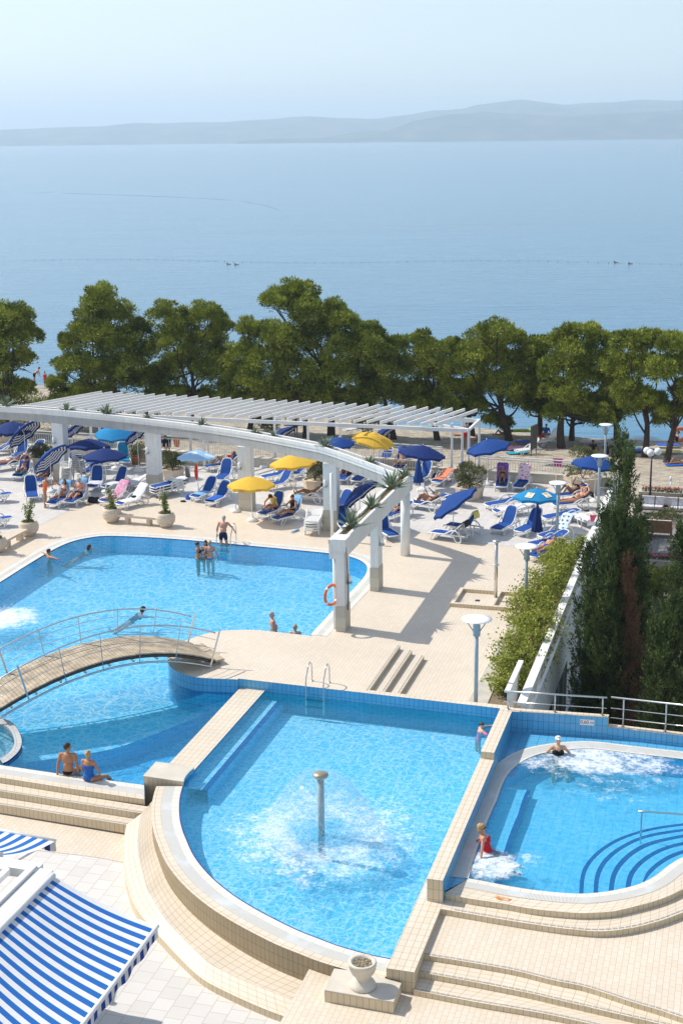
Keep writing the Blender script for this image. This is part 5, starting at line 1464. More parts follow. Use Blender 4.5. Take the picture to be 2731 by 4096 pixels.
# ------------------------------------------------------------------ leafy hedge in the planter strip, spilling over the parapet
def leafquads(name, pts, size, seed, mat, parent):
    rng = np.random.default_rng(seed); n = len(pts)
    out = unit(rng.normal(size=(n, 3)) + np.array([-.2, -.2, .6])); t = unit(np.cross(out, rng.normal(size=(n, 3)))); b = np.cross(out, t)
    s = size * rng.uniform(.6, 1.3, (n, 1)); v = np.empty((n, 4, 3), dtype=np.float32)
    v[:, 0] = pts - t * s * .35; v[:, 1] = pts - b * s * .4 + out * s * .1; v[:, 2] = pts + t * s * .7; v[:, 3] = pts + b * s * .4 + out * s * .1
    me = bpy.data.meshes.new(name); me.vertices.add(n * 4); me.vertices.foreach_set('co', v.ravel()); me.loops.add(n * 4)
    me.loops.foreach_set('vertex_index', np.arange(n * 4, dtype=np.int32)); me.polygons.add(n)
    me.polygons.foreach_set('loop_start', np.arange(0, n * 4, 4, dtype=np.int32)); me.polygons.foreach_set('loop_total', np.full(n, 4, dtype=np.int32))
    me.materials.append(mat); me.update(calc_edges=True)
    o = bpy.data.objects.new(name, me); COL.objects.link(o); o.parent = parent
    return o
def shrub(v, u, h, rad, seed, label, n=1800, over=0.0, flowers=True):
    rng = np.random.default_rng(seed); pr = random.Random(seed)
    p = W(v, u, .05); r = empty('climbing_shrub', p, label=label, cat='shrub', group='leafy shrubs in the planter along the parapet')
    mb = MB(); L_ = []
    for k in range(26):
        a = pr.uniform(0, 6.28); l = pr.uniform(.5, 1.0); e = Vector((math.cos(a) * rad * l, math.sin(a) * rad * l, h * (1.08 - .5 * l * l) * pr.uniform(.75, 1.05)))
        if over and pr.random() < .24:
            e = V * (over * pr.uniform(.5, 1.15)) + U * pr.uniform(-.7, .7) + Vector((0, 0, h * .8 - pr.uniform(.0, 1.2)))
            mid = V * .6 + Vector((0, 0, h * 1.0))
        else: mid = e * .45 + Vector((0, 0, h * .25))
        pth = spline([Vector(), mid, e], 6); mb.tube(pth, [.012 * (1 - .8 * j / (len(pth) - 1)) for j in range(len(pth))], 4)
        for j in range(n // 26):
            t = pr.random() ** .6; q = pth[min(len(pth) - 1, int(t * (len(pth) - 1)))]
            L_.append(tuple(q + Vector((pr.gauss(0, .13), pr.gauss(0, .13), pr.gauss(0, .12)))))
    mb.build('stems', M['bark'], r)
    leafquads('leaves', np.array(L_), .085, seed, M['hedge'], r)
    if flowers:
        idx = rng.choice(len(L_), 14); leafquads('blossom', np.array(L_)[idx] + rng.normal(size=(14, 3)) * .05, .07, seed + 1, M['flowerpink'], r)
hed = [(-6.75, 41.6, .7, .6, .5), (-6.7, 43.0, .95, .75, 1.2), (-6.7, 44.4, 1.1, .85, 1.4), (-6.7, 45.8, 1.2, .9, 1.5), (-6.75, 47.2, 1.3, .95, 1.3), (-6.8, 48.7, 1.3, .95, 1.1), (-6.85, 50.2, 1.25, 1.0, .9), (-6.8, 51.8, 1.2, .95, .8), (-6.8, 53.4, 1.15, .9, .6), (-6.7, 55.0, 1.05, .85, .4), (-6.6, 56.6, .95, .75, .3)]
hl = ['sparse shrub nearest the fountain pool corner', 'second shrub from the fountain pool corner, spilling over the parapet', 'bushy shrub hanging deep over the parapet beside the cypress', 'shrub next to the nearer end of the shower tray', 'tall shrub at the foot of the hedge lamp', 'tall shrub just behind the hedge lamp', 'shrub level with the far kerb of the shower tray', 'shrub beyond the shower tray', 'shrub on the way to the sun loungers', 'low shrub before the last loungers by the parapet', 'farthest low shrub, touching a lounger']
for k, (v, u, h, rad, ov) in enumerate(hed): shrub(v, u, h, rad, 200 + k, hl[k], n=2300, over=ov)
# ================================================================== sun loungers
def fabric(name, c, var=.10, stripes=None, sc=20, rough=.8, trans=0.0, patt=None):
    m, n, bs = newmat(name); tc = nd(n, 'ShaderNodeTexCoord')
    nz = noisef(n, tc.outputs['Object'], 4, 3)
    col = mix(n, tuple(q * (1 - var) for q in c), tuple(min(1, q * (1 + var)) for q in c), nz.outputs[0])
    if stripes:
        c2, freq, thr = stripes
        sx = nd(n, 'ShaderNodeSeparateXYZ'); n.links.new(tc.outputs['UV'], sx.inputs[0])
        fr_ = mth(n, 'FRACT', mth(n, 'MULTIPLY', sx.outputs[0], freq))
        col = mix(n, col, c2, mth(n, 'GREATER_THAN', fr_, thr))
    if patt:
        c2, sc_, th_ = patt
        vo = nd(n, 'ShaderNodeTexVoronoi'); vo.inputs['Scale'].default_value = sc_; n.links.new(tc.outputs['Object'], vo.inputs['Vector'])
        col = mix(n, col, c2, mth(n, 'LESS_THAN', vo.outputs['Distance'], th_))
    n.links.new(col, bs.inputs['Base Color']); bs.inputs['Roughness'].default_value = rough; bs.inputs['Specular IOR Level'].default_value = .2
    if trans:
        tl = nd(n, 'ShaderNodeBsdfTranslucent'); n.links.new(col, tl.inputs[0]); mx = nd(n, 'ShaderNodeMixShader'); mx.inputs[0].default_value = trans
        n.links.new(bs.outputs[0], mx.inputs[1]); n.links.new(tl.outputs[0], mx.inputs[2]); n.links.new(mx.outputs[0], n.nodes['Material Output'].inputs[0])
    return m
M['sling'] = fabric('royal_blue_sling', (0.014, 0.075, 0.31)); M['slingn'] = fabric('navy_sling', (0.008, 0.025, 0.13)); M['slingt'] = fabric('turquoise_sling', (0.02, 0.28, 0.52))
M['t_white'] = fabric('white_towel', (.75, .76, .78)); M['t_pink'] = fabric('pink_towel', (.62, .28, .42), patt=((.75, .6, .7), 9, .28)); M['t_red'] = fabric('orange_towel', (.75, .25, .14), patt=((.8, .5, .3), 8, .25))
M['t_blue'] = fabric('blue_towel', (.03, .12, .50)); M['t_lblue'] = fabric('light_blue_towel', (.20, .45, .78)); M['t_green'] = fabric('green_towel', (.10, .28, .16)); M['t_black'] = fabric('black_towel', (.02, .02, .03))
M['t_teal'] = fabric('teal_towel', (.02, .30, .42)); M['t_floral'] = fabric('floral_towel', (.85, .70, .76), patt=((.70, .05, .20), 11, .36)); M['t_purple'] = fabric('purple_towel', (.22, .10, .42), patt=((.7, .2, .4), 9, .3))
M['t_lace'] = fabric('lace_towel', (.70, .72, .80), patt=((.25, .32, .60), 12, .30)); M['t_yellow'] = fabric('yellow_towel', (.72, .60, .18), patt=((.3, .35, .1), 10, .25)); M['t_figures'] = fabric('figured_towel', (.62, .74, .86)); M['t_magenta'] = fabric('magenta_towel', (.60, .03, .30))
BH0 = .33
def arc_arm(s):
    return spline([Vector((-.18, s, .31)), Vector((.02, s * 1.04, .44)), Vector((.22, s * 1.06, .53)), Vector((.42, s * 1.06, .52)), Vector((.56, s * 1.05, .38)), Vector((.64, s * 1.03, .18)), Vector((.60, s, .04)), Vector((.46, s, .03)), Vector((.36, s, .10)), Vector((.28, s, .30))], 4)
LCACHE = {}
def lounger_proto(ang, kind):
    key = (ang, kind)
    if key in LCACHE: return LCACHE[key]
    fr_m = M['plastic']; parts = []
    def P_(name, mb, mat, sm=False, child=None): parts.append((name, mb, mat, sm, child))
    mb = MB()
    for s in (-1, 1): mb.tube([Vector((-.95, s * .28, .26)), Vector((-.90, s * .30, .31)), Vector((-.2, s * .31, .32)), Vector((.75, s * .31, .32)), Vector((.80, s * .28, .30))], .032, 7)
    mb.tube([Vector((-.95, -.28, .26)), Vector((-.97, 0, .25)), Vector((-.95, .28, .26))], .030, 7); mb.tube([Vector((.80, -.28, .30)), Vector((.80, .28, .30))], .024, 6)
    mb.tube([Vector((.10, -.30, .31)), Vector((.10, .30, .31))], .022, 6)
    P_('frame', mb, fr_m, True)
    for s in (-1, 1):
        mb = MB(); mb.tube(spline([Vector((-.70, s * .30, .30)), Vector((-.80, s * .31, .14)), Vector((-.84, s * .31, .03)), Vector((-.74, s * .31, .02)), Vector((-.62, s * .30, .12)), Vector((-.50, s * .30, .30))], 3), .024, 6); P_('leg', mb, fr_m, True)
        mb = MB(); pth = arc_arm(s * .33); mb.tube(pth, .030, 7); P_('armrest', mb, fr_m, True)
    nb = 8
    if kind != 'bare':
        mb = MB(); vs = []
        xs = [-.93, -.85, -.6, -.35, -.1, .10]
        zz = [.27, .325, .345, .340, .345, .340]
        top = [(x, y, z) for x, z in zip(xs, zz) for y in (-.27, .27)]; bot = [(x, y, z - .03) for (x, y, z) in top]
        n_ = len(top); fs = []
        for k in range(len(xs) - 1):
            a = 2 * k; fs += [(a, a + 2, a + 3, a + 1), (n_ + a, n_ + a + 1, n_ + a + 3, n_ + a + 2), (a, n_ + a, n_ + a + 2, a + 2), (a + 1, a + 3, n_ + a + 3, n_ + a + 1)]
        fs += [(0, 1, n_ + 1, n_), (n_ - 2, 2 * n_ - 2, 2 * n_ - 1, n_ - 1)]
        mb.raw(top + bot, fs); P_('seat_sling', mb, M[kind])
    else:
        mb = MB()
        for k in range(16): mb.box((-.88 + k * .062, 0, .325), (.042, .54, .018))
        P_('seat_slats', mb, fr_m)
    a = R(ang); o_ = Vector((.12, 0, .335)); dx = Vector((math.cos(a), 0, math.sin(a))); dn = Vector((-math.sin(a), 0, math.cos(a)))
    Lb = .80
    mb = MB(); ring = [o_ + Vector((0, -.27, 0)), o_ + dx * .1 + Vector((0, -.29, 0)), o_ + dx * (Lb * .8) + Vector((0, -.27, 0)), o_ + dx * (Lb + .02) - dn * .01 + Vector((0, -.17, 0)), o_ + dx * (Lb + .05) - dn * .02, o_ + dx * (Lb + .02) - dn * .01 + Vector((0, .17, 0)), o_ + dx * (Lb * .8) + Vector((0, .27, 0)), o_ + dx * .1 + Vector((0, .29, 0)), o_ + Vector((0, .27, 0))]
    mb.tube(spline(ring, 3), .027, 7); P_('backrest_frame', mb, fr_m, True)
    if kind != 'bare':
        mb = MB(); top = []; 
        for q, hw, dz in ((0, .26, 0), (.1, .27, .0), (.35, .26, .015), (.6, .255, .012), (.74, .22, 0), (Lb + .01, .13, -.01)):
            for y in (-hw, hw): p = o_ + dx * q + dn * (dz + .012); top.append((p.x, y, p.z))
        bot = [tuple(Vector(t) - dn * .028) for t in top]; n_ = len(top); fs = []
        for k in range(n_ // 2 - 1):
            b = 2 * k; fs += [(b, b + 2, b + 3, b + 1), (n_ + b, n_ + b + 1, n_ + b + 3, n_ + b + 2), (b, n_ + b, n_ + b + 2, b + 2), (b + 1, b + 3, n_ + b + 3, n_ + b + 1)]
        fs += [(0, 1, n_ + 1, n_), (n_ - 2, 2 * n_ - 2, 2 * n_ - 1, n_ - 1)]
        mb.raw(top + bot, fs); P_('backrest_sling', mb, M[kind])
    else:
        mb = MB()
        for k in range(12):
            p = o_ + dx * (.05 + k * .065); mb.box(p, (.042, .50, .018), rot=Matrix((dx, Vector((0, 1, 0)), dn)).transposed())
        P_('backrest_slats', mb, fr_m)
    if ang > 12:
        mb = MB()
        for s in (-1, 1): p = o_ + dx * .5; mb.tube([p + Vector((0, s * .27, 0)), Vector((.12 + .5 * math.cos(a) + .08, s * .28, .32))], .014, 5)
        P_('support_strut', mb, fr_m)
    LCACHE[key] = parts
    return parts
MESHES = {}
LOUNG = []
def place_lounger(foot, head, ang, label, kind='sling', z=0.0, name='sun_lounger', group='sun loungers on the terrace', cat='sun lounger'):
    f = Vector(foot); h = Vector(head); d = h - f; d.z = 0; d.normalize()
    c = (f + h) / 2; c.z = f.z + z
    rz = math.atan2(d.y, d.x)
    r = empty(name, c, rz, label, cat, group)
    key = (ang, kind)
    if key not in MESHES:
        MESHES[key] = [mb.build(n_, mat, r, sm) for (n_, mb, mat, sm, ch) in lounger_proto(ang, kind)]
    else:
        for o in MESHES[key]:
            q = o.copy(); COL.objects.link(q); q.parent = r
    LOUNG.append((r, ang))
    return r, ang
def towel(lg, mat, label, part='both', seed=0, hang=.18, wid=.58, frm=None, to=None):
    """a towel lying over seat and/or backrest of the lounger lg: an object of its own"""
    r, ang = lg; a = R(ang); rng = random.Random(seed)
    path = []
    o_ = Vector((.12, 0, .36)); dx = Vector((math.cos(a), 0, math.sin(a)))
    dn = Vector((-math.sin(a), 0, math.cos(a)))
    if part in ('both', 'seat'): path += [Vector((x, 0, .372)) for x in np.linspace(-.80 if frm is None else frm, .02, 8)]
    if part in ('both', 'back'):
        path += [o_ + dx * q + dn * .035 for q in np.linspace(.06, .84, 8)]
        path += [o_ + dx * .90 - dn * .01, o_ + dx * .90 - dn * .06 - Vector((0, 0, hang * .5)), o_ + dx * .88 - dn * .08 - Vector((0, 0, hang))]
    ny = 8; vs = []
    for i, p in enumerate(path):
        for j in range(ny + 1):
            y = (j / ny - .5) * wid; e = abs(j / ny - .5) * 2
            w_ = .008 * math.sin(i * 1.9 + j * 1.3 + seed) + .010 * noise.noise(Vector((i * .6, j * .8, seed)))
            q = p + Vector((0, y * (1 + .03 * math.sin(i * 2.1 + seed)), 0)) + dn * w_
            if e > .9: q = q - Vector((0, 0, .05 + .02 * math.sin(i * 1.7)))
            vs.append(q)
    fs = [(i * (ny + 1) + j, (i + 1) * (ny + 1) + j, (i + 1) * (ny + 1) + j + 1, i * (ny + 1) + j + 1) for i in range(len(path) - 1) for j in range(ny)]
    n0 = len(vs); vs2 = [v - Vector((0, 0, .010)) for v in vs]
    mb = MB(); mb.raw(vs + vs2, fs + [tuple(n0 + q for q in reversed(f)) for f in fs])
    o = mb.build('towel', M[mat], None, True); o.location = r.location; o.rotation_euler = r.rotation_euler
    return tag(o, label, 'towel')
LG = {}
def L_(key, crop_, fx, fy, hx, hy, ang, label, kind='sling', **kw):
    LG[key] = place_lounger(crop_(fx, fy), crop_(hx, hy), ang, label, kind, **kw)
    return LG[key]
# right hand group (crop C)
L_('c1', C, 8, 1022, 215, 1050, 45, 'blue lounger side on at the front edge, a dark towel over its back')
L_('c2', C, 95, 975, 300, 1010, 60, 'blue lounger with a yellow towel hooked over the top of its raised back')
L_('c3', C, 395, 1005, 520, 945, 55, 'empty bright blue lounger angled away, right of the shower column')
L_('c4', C, 540, 1018, 680, 960, 55, 'blue lounger under the closed navy parasol')
L_('c5', C, 690, 1050, 865, 1005, 50, 'blue lounger whose back carries the pale towel with black figures')
L_('c6', C, 345, 850, 545, 820, 8, 'flat lounger left of the turquoise parasol, farther of two')
L_('c7', C, 400, 890, 600, 865, 8, 'flat lounger under the left rim of the turquoise parasol')
L_('c8', C, 715, 930, 900, 900, 8, 'flat blue lounger behind the figured towel')
L_('c9', C, 860, 905, 985, 960, 5, 'flat lounger covered in white by the parapet')
L_('c10', C, 425, 740, 440, 672, 65, 'lounger of the child on the purple towel')
L_('c11', C, 530, 740, 590, 680, 65, 'lounger with the pink floral towel over its back')
L_('c12', C, 770, 850, 980, 830, 28, 'lounger of the man sunbathing with his arm raised')
L_('c13', C, 755, 795, 960, 775, 28, 'lounger of the woman with a white headband')
L_('c14', C, 665, 1095, 790, 1075, 25, 'lounger half hidden by the hedge')
L_('c15', C, 640, 1170, 760, 1120, 8, 'lounger foot poking out at the hedge tip')
L_('b16', B, 1190, 695, 1290, 640, 50, 'lounger beneath the closed navy parasol with yellow print')
L_('b17', B, 1330, 700, 1400, 655, 12, 'low lounger with an orange towel')
L_('b18', B, 1185, 835, 1345, 860, 30, 'lounger of the man reading under the tipped parasol')
L_('b18b', B, 1360, 790, 1470, 830, 30, 'white framed lounger beyond the tipped parasol')
L_('b20', B, 1030, 915, 1150, 870, 20, 'lounger behind the straight beam with a person seated on its edge')
L_('b21', B, 1040, 1035, 960, 990, 75, 'upright blue lounger seen between straight beam and round column')
L_('b22', B, 690, 880, 770, 850, 55, 'blue lounger half hidden by the pillar, under the tilted striped parasol')
L_('b23', B, 770, 1000, 735, 960, 65, 'dark blue lounger standing upright below the straight beam')
L_('b25', B, 330, 935, 495, 895, 62, 'lounger of the person in the black top, a pale blue towel on its back')
L_('b26', B, 240, 905, 375, 855, 62, 'lounger of the person in the yellow top')
L_('b27', B, 470, 790, 600, 800, 40, 'lounger of the tanned person resting by the big bush')
L_('b28', B, 265, 730, 445, 690, 55, 'blue lounger under the right yellow parasol, nearer of two')
L_('b29', B, 265, 670, 410, 645, 55, 'blue lounger under the right yellow parasol, farther of two')
L_('b29b', B, 420, 655, 500, 640, 40, 'lounger just left of the big bush')
L_('b30', B, 730, 685, 790, 640, 30, 'lounger in the shade under the arched beam, left')
L_('b31', B, 830, 690, 890, 650, 30, 'lounger in the shade under the arched beam, right')
L_('b32', B, 960, 590, 1030, 560, 50, 'lounger against the rough stone wall')
L_('b33', B, 1090, 610, 1120, 575, 60, 'navy lounger of the sunbather against the rough stone wall', kind='slingn')
# left part (crop A)
L_('a30', A, 1370, 690, 1450, 630, 58, 'empty blue lounger behind the third pillar')
L_('a31', A, 1220, 800, 1365, 745, 50, 'left of the two blue loungers with towels under the light blue parasol')
L_('a32', A, 1310, 830, 1450, 770, 50, 'right of the two blue loungers, a blue towel falling off its foot')
L_('a33', A, 1315, 605, 1480, 585, 30, 'lounger of the sunbather beyond the third pillar')
for k in range(3): L_('a34%d' % k, A, 990, 765, 1135, 735, 8, ['lowest', 'middle', 'topmost'][k] + ' of the three stacked loungers beside the second pillar', z=k * .13)
L_('a35', A, 655, 825, 805, 775, 45, 'lounger under the pink and purple towel')
L_('a36', A, 765, 840, 915, 800, 45, 'lounger covered by the white towel, behind the pot bench')
L_('a37', A, 665, 735, 815, 690, 60, 'blue lounger with a white towel on its seat')
L_('a37b', A, 800, 720, 915, 690, 8, 'flat lounger with white and blue stripes by the second pillar')
L_('a38', A, 575, 745, 640, 670, 62, 'lounger with the lacy towel over its seat')
L_('a39', A, 440, 830, 545, 775, 62, 'lounger of the man reading a book')
L_('a40', A, 330, 838, 440, 785, 55, 'lounger of the dark haired woman leaning back')
L_('a41', A, 215, 825, 190, 720, 60, 'empty blue lounger left of the woman in orange')
L_('a42', A, 105, 675, 195, 610, 60, 'lounger of the woman in the blue bikini and straw hat')
L_('a43', A, 0, 600, 95, 585, 6, 'flat lounger of the sunbather at the left edge')
L_('a44', A, -40, 505, 90, 490, 45, 'blue lounger under the striped parasol at the left edge')
L_('a44b', A, 110, 540, 165, 500, 50, 'small lounger with towels behind the blue bikini')
L_('a46', A, -120, 800, 30, 795, 8, 'lounger foot at the left edge, halfway up the terrace')
L_('a47', A, -110, 955, 10, 950, 8, 'lounger foot at the left edge next to the first pot')
L_('a48', A, 180, 520, 260, 490, 30, 'dark towelled lounger under the left striped parasol')
L_('a49', A, 240, 700, 330, 650, 45, 'white lounger behind the woman in orange')
L_('a51', A, 535, 640, 610, 610, 15, 'low lounger between the two navy parasols')
L_('a52', A, 790, 575, 770, 530, 65, 'turquoise lounger with a high back by the stone wall', kind='slingt')
L_('a53', A, 490, 600, 700, 570, 15, 'lounger lying in the shade of the right navy parasol')
for k in range(4): L_('w%d' % k, B, 530, 1030, 590, 920, 5, ['lowest', 'second', 'third', 'topmost'][k] + ' of the bare white loungers stacked by the pillar', kind='bare', z=k * .11, group='bare white loungers in a stack')
# beach loungers
for k, (x, y, hx, hy, a_, lab) in enumerate([(790, 365, 850, 355, 20, 'pale lounger on the beach seen under the slats'), (190, 325, 260, 318, 10, 'flat lounger on the beach left of the tree trunks'), (260, 335, 310, 325, 15, 'second flat lounger on the beach left of the tree trunks')]):
    f_, h_ = B(x, y, -3.2), B(hx, hy, -3.2); f_ = B(x, y, zbeach(f_)); h_ = B(hx, hy, f_.z)
    place_lounger(f_, h_, a_, lab, 'bare', group='loungers on the beach')
for k, (x, y, hx, hy, a_, lab) in enumerate([(690, 440, 770, 430, 60, 'white chair lounger on the beach behind the pine'), (580, 495, 620, 490, 50, 'pale lounger on the beach beside the notice board')]):
    f_ = C(x, y, -3); f_ = C(x, y, zbeach(f_)); h_ = C(hx, hy, f_.z); place_lounger(f_, h_, a_, lab, 'bare', group='loungers on the beach')
towel(LG['c1'], 't_black', 'dark towel with a teal edge over the lounger at the front edge', 'back', 1)
towel(LG['c2'], 't_yellow', 'yellow patterned towel over the top of a raised blue back', 'back', 2, hang=.3, wid=.45)
towel(LG['c10'], 't_purple', 'purple and pink towel behind the child', 'back', 3); towel(LG['c11'], 't_floral', 'white towel with red-pink flowers on the raised lounger', 'back', 4)
towel(LG['c7'], 't_white', 'pale towel spread on the lounger under the turquoise parasol', 'both', 5); towel(LG['c9'], 't_white', 'white towel over the flat lounger by the parapet', 'both', 6)
tw5 = towel(LG['c5'], 't_figures', 'pale blue towel printed with black stick figures', 'back', 7); towel(LG['b17'], 't_red', 'orange towel on the low lounger', 'both', 8)
towel(LG['b25'], 't_lblue', 'pale blue towel folded over the back behind the person in black', 'back', 9, wid=.4); towel(LG['b27'], 't_white', 'pale towel under the tanned person by the bush', 'seat', 10)
towel(LG['a32'], 't_blue', 'blue towel slipping off the foot of a lounger', 'seat', 11, frm=-1.0); towel(LG['a31'], 't_lblue', 'mid blue towel spread on the seat under the light blue parasol', 'seat', 12)
towel(LG['a35'], 't_pink', 'pink and purple towel over the lounger behind the pot', 'both', 13); towel(LG['a36'], 't_white', 'plain white towel hanging over the lounger behind the bench', 'both', 14, hang=.4)
towel(LG['a37'], 't_white', 'crumpled white towel on a blue seat', 'seat', 15); towel(LG['a38'], 't_lace', 'lacy white and blue towel over a seat', 'seat', 16, wid=.75)
towel(LG['a42'], 't_teal', 'teal towel hanging at the side of the woman in the straw hat', 'seat', 17, wid=.7); towel(LG['a39'], 't_lblue', 'light blue towel behind the man reading', 'back', 18); towel(LG['a40'], 't_lblue', 'light blue towel behind the dark haired woman', 'back', 19)
towel(LG['c12'], 't_black', 'black towel behind the sunbathing man', 'back', 20); towel(LG['a34' + '2'], 't_white', 'white striped towel lying on the stacked loungers', 'back', 21)
towel(LG['a37b'], 't_white', 'white towel with blue stripes on the flat lounger', 'both', 22); towel(LG['b33'], 't_blue', 'royal blue towel behind the sunbather by the stone wall', 'back', 23)
# black stick figures on the towel: strokes standing a hair proud of the cloth
r_, ang_ = LG['c5']; a = R(ang_); o_ = Vector((.12, 0, .36)); dx = Vector((math.cos(a), 0, math.sin(a))); dn = Vector((-math.sin(a), 0, math.cos(a)))
mb = MB(); rng = random.Random(4)
def tw(q, y): return o_ + dx * q + dn * .058 + Vector((0, y, 0))
for (q, y) in ((.70, -.12), (.66, .14), (.50, -.16), (.46, .10), (.30, -.05), (.26, .18), (.12, -.15)):
    for (a1q, a1y, b1q, b1y) in ((0, -.05, .07, .05), (0, .05, .07, -.05), (-.05, 0, .05, 0), (.03, -.06, .03, .06)):
        mb.beam(tw(q + a1q, y + a1y), tw(q + b1q, y + b1y), .014, .006)
mb.beam(tw(.75, 0), tw(.75, .10), .012, .006)
fp = mb.build('printed_figures', M['t_black'], tw5)
# fallen hanging clothes on the railing
def hang_cloth(p, w_, h, mat, label):
    mb = MB(); vs = []; n = 8
    for i in range(6):
        for j in range(n + 1): vs.append(p + V * ((j / n - .5) * w_ * (1 - .07 * i)) - U * (.05 + .02 * math.sin(j * 1.6 + i)) + Vector((0, 0, -h * i / 5)))
    fs = [(i * (n + 1) + j, i * (n + 1) + j + 1, (i + 1) * (n + 1) + j + 1, (i + 1) * (n + 1) + j) for i in range(5) for j in range(n)]
    m2 = [v - U * .01 for v in vs]; mb.raw(vs + m2, fs + [tuple(len(vs) + q for q in f[::-1]) for f in fs]); return tag(mb.build('towel', M[mat], None, True), label, 'towel')
hang_cloth(C(783, 522, 1.12), .52, .42, 't_magenta', 'magenta cloth hanging on the white railing at the right')
hang_cloth(A(1055, 382, 1.05), .5, .62, 't_green', 'green towel with white print on the railing behind the second pillar'); hang_cloth(A(1110, 385, 1.05), .42, .6, 't_red', 'red towel hanging beside the green one')

# ================================================================== parasols
M['pnavy'] = fabric('navy_parasol_cloth', (0.010, 0.032, 0.155), .12, trans=.06); M['pblue'] = fabric('mid_blue_parasol_cloth', (0.012, 0.060, 0.25), .12, trans=.06)
M['pyel'] = fabric('yellow_parasol_cloth', (0.80, 0.52, 0.07), .06, trans=.25); M['plight'] = fabric('light_blue_parasol_cloth', (0.36, 0.60, 0.86), .08, trans=.25, patt=((.8, .86, .92), 1.6, .28))
M['pturq'] = fabric('turquoise_parasol_cloth', (0.02, 0.26, 0.55), .10, trans=.2); M['pstripe'] = fabric('striped_lining', (0.02, 0.035, 0.16), .05, stripes=((.78, .79, .80), 7.0, .5), trans=.1)
M['pole'] = plain('white_pole', (.78, .79, .80), .35, .02)
def parasol(apex, kind, label, r=1.0, tilt=0.0, taz=0.0, base=None, h=None, stripes=False, closed=False, foot=True, text=None, n=8, lift_=0.0, bright=False):
    """apex: world point of the parasol's top; the pole goes straight down to the ground z0"""
    z0 = 0.0 if base is None else base
    hgt = apex.z - z0
    root = empty('parasol', Vector((apex.x, apex.y, z0)), label=label, cat='parasol', group='parasols on the terrace')
    Mt = Matrix.Rotation(R(tilt), 3, Vector((math.cos(R(taz)), math.sin(R(taz)), 0)))
    top = Vector((0, 0, hgt)); joint = Vector((0, 0, hgt - .35))
    def T_(p): return joint + Mt @ (p - joint)
    drop = .36 * r
    if closed:
        mb = MB(); prof = [(.02, hgt), (.05, hgt - .12), (.11, hgt - .5), (.17, hgt - 1.0), (.20, hgt - 1.25), (.16, hgt - 1.28)]
        vs = []; nn = 24
        for (rr, z) in prof:
            for j in range(nn): a = 2 * math.pi * j / nn; q = rr * (1 + .30 * math.cos(a * 8 if nn < 20 else a * 6) * min(1, (hgt - z))); vs.append((math.cos(a) * q, math.sin(a) * q, z))
        mb.raw(vs, [(k * nn + j, (k + 1) * nn + j, (k + 1) * nn + (j + 1) % nn, k * nn + (j + 1) % nn) for k in range(len(prof) - 1) for j in range(nn)]); mb.build('folded_canopy', M[kind], root, True)
    else:
        def shell(dz, rs, valance):
            mb = MB(); rings = [0, .33, .66, 1.0]; sub = 3
            for g in range(n):
                for s in range(sub):
                    a0 = 2 * math.pi * (g + s / sub) / n; a1 = 2 * math.pi * (g + (s + 1) / sub) / n
                    def pt(a, q, f):
                        sag = 1 - .055 * math.sin(math.pi * f) * q * 1.0
                        rr = rs * q * (1 - (1 - math.cos(math.pi / n)) * math.sin(math.pi * f))
                        z = hgt - drop * (q ** 1.35) + dz + .03 * math.sin(math.pi * f) * q
                        return T_(Vector((math.cos(a) * rr, math.sin(a) * rr, z)))
                    f0, f1 = s / sub, (s + 1) / sub
                    for k in range(3):
                        q0_, q1_ = rings[k], rings[k + 1]
                        mb.face([pt(a0, q0_, f0), pt(a0, q1_, f0), pt(a1, q1_, f1), pt(a1, q0_, f1)] if k else [pt(a0, 0, 0), pt(a0, q1_, f0), pt(a1, q1_, f1)],
                                uv=[(q0_, 0), (q1_, 0), (q1_, 1), (q0_, 1)] if k else [(0, 0), (q1_, 0), (q1_, 1)])
                    if valance:
                        e0_, e1_ = pt(a0, 1, f0), pt(a1, 1, f1); dn_ = Mt @ Vector((0, 0, -.14)); w0 = 1 - .25 * math.sin(math.pi * f0); w1_ = 1 - .25 * math.sin(math.pi * f1)
                        mb.face([e0_, e0_ + dn_ * w0, e1_ + dn_ * w1_, e1_], uv=[(.9, 0), (.95, 0), (.95, 1), (.9, 1)])
            return mb
        shell(0, r, True).build('canopy', M[kind], root)
        if stripes: shell(-.03, r * .985, False).build('striped_lining', M['pstripe'], root)
        mb = MB()
        for g in range(n):
            a = 2 * math.pi * g / n; mb.tube([T_(Vector((0, 0, hgt - .05))), T_(Vector((math.cos(a) * r * .98, math.sin(a) * r * .98, hgt - drop - .05)))], .007, 4)
        mb.build('ribs', M['pole'], root)
        mb = MB(); mb.ell(T_(top + Vector((0, 0, .03))), (.03, .03, .05), n=8); mb.build('finial', M['pole'], root)
    mb = MB(); mb.tube([Vector((0, 0, .02)), joint, T_(Vector((0, 0, hgt - .02)))], .019, 8); mb.build('pole', M['pole'], root, True)
    if foot:
        mb = MB(); mb.lathe([(.26, 0), (.27, .05), (.25, .11), (.10, .16), (.045, .19), (.04, .36), (.02, .37)], (0, 0, 0), 24); mb.build('base', M['plastic'], root, True)
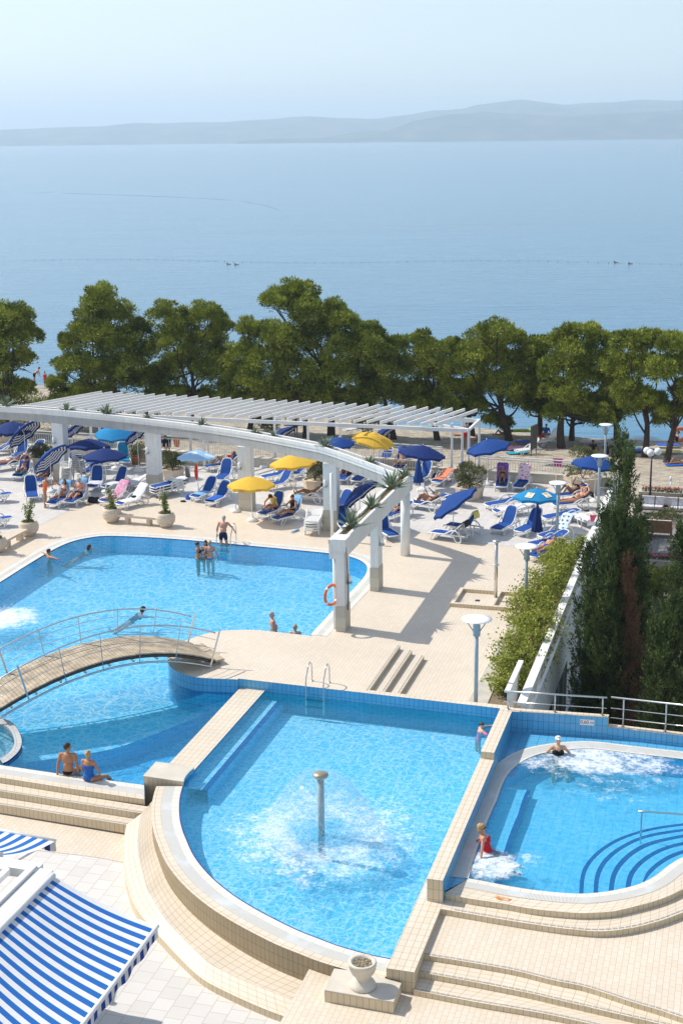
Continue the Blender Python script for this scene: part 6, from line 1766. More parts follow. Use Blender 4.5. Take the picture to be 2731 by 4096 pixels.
    if text:
        for (s, a_, col_) in text:
            cu = bpy.data.curves.new('t', 'FONT'); cu.body = s; cu.size = .15; cu.extrude = .002; cu.align_x = 'CENTER'; cu.align_y = 'CENTER'; cu.materials.append(M[col_])
            to = bpy.data.objects.new('t', cu); COL.objects.link(to); bpy.context.view_layer.update()
            me = bpy.data.meshes.new_from_object(to.evaluated_get(bpy.context.evaluated_depsgraph_get())); bpy.data.objects.remove(to)
            o = bpy.data.objects.new('lettering', me); COL.objects.link(o); o.parent = root
            aa = R(a_); fpn = math.cos(math.pi / n) * r + .012
            xa = Vector((-math.sin(aa), math.cos(aa), 0)); na = Vector((math.cos(aa), math.sin(aa), 0))
            pos = Vector((math.cos(aa) * fpn, math.sin(aa) * fpn, hgt - drop - .055)); mat = Matrix((Mt @ xa, Mt @ Vector((0, 0, 1)), Mt @ na)).transposed().to_4x4()
            o.matrix_local = Matrix.Translation(T_(pos)) @ mat
    return root
M['redink'] = plain('red_print', (.65, .06, .03), .6); M['whiteink'] = plain('white_print', (.85, .86, .87), .6)
def ap(c, x, y, z=2.25): return c(x, y, z)
parasol(ap(A, 75, 292, 2.35), 'pnavy', 'navy parasol at the far left edge, farthest back', r=1.25)
parasol(ap(A, 150, 322, 2.3), 'pnavy', 'striped-lined parasol tipped up at the far left, above the blue bikini', r=1.05, tilt=46, taz=-114.8, stripes=True)
parasol(ap(A, 312, 478, 2.1), 'pblue', 'striped-lined parasol tipped over the stacked chairs', r=1.05, tilt=46, taz=-114.8, stripes=True)
parasol(ap(A, 555, 398), 'pnavy', 'navy parasol behind the other one, above the stacked chairs', r=1.12, tilt=6, taz=170)
parasol(ap(A, 655, 460), 'pnavy', 'navy parasol standing level in front, right of the stacked chairs', r=1.1)
parasol(ap(A, 1235, 470), 'plight', 'light blue and white parasol with a red cloth tied to its pole', r=.98, tilt=5, taz=180)
parasol(ap(A, 470, 318, 2.4), 'pnavy', 'striped-lined parasol beyond the first white railing', r=.6, tilt=42, taz=-114.8, stripes=True, base=0)
parasol(ap(A, 715, 325, 2.3), 'pturq', 'turquoise parasol with printed letters behind the stone wall', r=1.05, tilt=-10, taz=180, text=[('apollo', -90, 'whiteink')])
parasol(ap(A, 860, 340, 2.3), 'pnavy', 'striped-lined parasol half hidden behind the second pillar', r=.75, tilt=42, taz=-114.8, stripes=True)
parasol(B(355, 338, .6), 'pnavy', 'striped-lined parasol on the beach seen over the arched beam', r=1.0, base=-2.6, tilt=36, taz=-114.8, stripes=True)
parasol(ap(B, 425, 500, 2.15), 'pyel', 'right hand yellow parasol, its pole in a white base', r=1.15, tilt=-4, taz=90, text=[('TUI', -110, 'redink'), ('TUI', -22, 'redink')])
parasol(ap(B, 163, 637, 2.1), 'pyel', 'left hand yellow parasol beside the third pillar', r=1.1, text=[('TUI', -68, 'redink'), ('TUI', -112, 'redink')])
parasol(ap(B, 930, 362, 2.35), 'pyel', 'yellow parasol crossed by the shadows of the slats', r=1.1, tilt=14, taz=60)
parasol(ap(B, 715, 392, 2.3), 'pblue', 'blue parasol with white spots left of the shaded yellow one', r=.78, tilt=-8, taz=180)
parasol(B(985, 342, .9), 'pnavy', 'striped-lined parasol on the beach behind the yellow one', r=1.0, base=-2.5, tilt=42, taz=-114.8, stripes=True)
parasol(ap(B, 1235, 440, 2.3), 'pnavy', 'large navy parasol behind the folded one', r=1.18, tilt=8, taz=90)
parasol(ap(B, 1212, 512, 2.2), 'pblue', 'folded blue parasol with yellow letters beside the round column', closed=True)
parasol(ap(B, 843, 700, 1.95), 'pnavy', 'navy parasol with striped lining tilted behind the straight beam', r=1.05, tilt=42, taz=-114.8, stripes=True)
parasol(ap(B, 1432, 748, 1.75), 'pblue', 'big blue parasol tipped steeply on its pole beside the man reading', r=1.15, tilt=36, taz=-100, stripes=True, foot=False)
parasol(ap(C, 345, 405, 2.35), 'pblue', 'blue parasol tipped left of the right hand pine trunk', r=1.12, tilt=-12, taz=100)
parasol(ap(C, 1020, 508, 2.25), 'pblue', 'blue parasol over the big oleander pot by the parapet', r=1.15, tilt=6, taz=90)
tq = parasol(ap(C, 650, 712, 1.85), 'pturq', 'turquoise parasol with yellow and white patches', r=1.05, tilt=2, taz=180)
parasol(ap(C, 655, 800, 1.95), 'pnavy', 'folded navy parasol among the right hand loungers', closed=True)
M['yellowprint'] = plain('yellow_print', (.85, .55, .06), .6)
mb = MB(); mb2 = MB()
for a_ in (-125, -55):
    a = R(a_); hgt = 1.85
    for (rr, s, m__, dz) in ((.66, .17, mb2, .020), (.66, .13, mb, .028)):
        c = Vector((math.cos(a) * rr, math.sin(a) * rr, 0)); t = Vector((-math.sin(a), math.cos(a), 0)); q = Vector((math.cos(a), math.sin(a), 0)); pts = []
        for (i, j) in ((-1, -1), (1, -1), (1, 1), (-1, 1)):
            p = c + t * i * s + q * j * s; d_ = min(1, p.length / 1.0); p.z = hgt - .36 * 1.05 * ((p.length / 1.05) ** 1.35) + dz + .03; pts.append(p)
        if m__ is mb:
            for k in range(2): m__.face([pts[2 * k], pts[2 * k + 1], sum(pts, Vector()) / 4])
        else: m__.face(pts)
mb2.build('white_patch', M['whiteink'], tq); mb.build('yellow_patch', M['yellowprint'], tq)
# spare white bases
def base_(p, label):
    mb = MB(); mb.lathe([(.24, 0), (.25, .05), (.23, .10), (.09, .15), (.045, .18), (.04, .36), (.02, .37)], (0, 0, 0), 24); o = mb.build('umbrella_stand', M['plastic'], None, True); o.location = p
    return tag(o, label, 'umbrella stand', 'empty white parasol bases')
base_(B(65, 858), 'empty white parasol base at the foot of the third pillar'); base_(B(245, 578), 'empty white parasol base near the low wall'); base_(B(330, 615), 'white parasol base left of the right yellow parasol'); base_(B(1245, 725), 'white parasol base beside the man reading')
# cross shaped base
mb = MB(); p = C(770, 690); mb.box(p + Vector((0, 0, .04)), (.6, .12, .06), rz=.3); mb.box(p + Vector((0, 0, .045)), (.12, .6, .06), rz=.3); mb.tube([p, p + Vector((0, 0, .5))], .03, 8); tag(mb.build('umbrella_stand', M['potwhite']), 'cross shaped parasol base against the low wall on the right', 'umbrella stand')
mb = MB(); p = C(308, 785); mb.lathe([(.42, 0), (.42, .06), (.05, .07)], p, 24); mb.tube([p, p + Vector((0, 0, .75))], .035, 8); tag(mb.build('umbrella_stand', M['concrete'], None, True), 'round grey parasol base with a pipe stub near the bush', 'umbrella stand')
# red cloth tied to the light blue parasol's pole
mb = MB(); p = P(1228 / 1.568, 1500 + 655 / 1.568, .85) ; p = Vector((ap(A, 1240, 470).x - .1, ap(A, 1240, 470).y - .03, 1.55))
mb.raw([p + Vector((-.03, 0, 0)), p + Vector((.06, 0, .02)), p + Vector((.08, -.03, -.45)), p + Vector((.04, -.03, -.85)), p + Vector((-.08, -.02, -.70)), p + Vector((-.10, -.01, -.3)), p + Vector((0, -.06, -.4))], [(0, 1, 6), (1, 2, 6), (2, 3, 6), (3, 4, 6), (4, 5, 6), (5, 0, 6), (0, 5, 4, 3, 2, 1)])
tag(mb.build('hanging_cloth', fabric('red_dotted_cloth', (.65, .04, .03), patt=((.9, .8, .8), 20, .2))), 'red dotted cloth hanging from the light blue parasol', 'cloth')

# stacks of white chairs
def chair(p, rz, label):
    r = empty('plastic_chair', p, rz, label, 'chair', 'white plastic chairs in stacks')
    if not hasattr(chair, 'm'):
        ms = []
        mb = MB(); mb.box((0, 0, .42), (.46, .46, .03)); ms.append(mb.build('seat', M['plastic'], r))
        for sx in (-1, 1):
            for sy in (-1, 1): mb = MB(); mb.tube([Vector((sx * .20, sy * .20, .42)), Vector((sx * .26, sy * .25, 0))], .022, 6); ms.append(mb.build('leg', M['plastic'], r, True))
        mb = MB(); mb.box((-.24, 0, .86), (.03, .42, .05)); mb.box((-.22, 0, .50), (.03, .42, .04))
        for k in range(6): mb.box((-.235, -.18 + k * .072, .68), (.015, .04, .34))
        ms.append(mb.build('backrest', M['plastic'], r))
        for s in (-1, 1): mb = MB(); mb.tube(spline([Vector((-.22, s * .24, .66)), Vector((0, s * .27, .66)), Vector((.18, s * .26, .62)), Vector((.22, s * .25, .42))], 3), .02, 6); ms.append(mb.build('armrest', M['plastic'], r, True))
        chair.m = ms
    else:
        for o in chair.m: q = o.copy(); COL.objects.link(q); q.parent = r
ordn = ['lowest', 'second', 'third', 'fourth', 'fifth', 'sixth', 'topmost']
for k in range(7): chair(A(410, 690) + Vector((k * .012, 0, k * .085)), R(-160), ordn[k] + ' chair of the left white stack under the striped parasol')
for k in range(7): chair(A(505, 655) + Vector((-k * .012, 0, k * .10)), R(-20), ordn[k] + ' chair of the right white stack, behind the left one')
mb = MB(); p = A(470, 640, 0); 
for k in range(5): mb.box(p + Vector((0.05 * k, 0, .95 + .06 * k)), (.62, .5, .06), rot=Euler((0, R(40 - 6 * k), .3)).to_matrix())
tag(mb.build('cushion_pile', M['sling']), 'pile of blue lounger cushions leaning on the white chair stacks', 'cushions')

# ================================================================== bulbous planters and stone benches
def big_pot(p, label, seed, h_plant=1.3, s=1.0):
    r = empty('round_planter', p, label=label, cat='planter', group='bulbous stone planters by the big pool')
    mb = MB(); mb.lathe([(.24 * s, 0), (.26 * s, .03), (.28 * s, .05), (.36 * s, .16), (.42 * s, .24), (.41 * s, .25), (.42 * s, .26), (.445 * s, .36), (.43 * s, .375), (.445 * s, .39), (.44 * s, .50), (.425 * s, .51), (.43 * s, .52), (.39 * s, .60), (.355 * s, .66), (.33 * s, .66), (.31 * s, .60)], (0, 0, 0), 36); mb.build('pot', M['planter'], r, True)
    mb = MB(); mb.lathe([(.32 * s, .58), (.30 * s, .60), (.02, .61)], (0, 0, 0), 16); mb.build('soil', M['soil'], r)
    pr = random.Random(seed); pts = []; mb = MB()
    for k in range(5):
        lean = Vector((pr.gauss(0, .12), pr.gauss(0, .12), h_plant * pr.uniform(.65, 1.0))); pth = spline([Vector((0, 0, .58)), Vector((lean.x * .4, lean.y * .4, .58 + lean.z * .5)), Vector((lean.x, lean.y, .58 + lean.z))], 5)
        mb.tube(pth, .010, 5)
        for j in range(90): t = pr.random(); q = pth[int(t * (len(pth) - 1))]; pts.append(tuple(q + Vector((pr.gauss(0, .075), pr.gauss(0, .075), pr.gauss(0, .06)))))
    for j in range(140): a = pr.uniform(0, 6.28); q = .24 * pr.random() ** .5; pts.append((math.cos(a) * q, math.sin(a) * q, .62 + pr.random() * .08))
    mb.build('stems', M['bark'], r); leafquads('leaves', np.array(pts), .085, seed, M['potleaf'], r)
    return r
pots = [(A(186, 1005), 'planter nearest the left end of the big pool', 1), (A(705, 920), 'planter at the left end of the middle stone bench', 2), (A(1042, 950), 'planter at the right end of the middle stone bench', 3), (A(-15, 1110), 'planter cut off by the left edge beside the pool', 4)]
for p, lab, sd_ in pots: big_pot(p, lab, sd_, 1.15)
def bench(a, b, label, z=.42):
    r = empty('stone_bench', (a + b) / 2, label=label, cat='bench'); r.location.z = 0
    d = (b - a); d.z = 0; Ld = d.length; d.normalize()
    mb = MB(); a2, b2 = a + d * .38, b - d * .38; mb.beam(Vector((a2.x, a2.y, z - .05)), Vector((b2.x, b2.y, z - .05)), .42, .10); put(mb, 'seat', M['planter'], r)
    mb = MB()
    for q in (.3, .7):
        c = a.lerp(b, q); mb.box((c.x, c.y, (z - .1) / 2), (.16, .3, z - .1), rz=math.atan2(d.y, d.x))
    put(mb, 'support', M['planter'], r)
bench(pots[1][0], pots[2][0], 'pale stone bench spanning the two middle planters'); bench(pots[3][0], pots[0][0], 'pale stone bench running from the left edge to the first planter')
# big square-ish planters with bushes
def tub(p, label, w_, h, bush_r, bush_h, seed, mat='bush'):
    r = empty('large_planter', p, label=label, cat='planter', group='large beige planters with bushes')
    mb = MB(); mb.lathe([(w_ * .80, 0), (w_ * .84, .02), (w_ * .97, h * .75), (w_ * 1.0, h * .78), (w_ * 1.02, h), (w_ * .92, h), (w_ * .9, h * .85), (.02, h * .85)], (0, 0, 0), 8 if w_ > .5 else 24); mb.build('tub', M['planter'], r)
    bush(p + Vector((0, 0, h * .8)), bush_r, bush_h, seed, 'bush growing in the ' + label, mat=mat, n=2600, ln=.11, wd=.025, name='potted_bush', cat='bush')
tub(A(1085, 650), 'beige planter beside the second pillar', .62, .55, .72, .95, 301); tub(B(565, 725), 'beige planter behind the last pillar', .62, .60, .70, 1.15, 302)
tub(C(228, 775), 'beige planter right of the folded blue parasol', .72, .62, .85, 1.1, 303); tub(C(935, 725), 'large beige planter by the parapet', .95, .75, 1.25, 1.35, 304)
tub(A(265, 560), 'planter left of the first pillar', .55, .45, .75, .85, 305); tub(A(15, 465), 'tall planter at the far left edge', .6, .8, .7, .9, 306)
for p, lab, s in ((A(853, 560), 'terracotta pot beside the turquoise lounger', 1.0), (A(890, 540), 'terracotta pot half behind the second pillar', .9)):
    r = empty('terracotta_pot', p, label=lab, cat='pot', group='terracotta pots by the stone wall')
    mb = MB(); mb.lathe([(.19 * s, 0), (.26 * s, .36), (.29 * s, .37), (.29 * s, .45), (.25 * s, .45), (.24 * s, .38), (.02, .38)], (0, 0, 0), 24); mb.build('pot', M['terracotta'], r, True)
    pts = np.random.default_rng(5).normal(size=(420, 3)) * np.array([.17, .17, .22]) + np.array([0, 0, .7]); leafquads('leaves', pts, .09, 7, M['bush'], r)

# ================================================================== small things on the terrace
M['straw'] = plain('straw', (.62, .50, .30), .9)
r = empty('straw_hat', A(548, 815), label='straw hat lying beside the lounger of the man reading', cat='hat')
mb = MB(); mb.lathe([(.20, 0), (.20, .01), (.11, .02), (.10, .10), (.05, .12), (.01, .12)], (0, 0, .01), 20); mb.build('hat_body', M['straw'], r, True)
mb = MB(); mb.lathe([(.113, .02), (.108, .05), (.10, .05)], (0, 0, .01), 20); mb.build('hat_band', M['t_black'], r, True)
def lump(name, p, size, mat, label, cat, seed=1):
    mb = MB(); mb.ell((0, 0, size[2] * .6), size, n=16)
    for k, v in enumerate(mb.v): f = 1 + .35 * noise.noise(v * 6 + Vector((seed, 0, 0))); mb.v[k] = Vector((v.x * f, v.y * f, max(0, v.z * f)))
    o = mb.build(name, M[mat], None, True); o.location = p; return tag(o, label, cat)
lump('beach_bag', A(590, 800), (.32, .2, .18), 't_black', 'slumped black bag on the ground beside the straw hat', 'bag', 2)
lump('shoes', A(1150, 795), (.14, .10, .05), 't_black', 'dark shoes beside the two towelled blue loungers', 'shoes', 3); lump('beach_bag', A(1185, 780), (.16, .12, .16), 't_blue', 'blue and white bag at the foot of a towelled lounger', 'bag', 4)
lump('sandals', C(960, 855), (.14, .10, .04), 't_black', 'black sandals by the parapet lounger', 'sandals', 5); lump('beach_bag', B(1320, 655), (.2, .18, .2), 't_black', 'black bag between the orange towel and the folded parasol', 'bag', 6)
lump('beach_bag', C(430, 690, .45), (.16, .14, .12), 't_black', 'black bag in the lap of the child', 'bag', 7); lump('folded_towel', C(190, 575, .5), (.25, .2, .14), 't_blue', 'blue towel bundled on the wall by the slatted frame', 'towel', 8)
lump('cap', C(560, 690, .42), (.12, .12, .07), 't_black', 'black cap on the seat of the floral towel lounger', 'cap', 9); lump('folded_clothes', A(845, 765, .40), (.16, .1, .05), 't_black', 'black clothes on the white towel', 'clothes', 10)
mb = MB(); mb.raw([(-.1, -.09, .0), (.1, -.09, 0), (.1, .09, 0), (-.1, .09, 0), (-.14, -.12, .24), (.14, -.12, .24), (.14, .12, .24), (-.14, .12, .24)], [(0, 3, 2, 1), (0, 1, 5, 4), (1, 2, 6, 5), (2, 3, 7, 6), (3, 0, 4, 7)])
mb.tube([Vector((-.13, 0, .24)), Vector((0, 0, .36)), Vector((.13, 0, .24))], .008, 5); o = mb.build('toy_bucket', plain('pink_plastic', (.75, .10, .20), .4)); o.location = W(-6.05, atU(C(1022, 880, .9)) + .3, .55); o['label'] = 'bright pink toy bucket beside the parapet'; o['category'] = 'bucket'
mb = MB(); mb.tube([Vector((-.25, 0, .05)), Vector((.22, .03, .05))], [.03, .05], 8); mb.ell((.22, .03, .05), (.1, .06, .05), n=8); o = mb.build('rolled_towel', M['t_lblue'], None, True); o.location = B(440, 985); o.rotation_euler = (0, 0, .9); tag(o, 'rolled light blue towel on the tiles by the white stack', 'towel')
# litter bin at second pillar
mb = MB(); mb.lathe([(.13, 0), (.15, .5), (.16, .51), (.15, .56), (.02, .58)], (0, 0, 0), 16); o = mb.build('litter_bin', M['steel'], None, True); o.location = A(1180, 640); tag(o, 'small grey litter bin right of the beige planter', 'litter bin')
# ================================================================== awnings, roof, right hand garden, left spa
M['awning'] = fabric('blue_white_awning', (.78, .79, .79), .09, stripes=((.02, .15, .50), 1 / .30, .5), trans=.10)
M['awn_navy'] = fabric('blue_white_valance', (.66, .66, .66), .05, stripes=((.015, .05, .28), 1 / .30, .5), trans=.1)
def awning(k0, k1, f0, f1, label, sag=.10, valance=True, rev=False):
    """k0-k1 along the roof, f0-f1 along the front bar"""
    k0, k1, f0, f1 = [Vector(q) for q in (k0, k1, f0, f1)]
    r = empty('striped_awning', (k0.x, k0.y, 0), label=label, cat='awning', group='blue and white striped awnings')
    n1_, n2_ = 60, 14; W_ = (f1 - f0).length
    mb = MB()
    def pt(s, t): return k0.lerp(k1, s).lerp(f0.lerp(f1, s), t) - Vector((0, 0, sag * math.sin(math.pi * t)))
    for i in range(n1_):
        for j in range(n2_):
            s0, s1_, t0, t1_ = i / n1_, (i + 1) / n1_, j / n2_, (j + 1) / n2_
            mb.face([pt(s0, t0), pt(s1_, t0), pt(s1_, t1_), pt(s0, t1_)], uv=[(s0 * W_, 0), (s1_ * W_, 0), (s1_ * W_, 1), (s0 * W_, 1)])
    put(mb, 'canopy', M['awning'], r, True)
    mb = MB(); mb.tube([f0, f1], .045, 8); put(mb, 'front_bar', M['white'], r, True)
    mb = MB(); mb.tube([k0 + Vector((0, 0, .02)), k1 + Vector((0, 0, .02))], .07, 8); put(mb, 'roller', M['white'], r, True)
    if valance:
        mb = MB(); n3 = 160
        for i in range(n3):
            a, b = f0.lerp(f1, i / n3), f0.lerp(f1, (i + 1) / n3); s0, s1_ = W_ * i / n3, W_ * (i + 1) / n3
            d0, d1 = .26 + .02 * math.sin(s0 * 9), .26 + .02 * math.sin(s1_ * 9); n_ = (k0 - f0).normalized() * .02
            mb.face([a, b, b - Vector((0, 0, d1)) + n_ * math.sin(s1_ * 7), a - Vector((0, 0, d0)) + n_ * math.sin(s0 * 7)], uv=[(s0, 0), (s1_, 0), (s1_, 1), (s0, 1)])
        put(mb, 'valance', M['awn_navy'], r)
    for q in (.05, .5, .95):
        mb = MB(); a = k0.lerp(k1, q) - Vector((0, 0, .22)); b = f0.lerp(f1, q) - Vector((0, 0, .04)); m_ = a.lerp(b, .5) + (k1 - k0).normalized() * .3 - Vector((0, 0, .30)); mb.tube([a, m_, b], .025, 6); put(mb, 'folding_arm', M['white'], r, True)
    return r
RZ, FZ = 2.15, 1.45
ka, kb = I(372, 182, RZ), I(0, 562, RZ); kb2 = ka + (kb - ka) * 1.9
fa, fb = I(1100, 528, FZ), I(590, 1200, FZ); fb2 = fa + (fb - fa) * 1.5
awning(ka, kb2, fa, fb2, 'large blue and white striped awning filling the lower left corner')
g0 = Hc(350, 650, 1.5); g1 = Hc(-330, 520, 1.5); h0 = Hc(15, 745, 2.1); h1 = Hc(-600, 640, 2.1)
awning(h0, h1, g0, g1, 'smaller blue and white striped awning at the left edge, seen above the roof', valance=True)
# white framed roof between the awnings
root = empty('veranda_roof', (ka.x, ka.y, 0), label='white framed glazed veranda roof with opened skylight sashes at the left edge', cat='roof')
rdir = (kb - ka); rdir.z = 0; rdir.normalize(); rn = Vector((-rdir.y, rdir.x, 0))
if rn.x > 0: rn = -rn
e0_ = I(352, 150, RZ + .1)
mb = MB()
b0 = Vector((ka.x, ka.y, RZ + .0)) + rn * .22 - rdir * .1; b1 = b0 + rdir * 9
mb.beam(b0, b1, .34, .16); mb.beam(b0 + rn * .26 + Vector((0, 0, .04)), b1 + rn * .26 + Vector((0, 0, .04)), .14, .22); put(mb, 'gutter_beam', M['white'], root)
mb = MB(); c0_ = b0 + rn * .15; c1_ = c0_ + rn * 6; mb.beam(c0_, c1_, .34, .2); put(mb, 'end_beam', M['white'], root)
mb = MB(); mb.prism([b0 - rdir * .05, b0 + rn * 6.0 - rdir * .05, b0 + rn * 6 + rdir * 9, b0 + rdir * 9], -.8, RZ - .75); put(mb, 'lower_structure', M['concrete'], root)
M['paleglass'] = plain('pale_green_glass', (.42, .50, .42), .15, .05)
for k in range(3):
    q = c0_ + rn * .55 + rdir * (.35 + k * 1.55) + Vector((0, 0, .12))
    a1, a2, a3, a4 = q, q + rn * 2.4 + Vector((0, 0, .22)), q + rn * 2.4 + rdir * 1.25 + Vector((0, 0, .22)), q + rdir * 1.25
    mb = MB(); mb.face([a1, a2, a3, a4]); up_ = Vector((0, 0, .03)); mb.face([a4 - up_, a3 - up_, a2 - up_, a1 - up_]); s_ = put(mb, 'glass_pane', M['paleglass'], root)
    mb = MB()
    for (p1_, p2_) in ((a1, a2), (a2, a3), (a3, a4), (a4, a1)): mb.beam(p1_, p2_, .13, .12)
    put(mb, 'sash_frame', M['white'], root)
# grey tiled spa at the left edge of the bridge pool
sc = [F(0, 898, .06), F(60, 915, .06), F(105, 955, .06), F(133, 1010, .06), F(138, 1060, .06), F(115, 1110, .06), F(60, 1160, .06), F(20, 1180, .06)]
scs = spline(sc, 4); cen = F(-70, 1050, .06)
root = empty('round_spa', (cen.x, cen.y, -.5), label='round grey tiled spa basin at the left edge of the bridge pool', cat='spa')
mb = MB(); mb.wall(scs, -1.2, .06, m=1); mb.wall(scs, -1.2, .06, m=1, flip=True); 
in1 = [p.lerp(cen, .22) for p in scs]; in2 = [p.lerp(cen, .5) for p in scs]; in3 = [p.lerp(cen, .75) for p in scs]
mb.strip(scs, in1, .06, .06, m=0); mb.wall(in1, -.2, .06, m=0); mb.wall(in1, -.2, .06, m=0, flip=True); mb.strip(in1, in2, -.2, -.2, m=0); mb.wall(in2, -.5, -.2, m=0); mb.wall(in2, -.5, -.2, m=0, flip=True); mb.strip(in2, in3, -.5, -.5, m=0)
mb.wall([p + (p - cen).normalized() * .006 for p in scs], .01, .064, m=2); mb.wall([p + (p - cen).normalized() * .006 for p in scs], .01, .064, m=2, flip=True)
put(mb, 'basin', [M['spagrey'], M['blue'], M['navytile']], root)
# rust stain on the whirlpool edge
m_, n_, bs_ = newmat('rust_stain'); tc_ = nd(n_, 'ShaderNodeTexCoord'); nz_ = noisef(n_, tc_.outputs['Object'], 6, 4)
n_.links.new(mix(n_, BE2, (.55, .22, .03), maprange(n_, nz_.outputs[0], .42, .58)), bs_.inputs['Base Color'])
sp_ = [L(600, 362, JZ), L(625, 380, JZ), L(680, 388, JZ), L(695, 378, JZ), L(650, 366, JZ), L(622, 358, JZ)]
mb = MB(); mb.poly([Vector((p.x, p.y, 0)) for p in sp_], z=JZ + .002); tag(mb.build('rust_stain', m_), kind='structure')
# three globe lamp
gp = C(1357, 795, GR + .02)
root = empty('globe_lamp', gp, label='black lamp post with three white globes on the promenade', cat='street lamp')
mb = MB(); mb.tube([Vector((0, 0, 0)), Vector((0, 0, .6)), Vector((0, 0, 2.6))], [.09, .055, .045], 10)
for k in range(3): a = 2.2 + 2.09 * k; mb.tube(spline([Vector((0, 0, 2.5)), Vector((math.cos(a) * .15, math.sin(a) * .15, 2.56)), Vector((math.cos(a) * .34, math.sin(a) * .34, 2.62))], 3), .02, 6)
mb.build('post', M['blackmetal'], root, True)
for k in range(3): a = 2.2 + 2.09 * k; mb = MB(); mb.ell((math.cos(a) * .34, math.sin(a) * .34, 2.80), (.2, .2, .2), n=20); mb.build('globe', M['lampwhite'], root, True)
root = empty('globe_lamp', B(1018, 350, -2.2), label='black lamp post with two grey globes on the beach under the slats', cat='street lamp')
mb = MB(); mb.tube([Vector((0, 0, -.6)), Vector((0, 0, .55))], .05, 8); mb.tube([Vector((-.35, 0, .5)), Vector((.35, 0, .5))], .025, 8); mb.build('post', M['blackmetal'], root, True)
for s in (-1, 1): mb = MB(); mb.ell((s * .35, 0, .72), (.22, .22, .22), n=16); mb.build('globe', M['lampmetal'], root, True)
# garden: bollard light, flower beds, benches, shrubs
mb = MB(); p = C(1485, 740, GR + .02); mb.tube([p, p + Vector((0, 0, .7))], .035, 8); mb.tube([p + Vector((0, 0, .7)), p + Vector((0, 0, .95))], .06, 8); tag(mb.build('bollard_light', M['lampwhite'], None, True), 'slim bollard light behind the red flower box', 'bollard light')
def flowerbox(p, l, w_, h, rz, flower, label, seed):
    r = empty('flower_box', p, rz, label, 'flower box', 'flower boxes in the garden')
    mb = MB(); mb.box((0, 0, h / 2), (l, w_, h)); mb.box((0, 0, h + .02), (l + .06, w_ + .06, .04)); mb.build('box_body', M['cladding'], r)
    rg = np.random.default_rng(seed); pts = rg.random((500, 3)) * np.array([l * .9, w_ * .8, .22]) + np.array([-l * .45, -w_ * .4, h]); leafquads('leaves', pts, .09, seed, M['bush'], r)
    pts = rg.random((160, 3)) * np.array([l * .9, w_ * .8, .12]) + np.array([-l * .45, -w_ * .4, h + .18]); leafquads('flowers', pts, .08, seed + 1, M[flower], r)
flowerbox(C(1430, 790, GR + .02), 2.4, .6, .5, -AX, 'flowerred', 'long stone box of red flowers behind the globe lamp', 41)
flowerbox(W(-3.1, 66.3, -3.0), 2.6, .6, .5, -AX, 'flowerpink', 'stone box of pink flowers below the benches', 42)
flowerbox(W(-1.4, 62.8, -3.9), 3.0, .6, .8, -AX, 'flowerpink', 'beige planting box at the right edge of the lawn', 43)
M['benchwood'] = plain('brown_bench_wood', (.22, .12, .06), .7, .2)
M['cushion'] = plain('white_patterned_cushion', (.62, .62, .64), .8, .2, 8)
def sofa(p, rz, label):
    r = empty('garden_bench', p, rz, label, 'bench', 'cushioned garden benches')
    mb = MB(); mb.box((0, 0, .3), (1.5, .7, .08)); mb.build('seat', M['benchwood'], r)
    for sx in (-1, 1):
        for sy in (-1, 1): mb = MB(); mb.box((sx * .7, sy * .3, .15), (.08, .08, .3)); mb.build('leg', M['benchwood'], r)
        mb = MB(); mb.box((sx * .74, 0, .5), (.07, .7, .07)); mb.build('armrest', M['benchwood'], r)
    mb = MB(); mb.box((0, .33, .62), (1.5, .07, .55)); mb.build('backrest', M['benchwood'], r)
    for k in (-1, 1): mb = MB(); mb.box((k * .36, -.03, .40), (.68, .6, .13)); mb.box((k * .36, .24, .68), (.66, .13, .42)); mb.build('cushion', M['cushion'], r)
sofa(C(1385, 870, -2.35), -AX, 'bench with two pale cushions right of the globe lamp post'); sofa(C(1530, 880, -2.35), -AX, 'bench with pale cushions near the right edge')
sofa(C(1400, 1010, -2.35), math.pi - AX, 'wooden bench seen from behind, nearer the lawn')
mb = MB(); mb.prism([W(-5.3, 66.9), W(-2, 66.9), W(-2, 73.2), W(-5.3, 73.2)], -4.0, GR + .05); tag(mb.build('garden_path', M['paving']), kind='structure')
wallthing('garden_wall', W(-5.15, 66.7), W(-4.9, 73.0), .35, GR, GR + .9, M['concrete'], 'beige garden wall beside the benches')
for k, (x, y, rx, rz_, lab, fl_) in enumerate([(1470, 1000, 1.5, 1.9, 'oleander with pink blossom in front of the benches', 1), (1560, 900, 1.0, 1.8, 'pink oleander at the right edge', 1), (1330, 1200, .9, 1.5, 'dark bush behind the tall cypress', 0), (1480, 1240, .8, 1.4, 'thin sapling bush on the lawn', 1), (1560, 1330, 1.1, 1.5, 'green bush on the lawn at the right edge', 0), (1400, 1380, .9, 1.3, 'bush between the two cypresses', 0)]):
    p = C(x, y, -3.9 if y > 1050 else -3.0); p.z = -3.9
    b_ = bush(p, rx, rz_, 400 + k, lab, mat='hedge' if k in (3, 5) else 'bush', n=2600, ln=.12, wd=.03)
    if fl_: pts = np.random.default_rng(k).normal(size=(90, 3)) * np.array([rx * .6, rx * .6, rz_ * .22]) + np.array([0, 0, rz_ * .75]); leafquads('blossom', pts, .11, 7, M['flowerpink'], b_)
# notice board on the beach
root = empty('beach_board', C(630, 500, GR), label='dark framed notice board standing on the beach seen side on', cat='notice board')
mb = MB(); mb.box((0, 0, 1.15), (.12, .9, 1.5), rz=-.5); mb.build('panel', M['darkwood'], root)
for s in (-1, 1): mb = MB(); mb.tube([Vector((s * .2, s * .38, 0)), Vector((s * .2, s * .38, .5))], .03, 6); mb.build('leg', M['darkwood'], root)

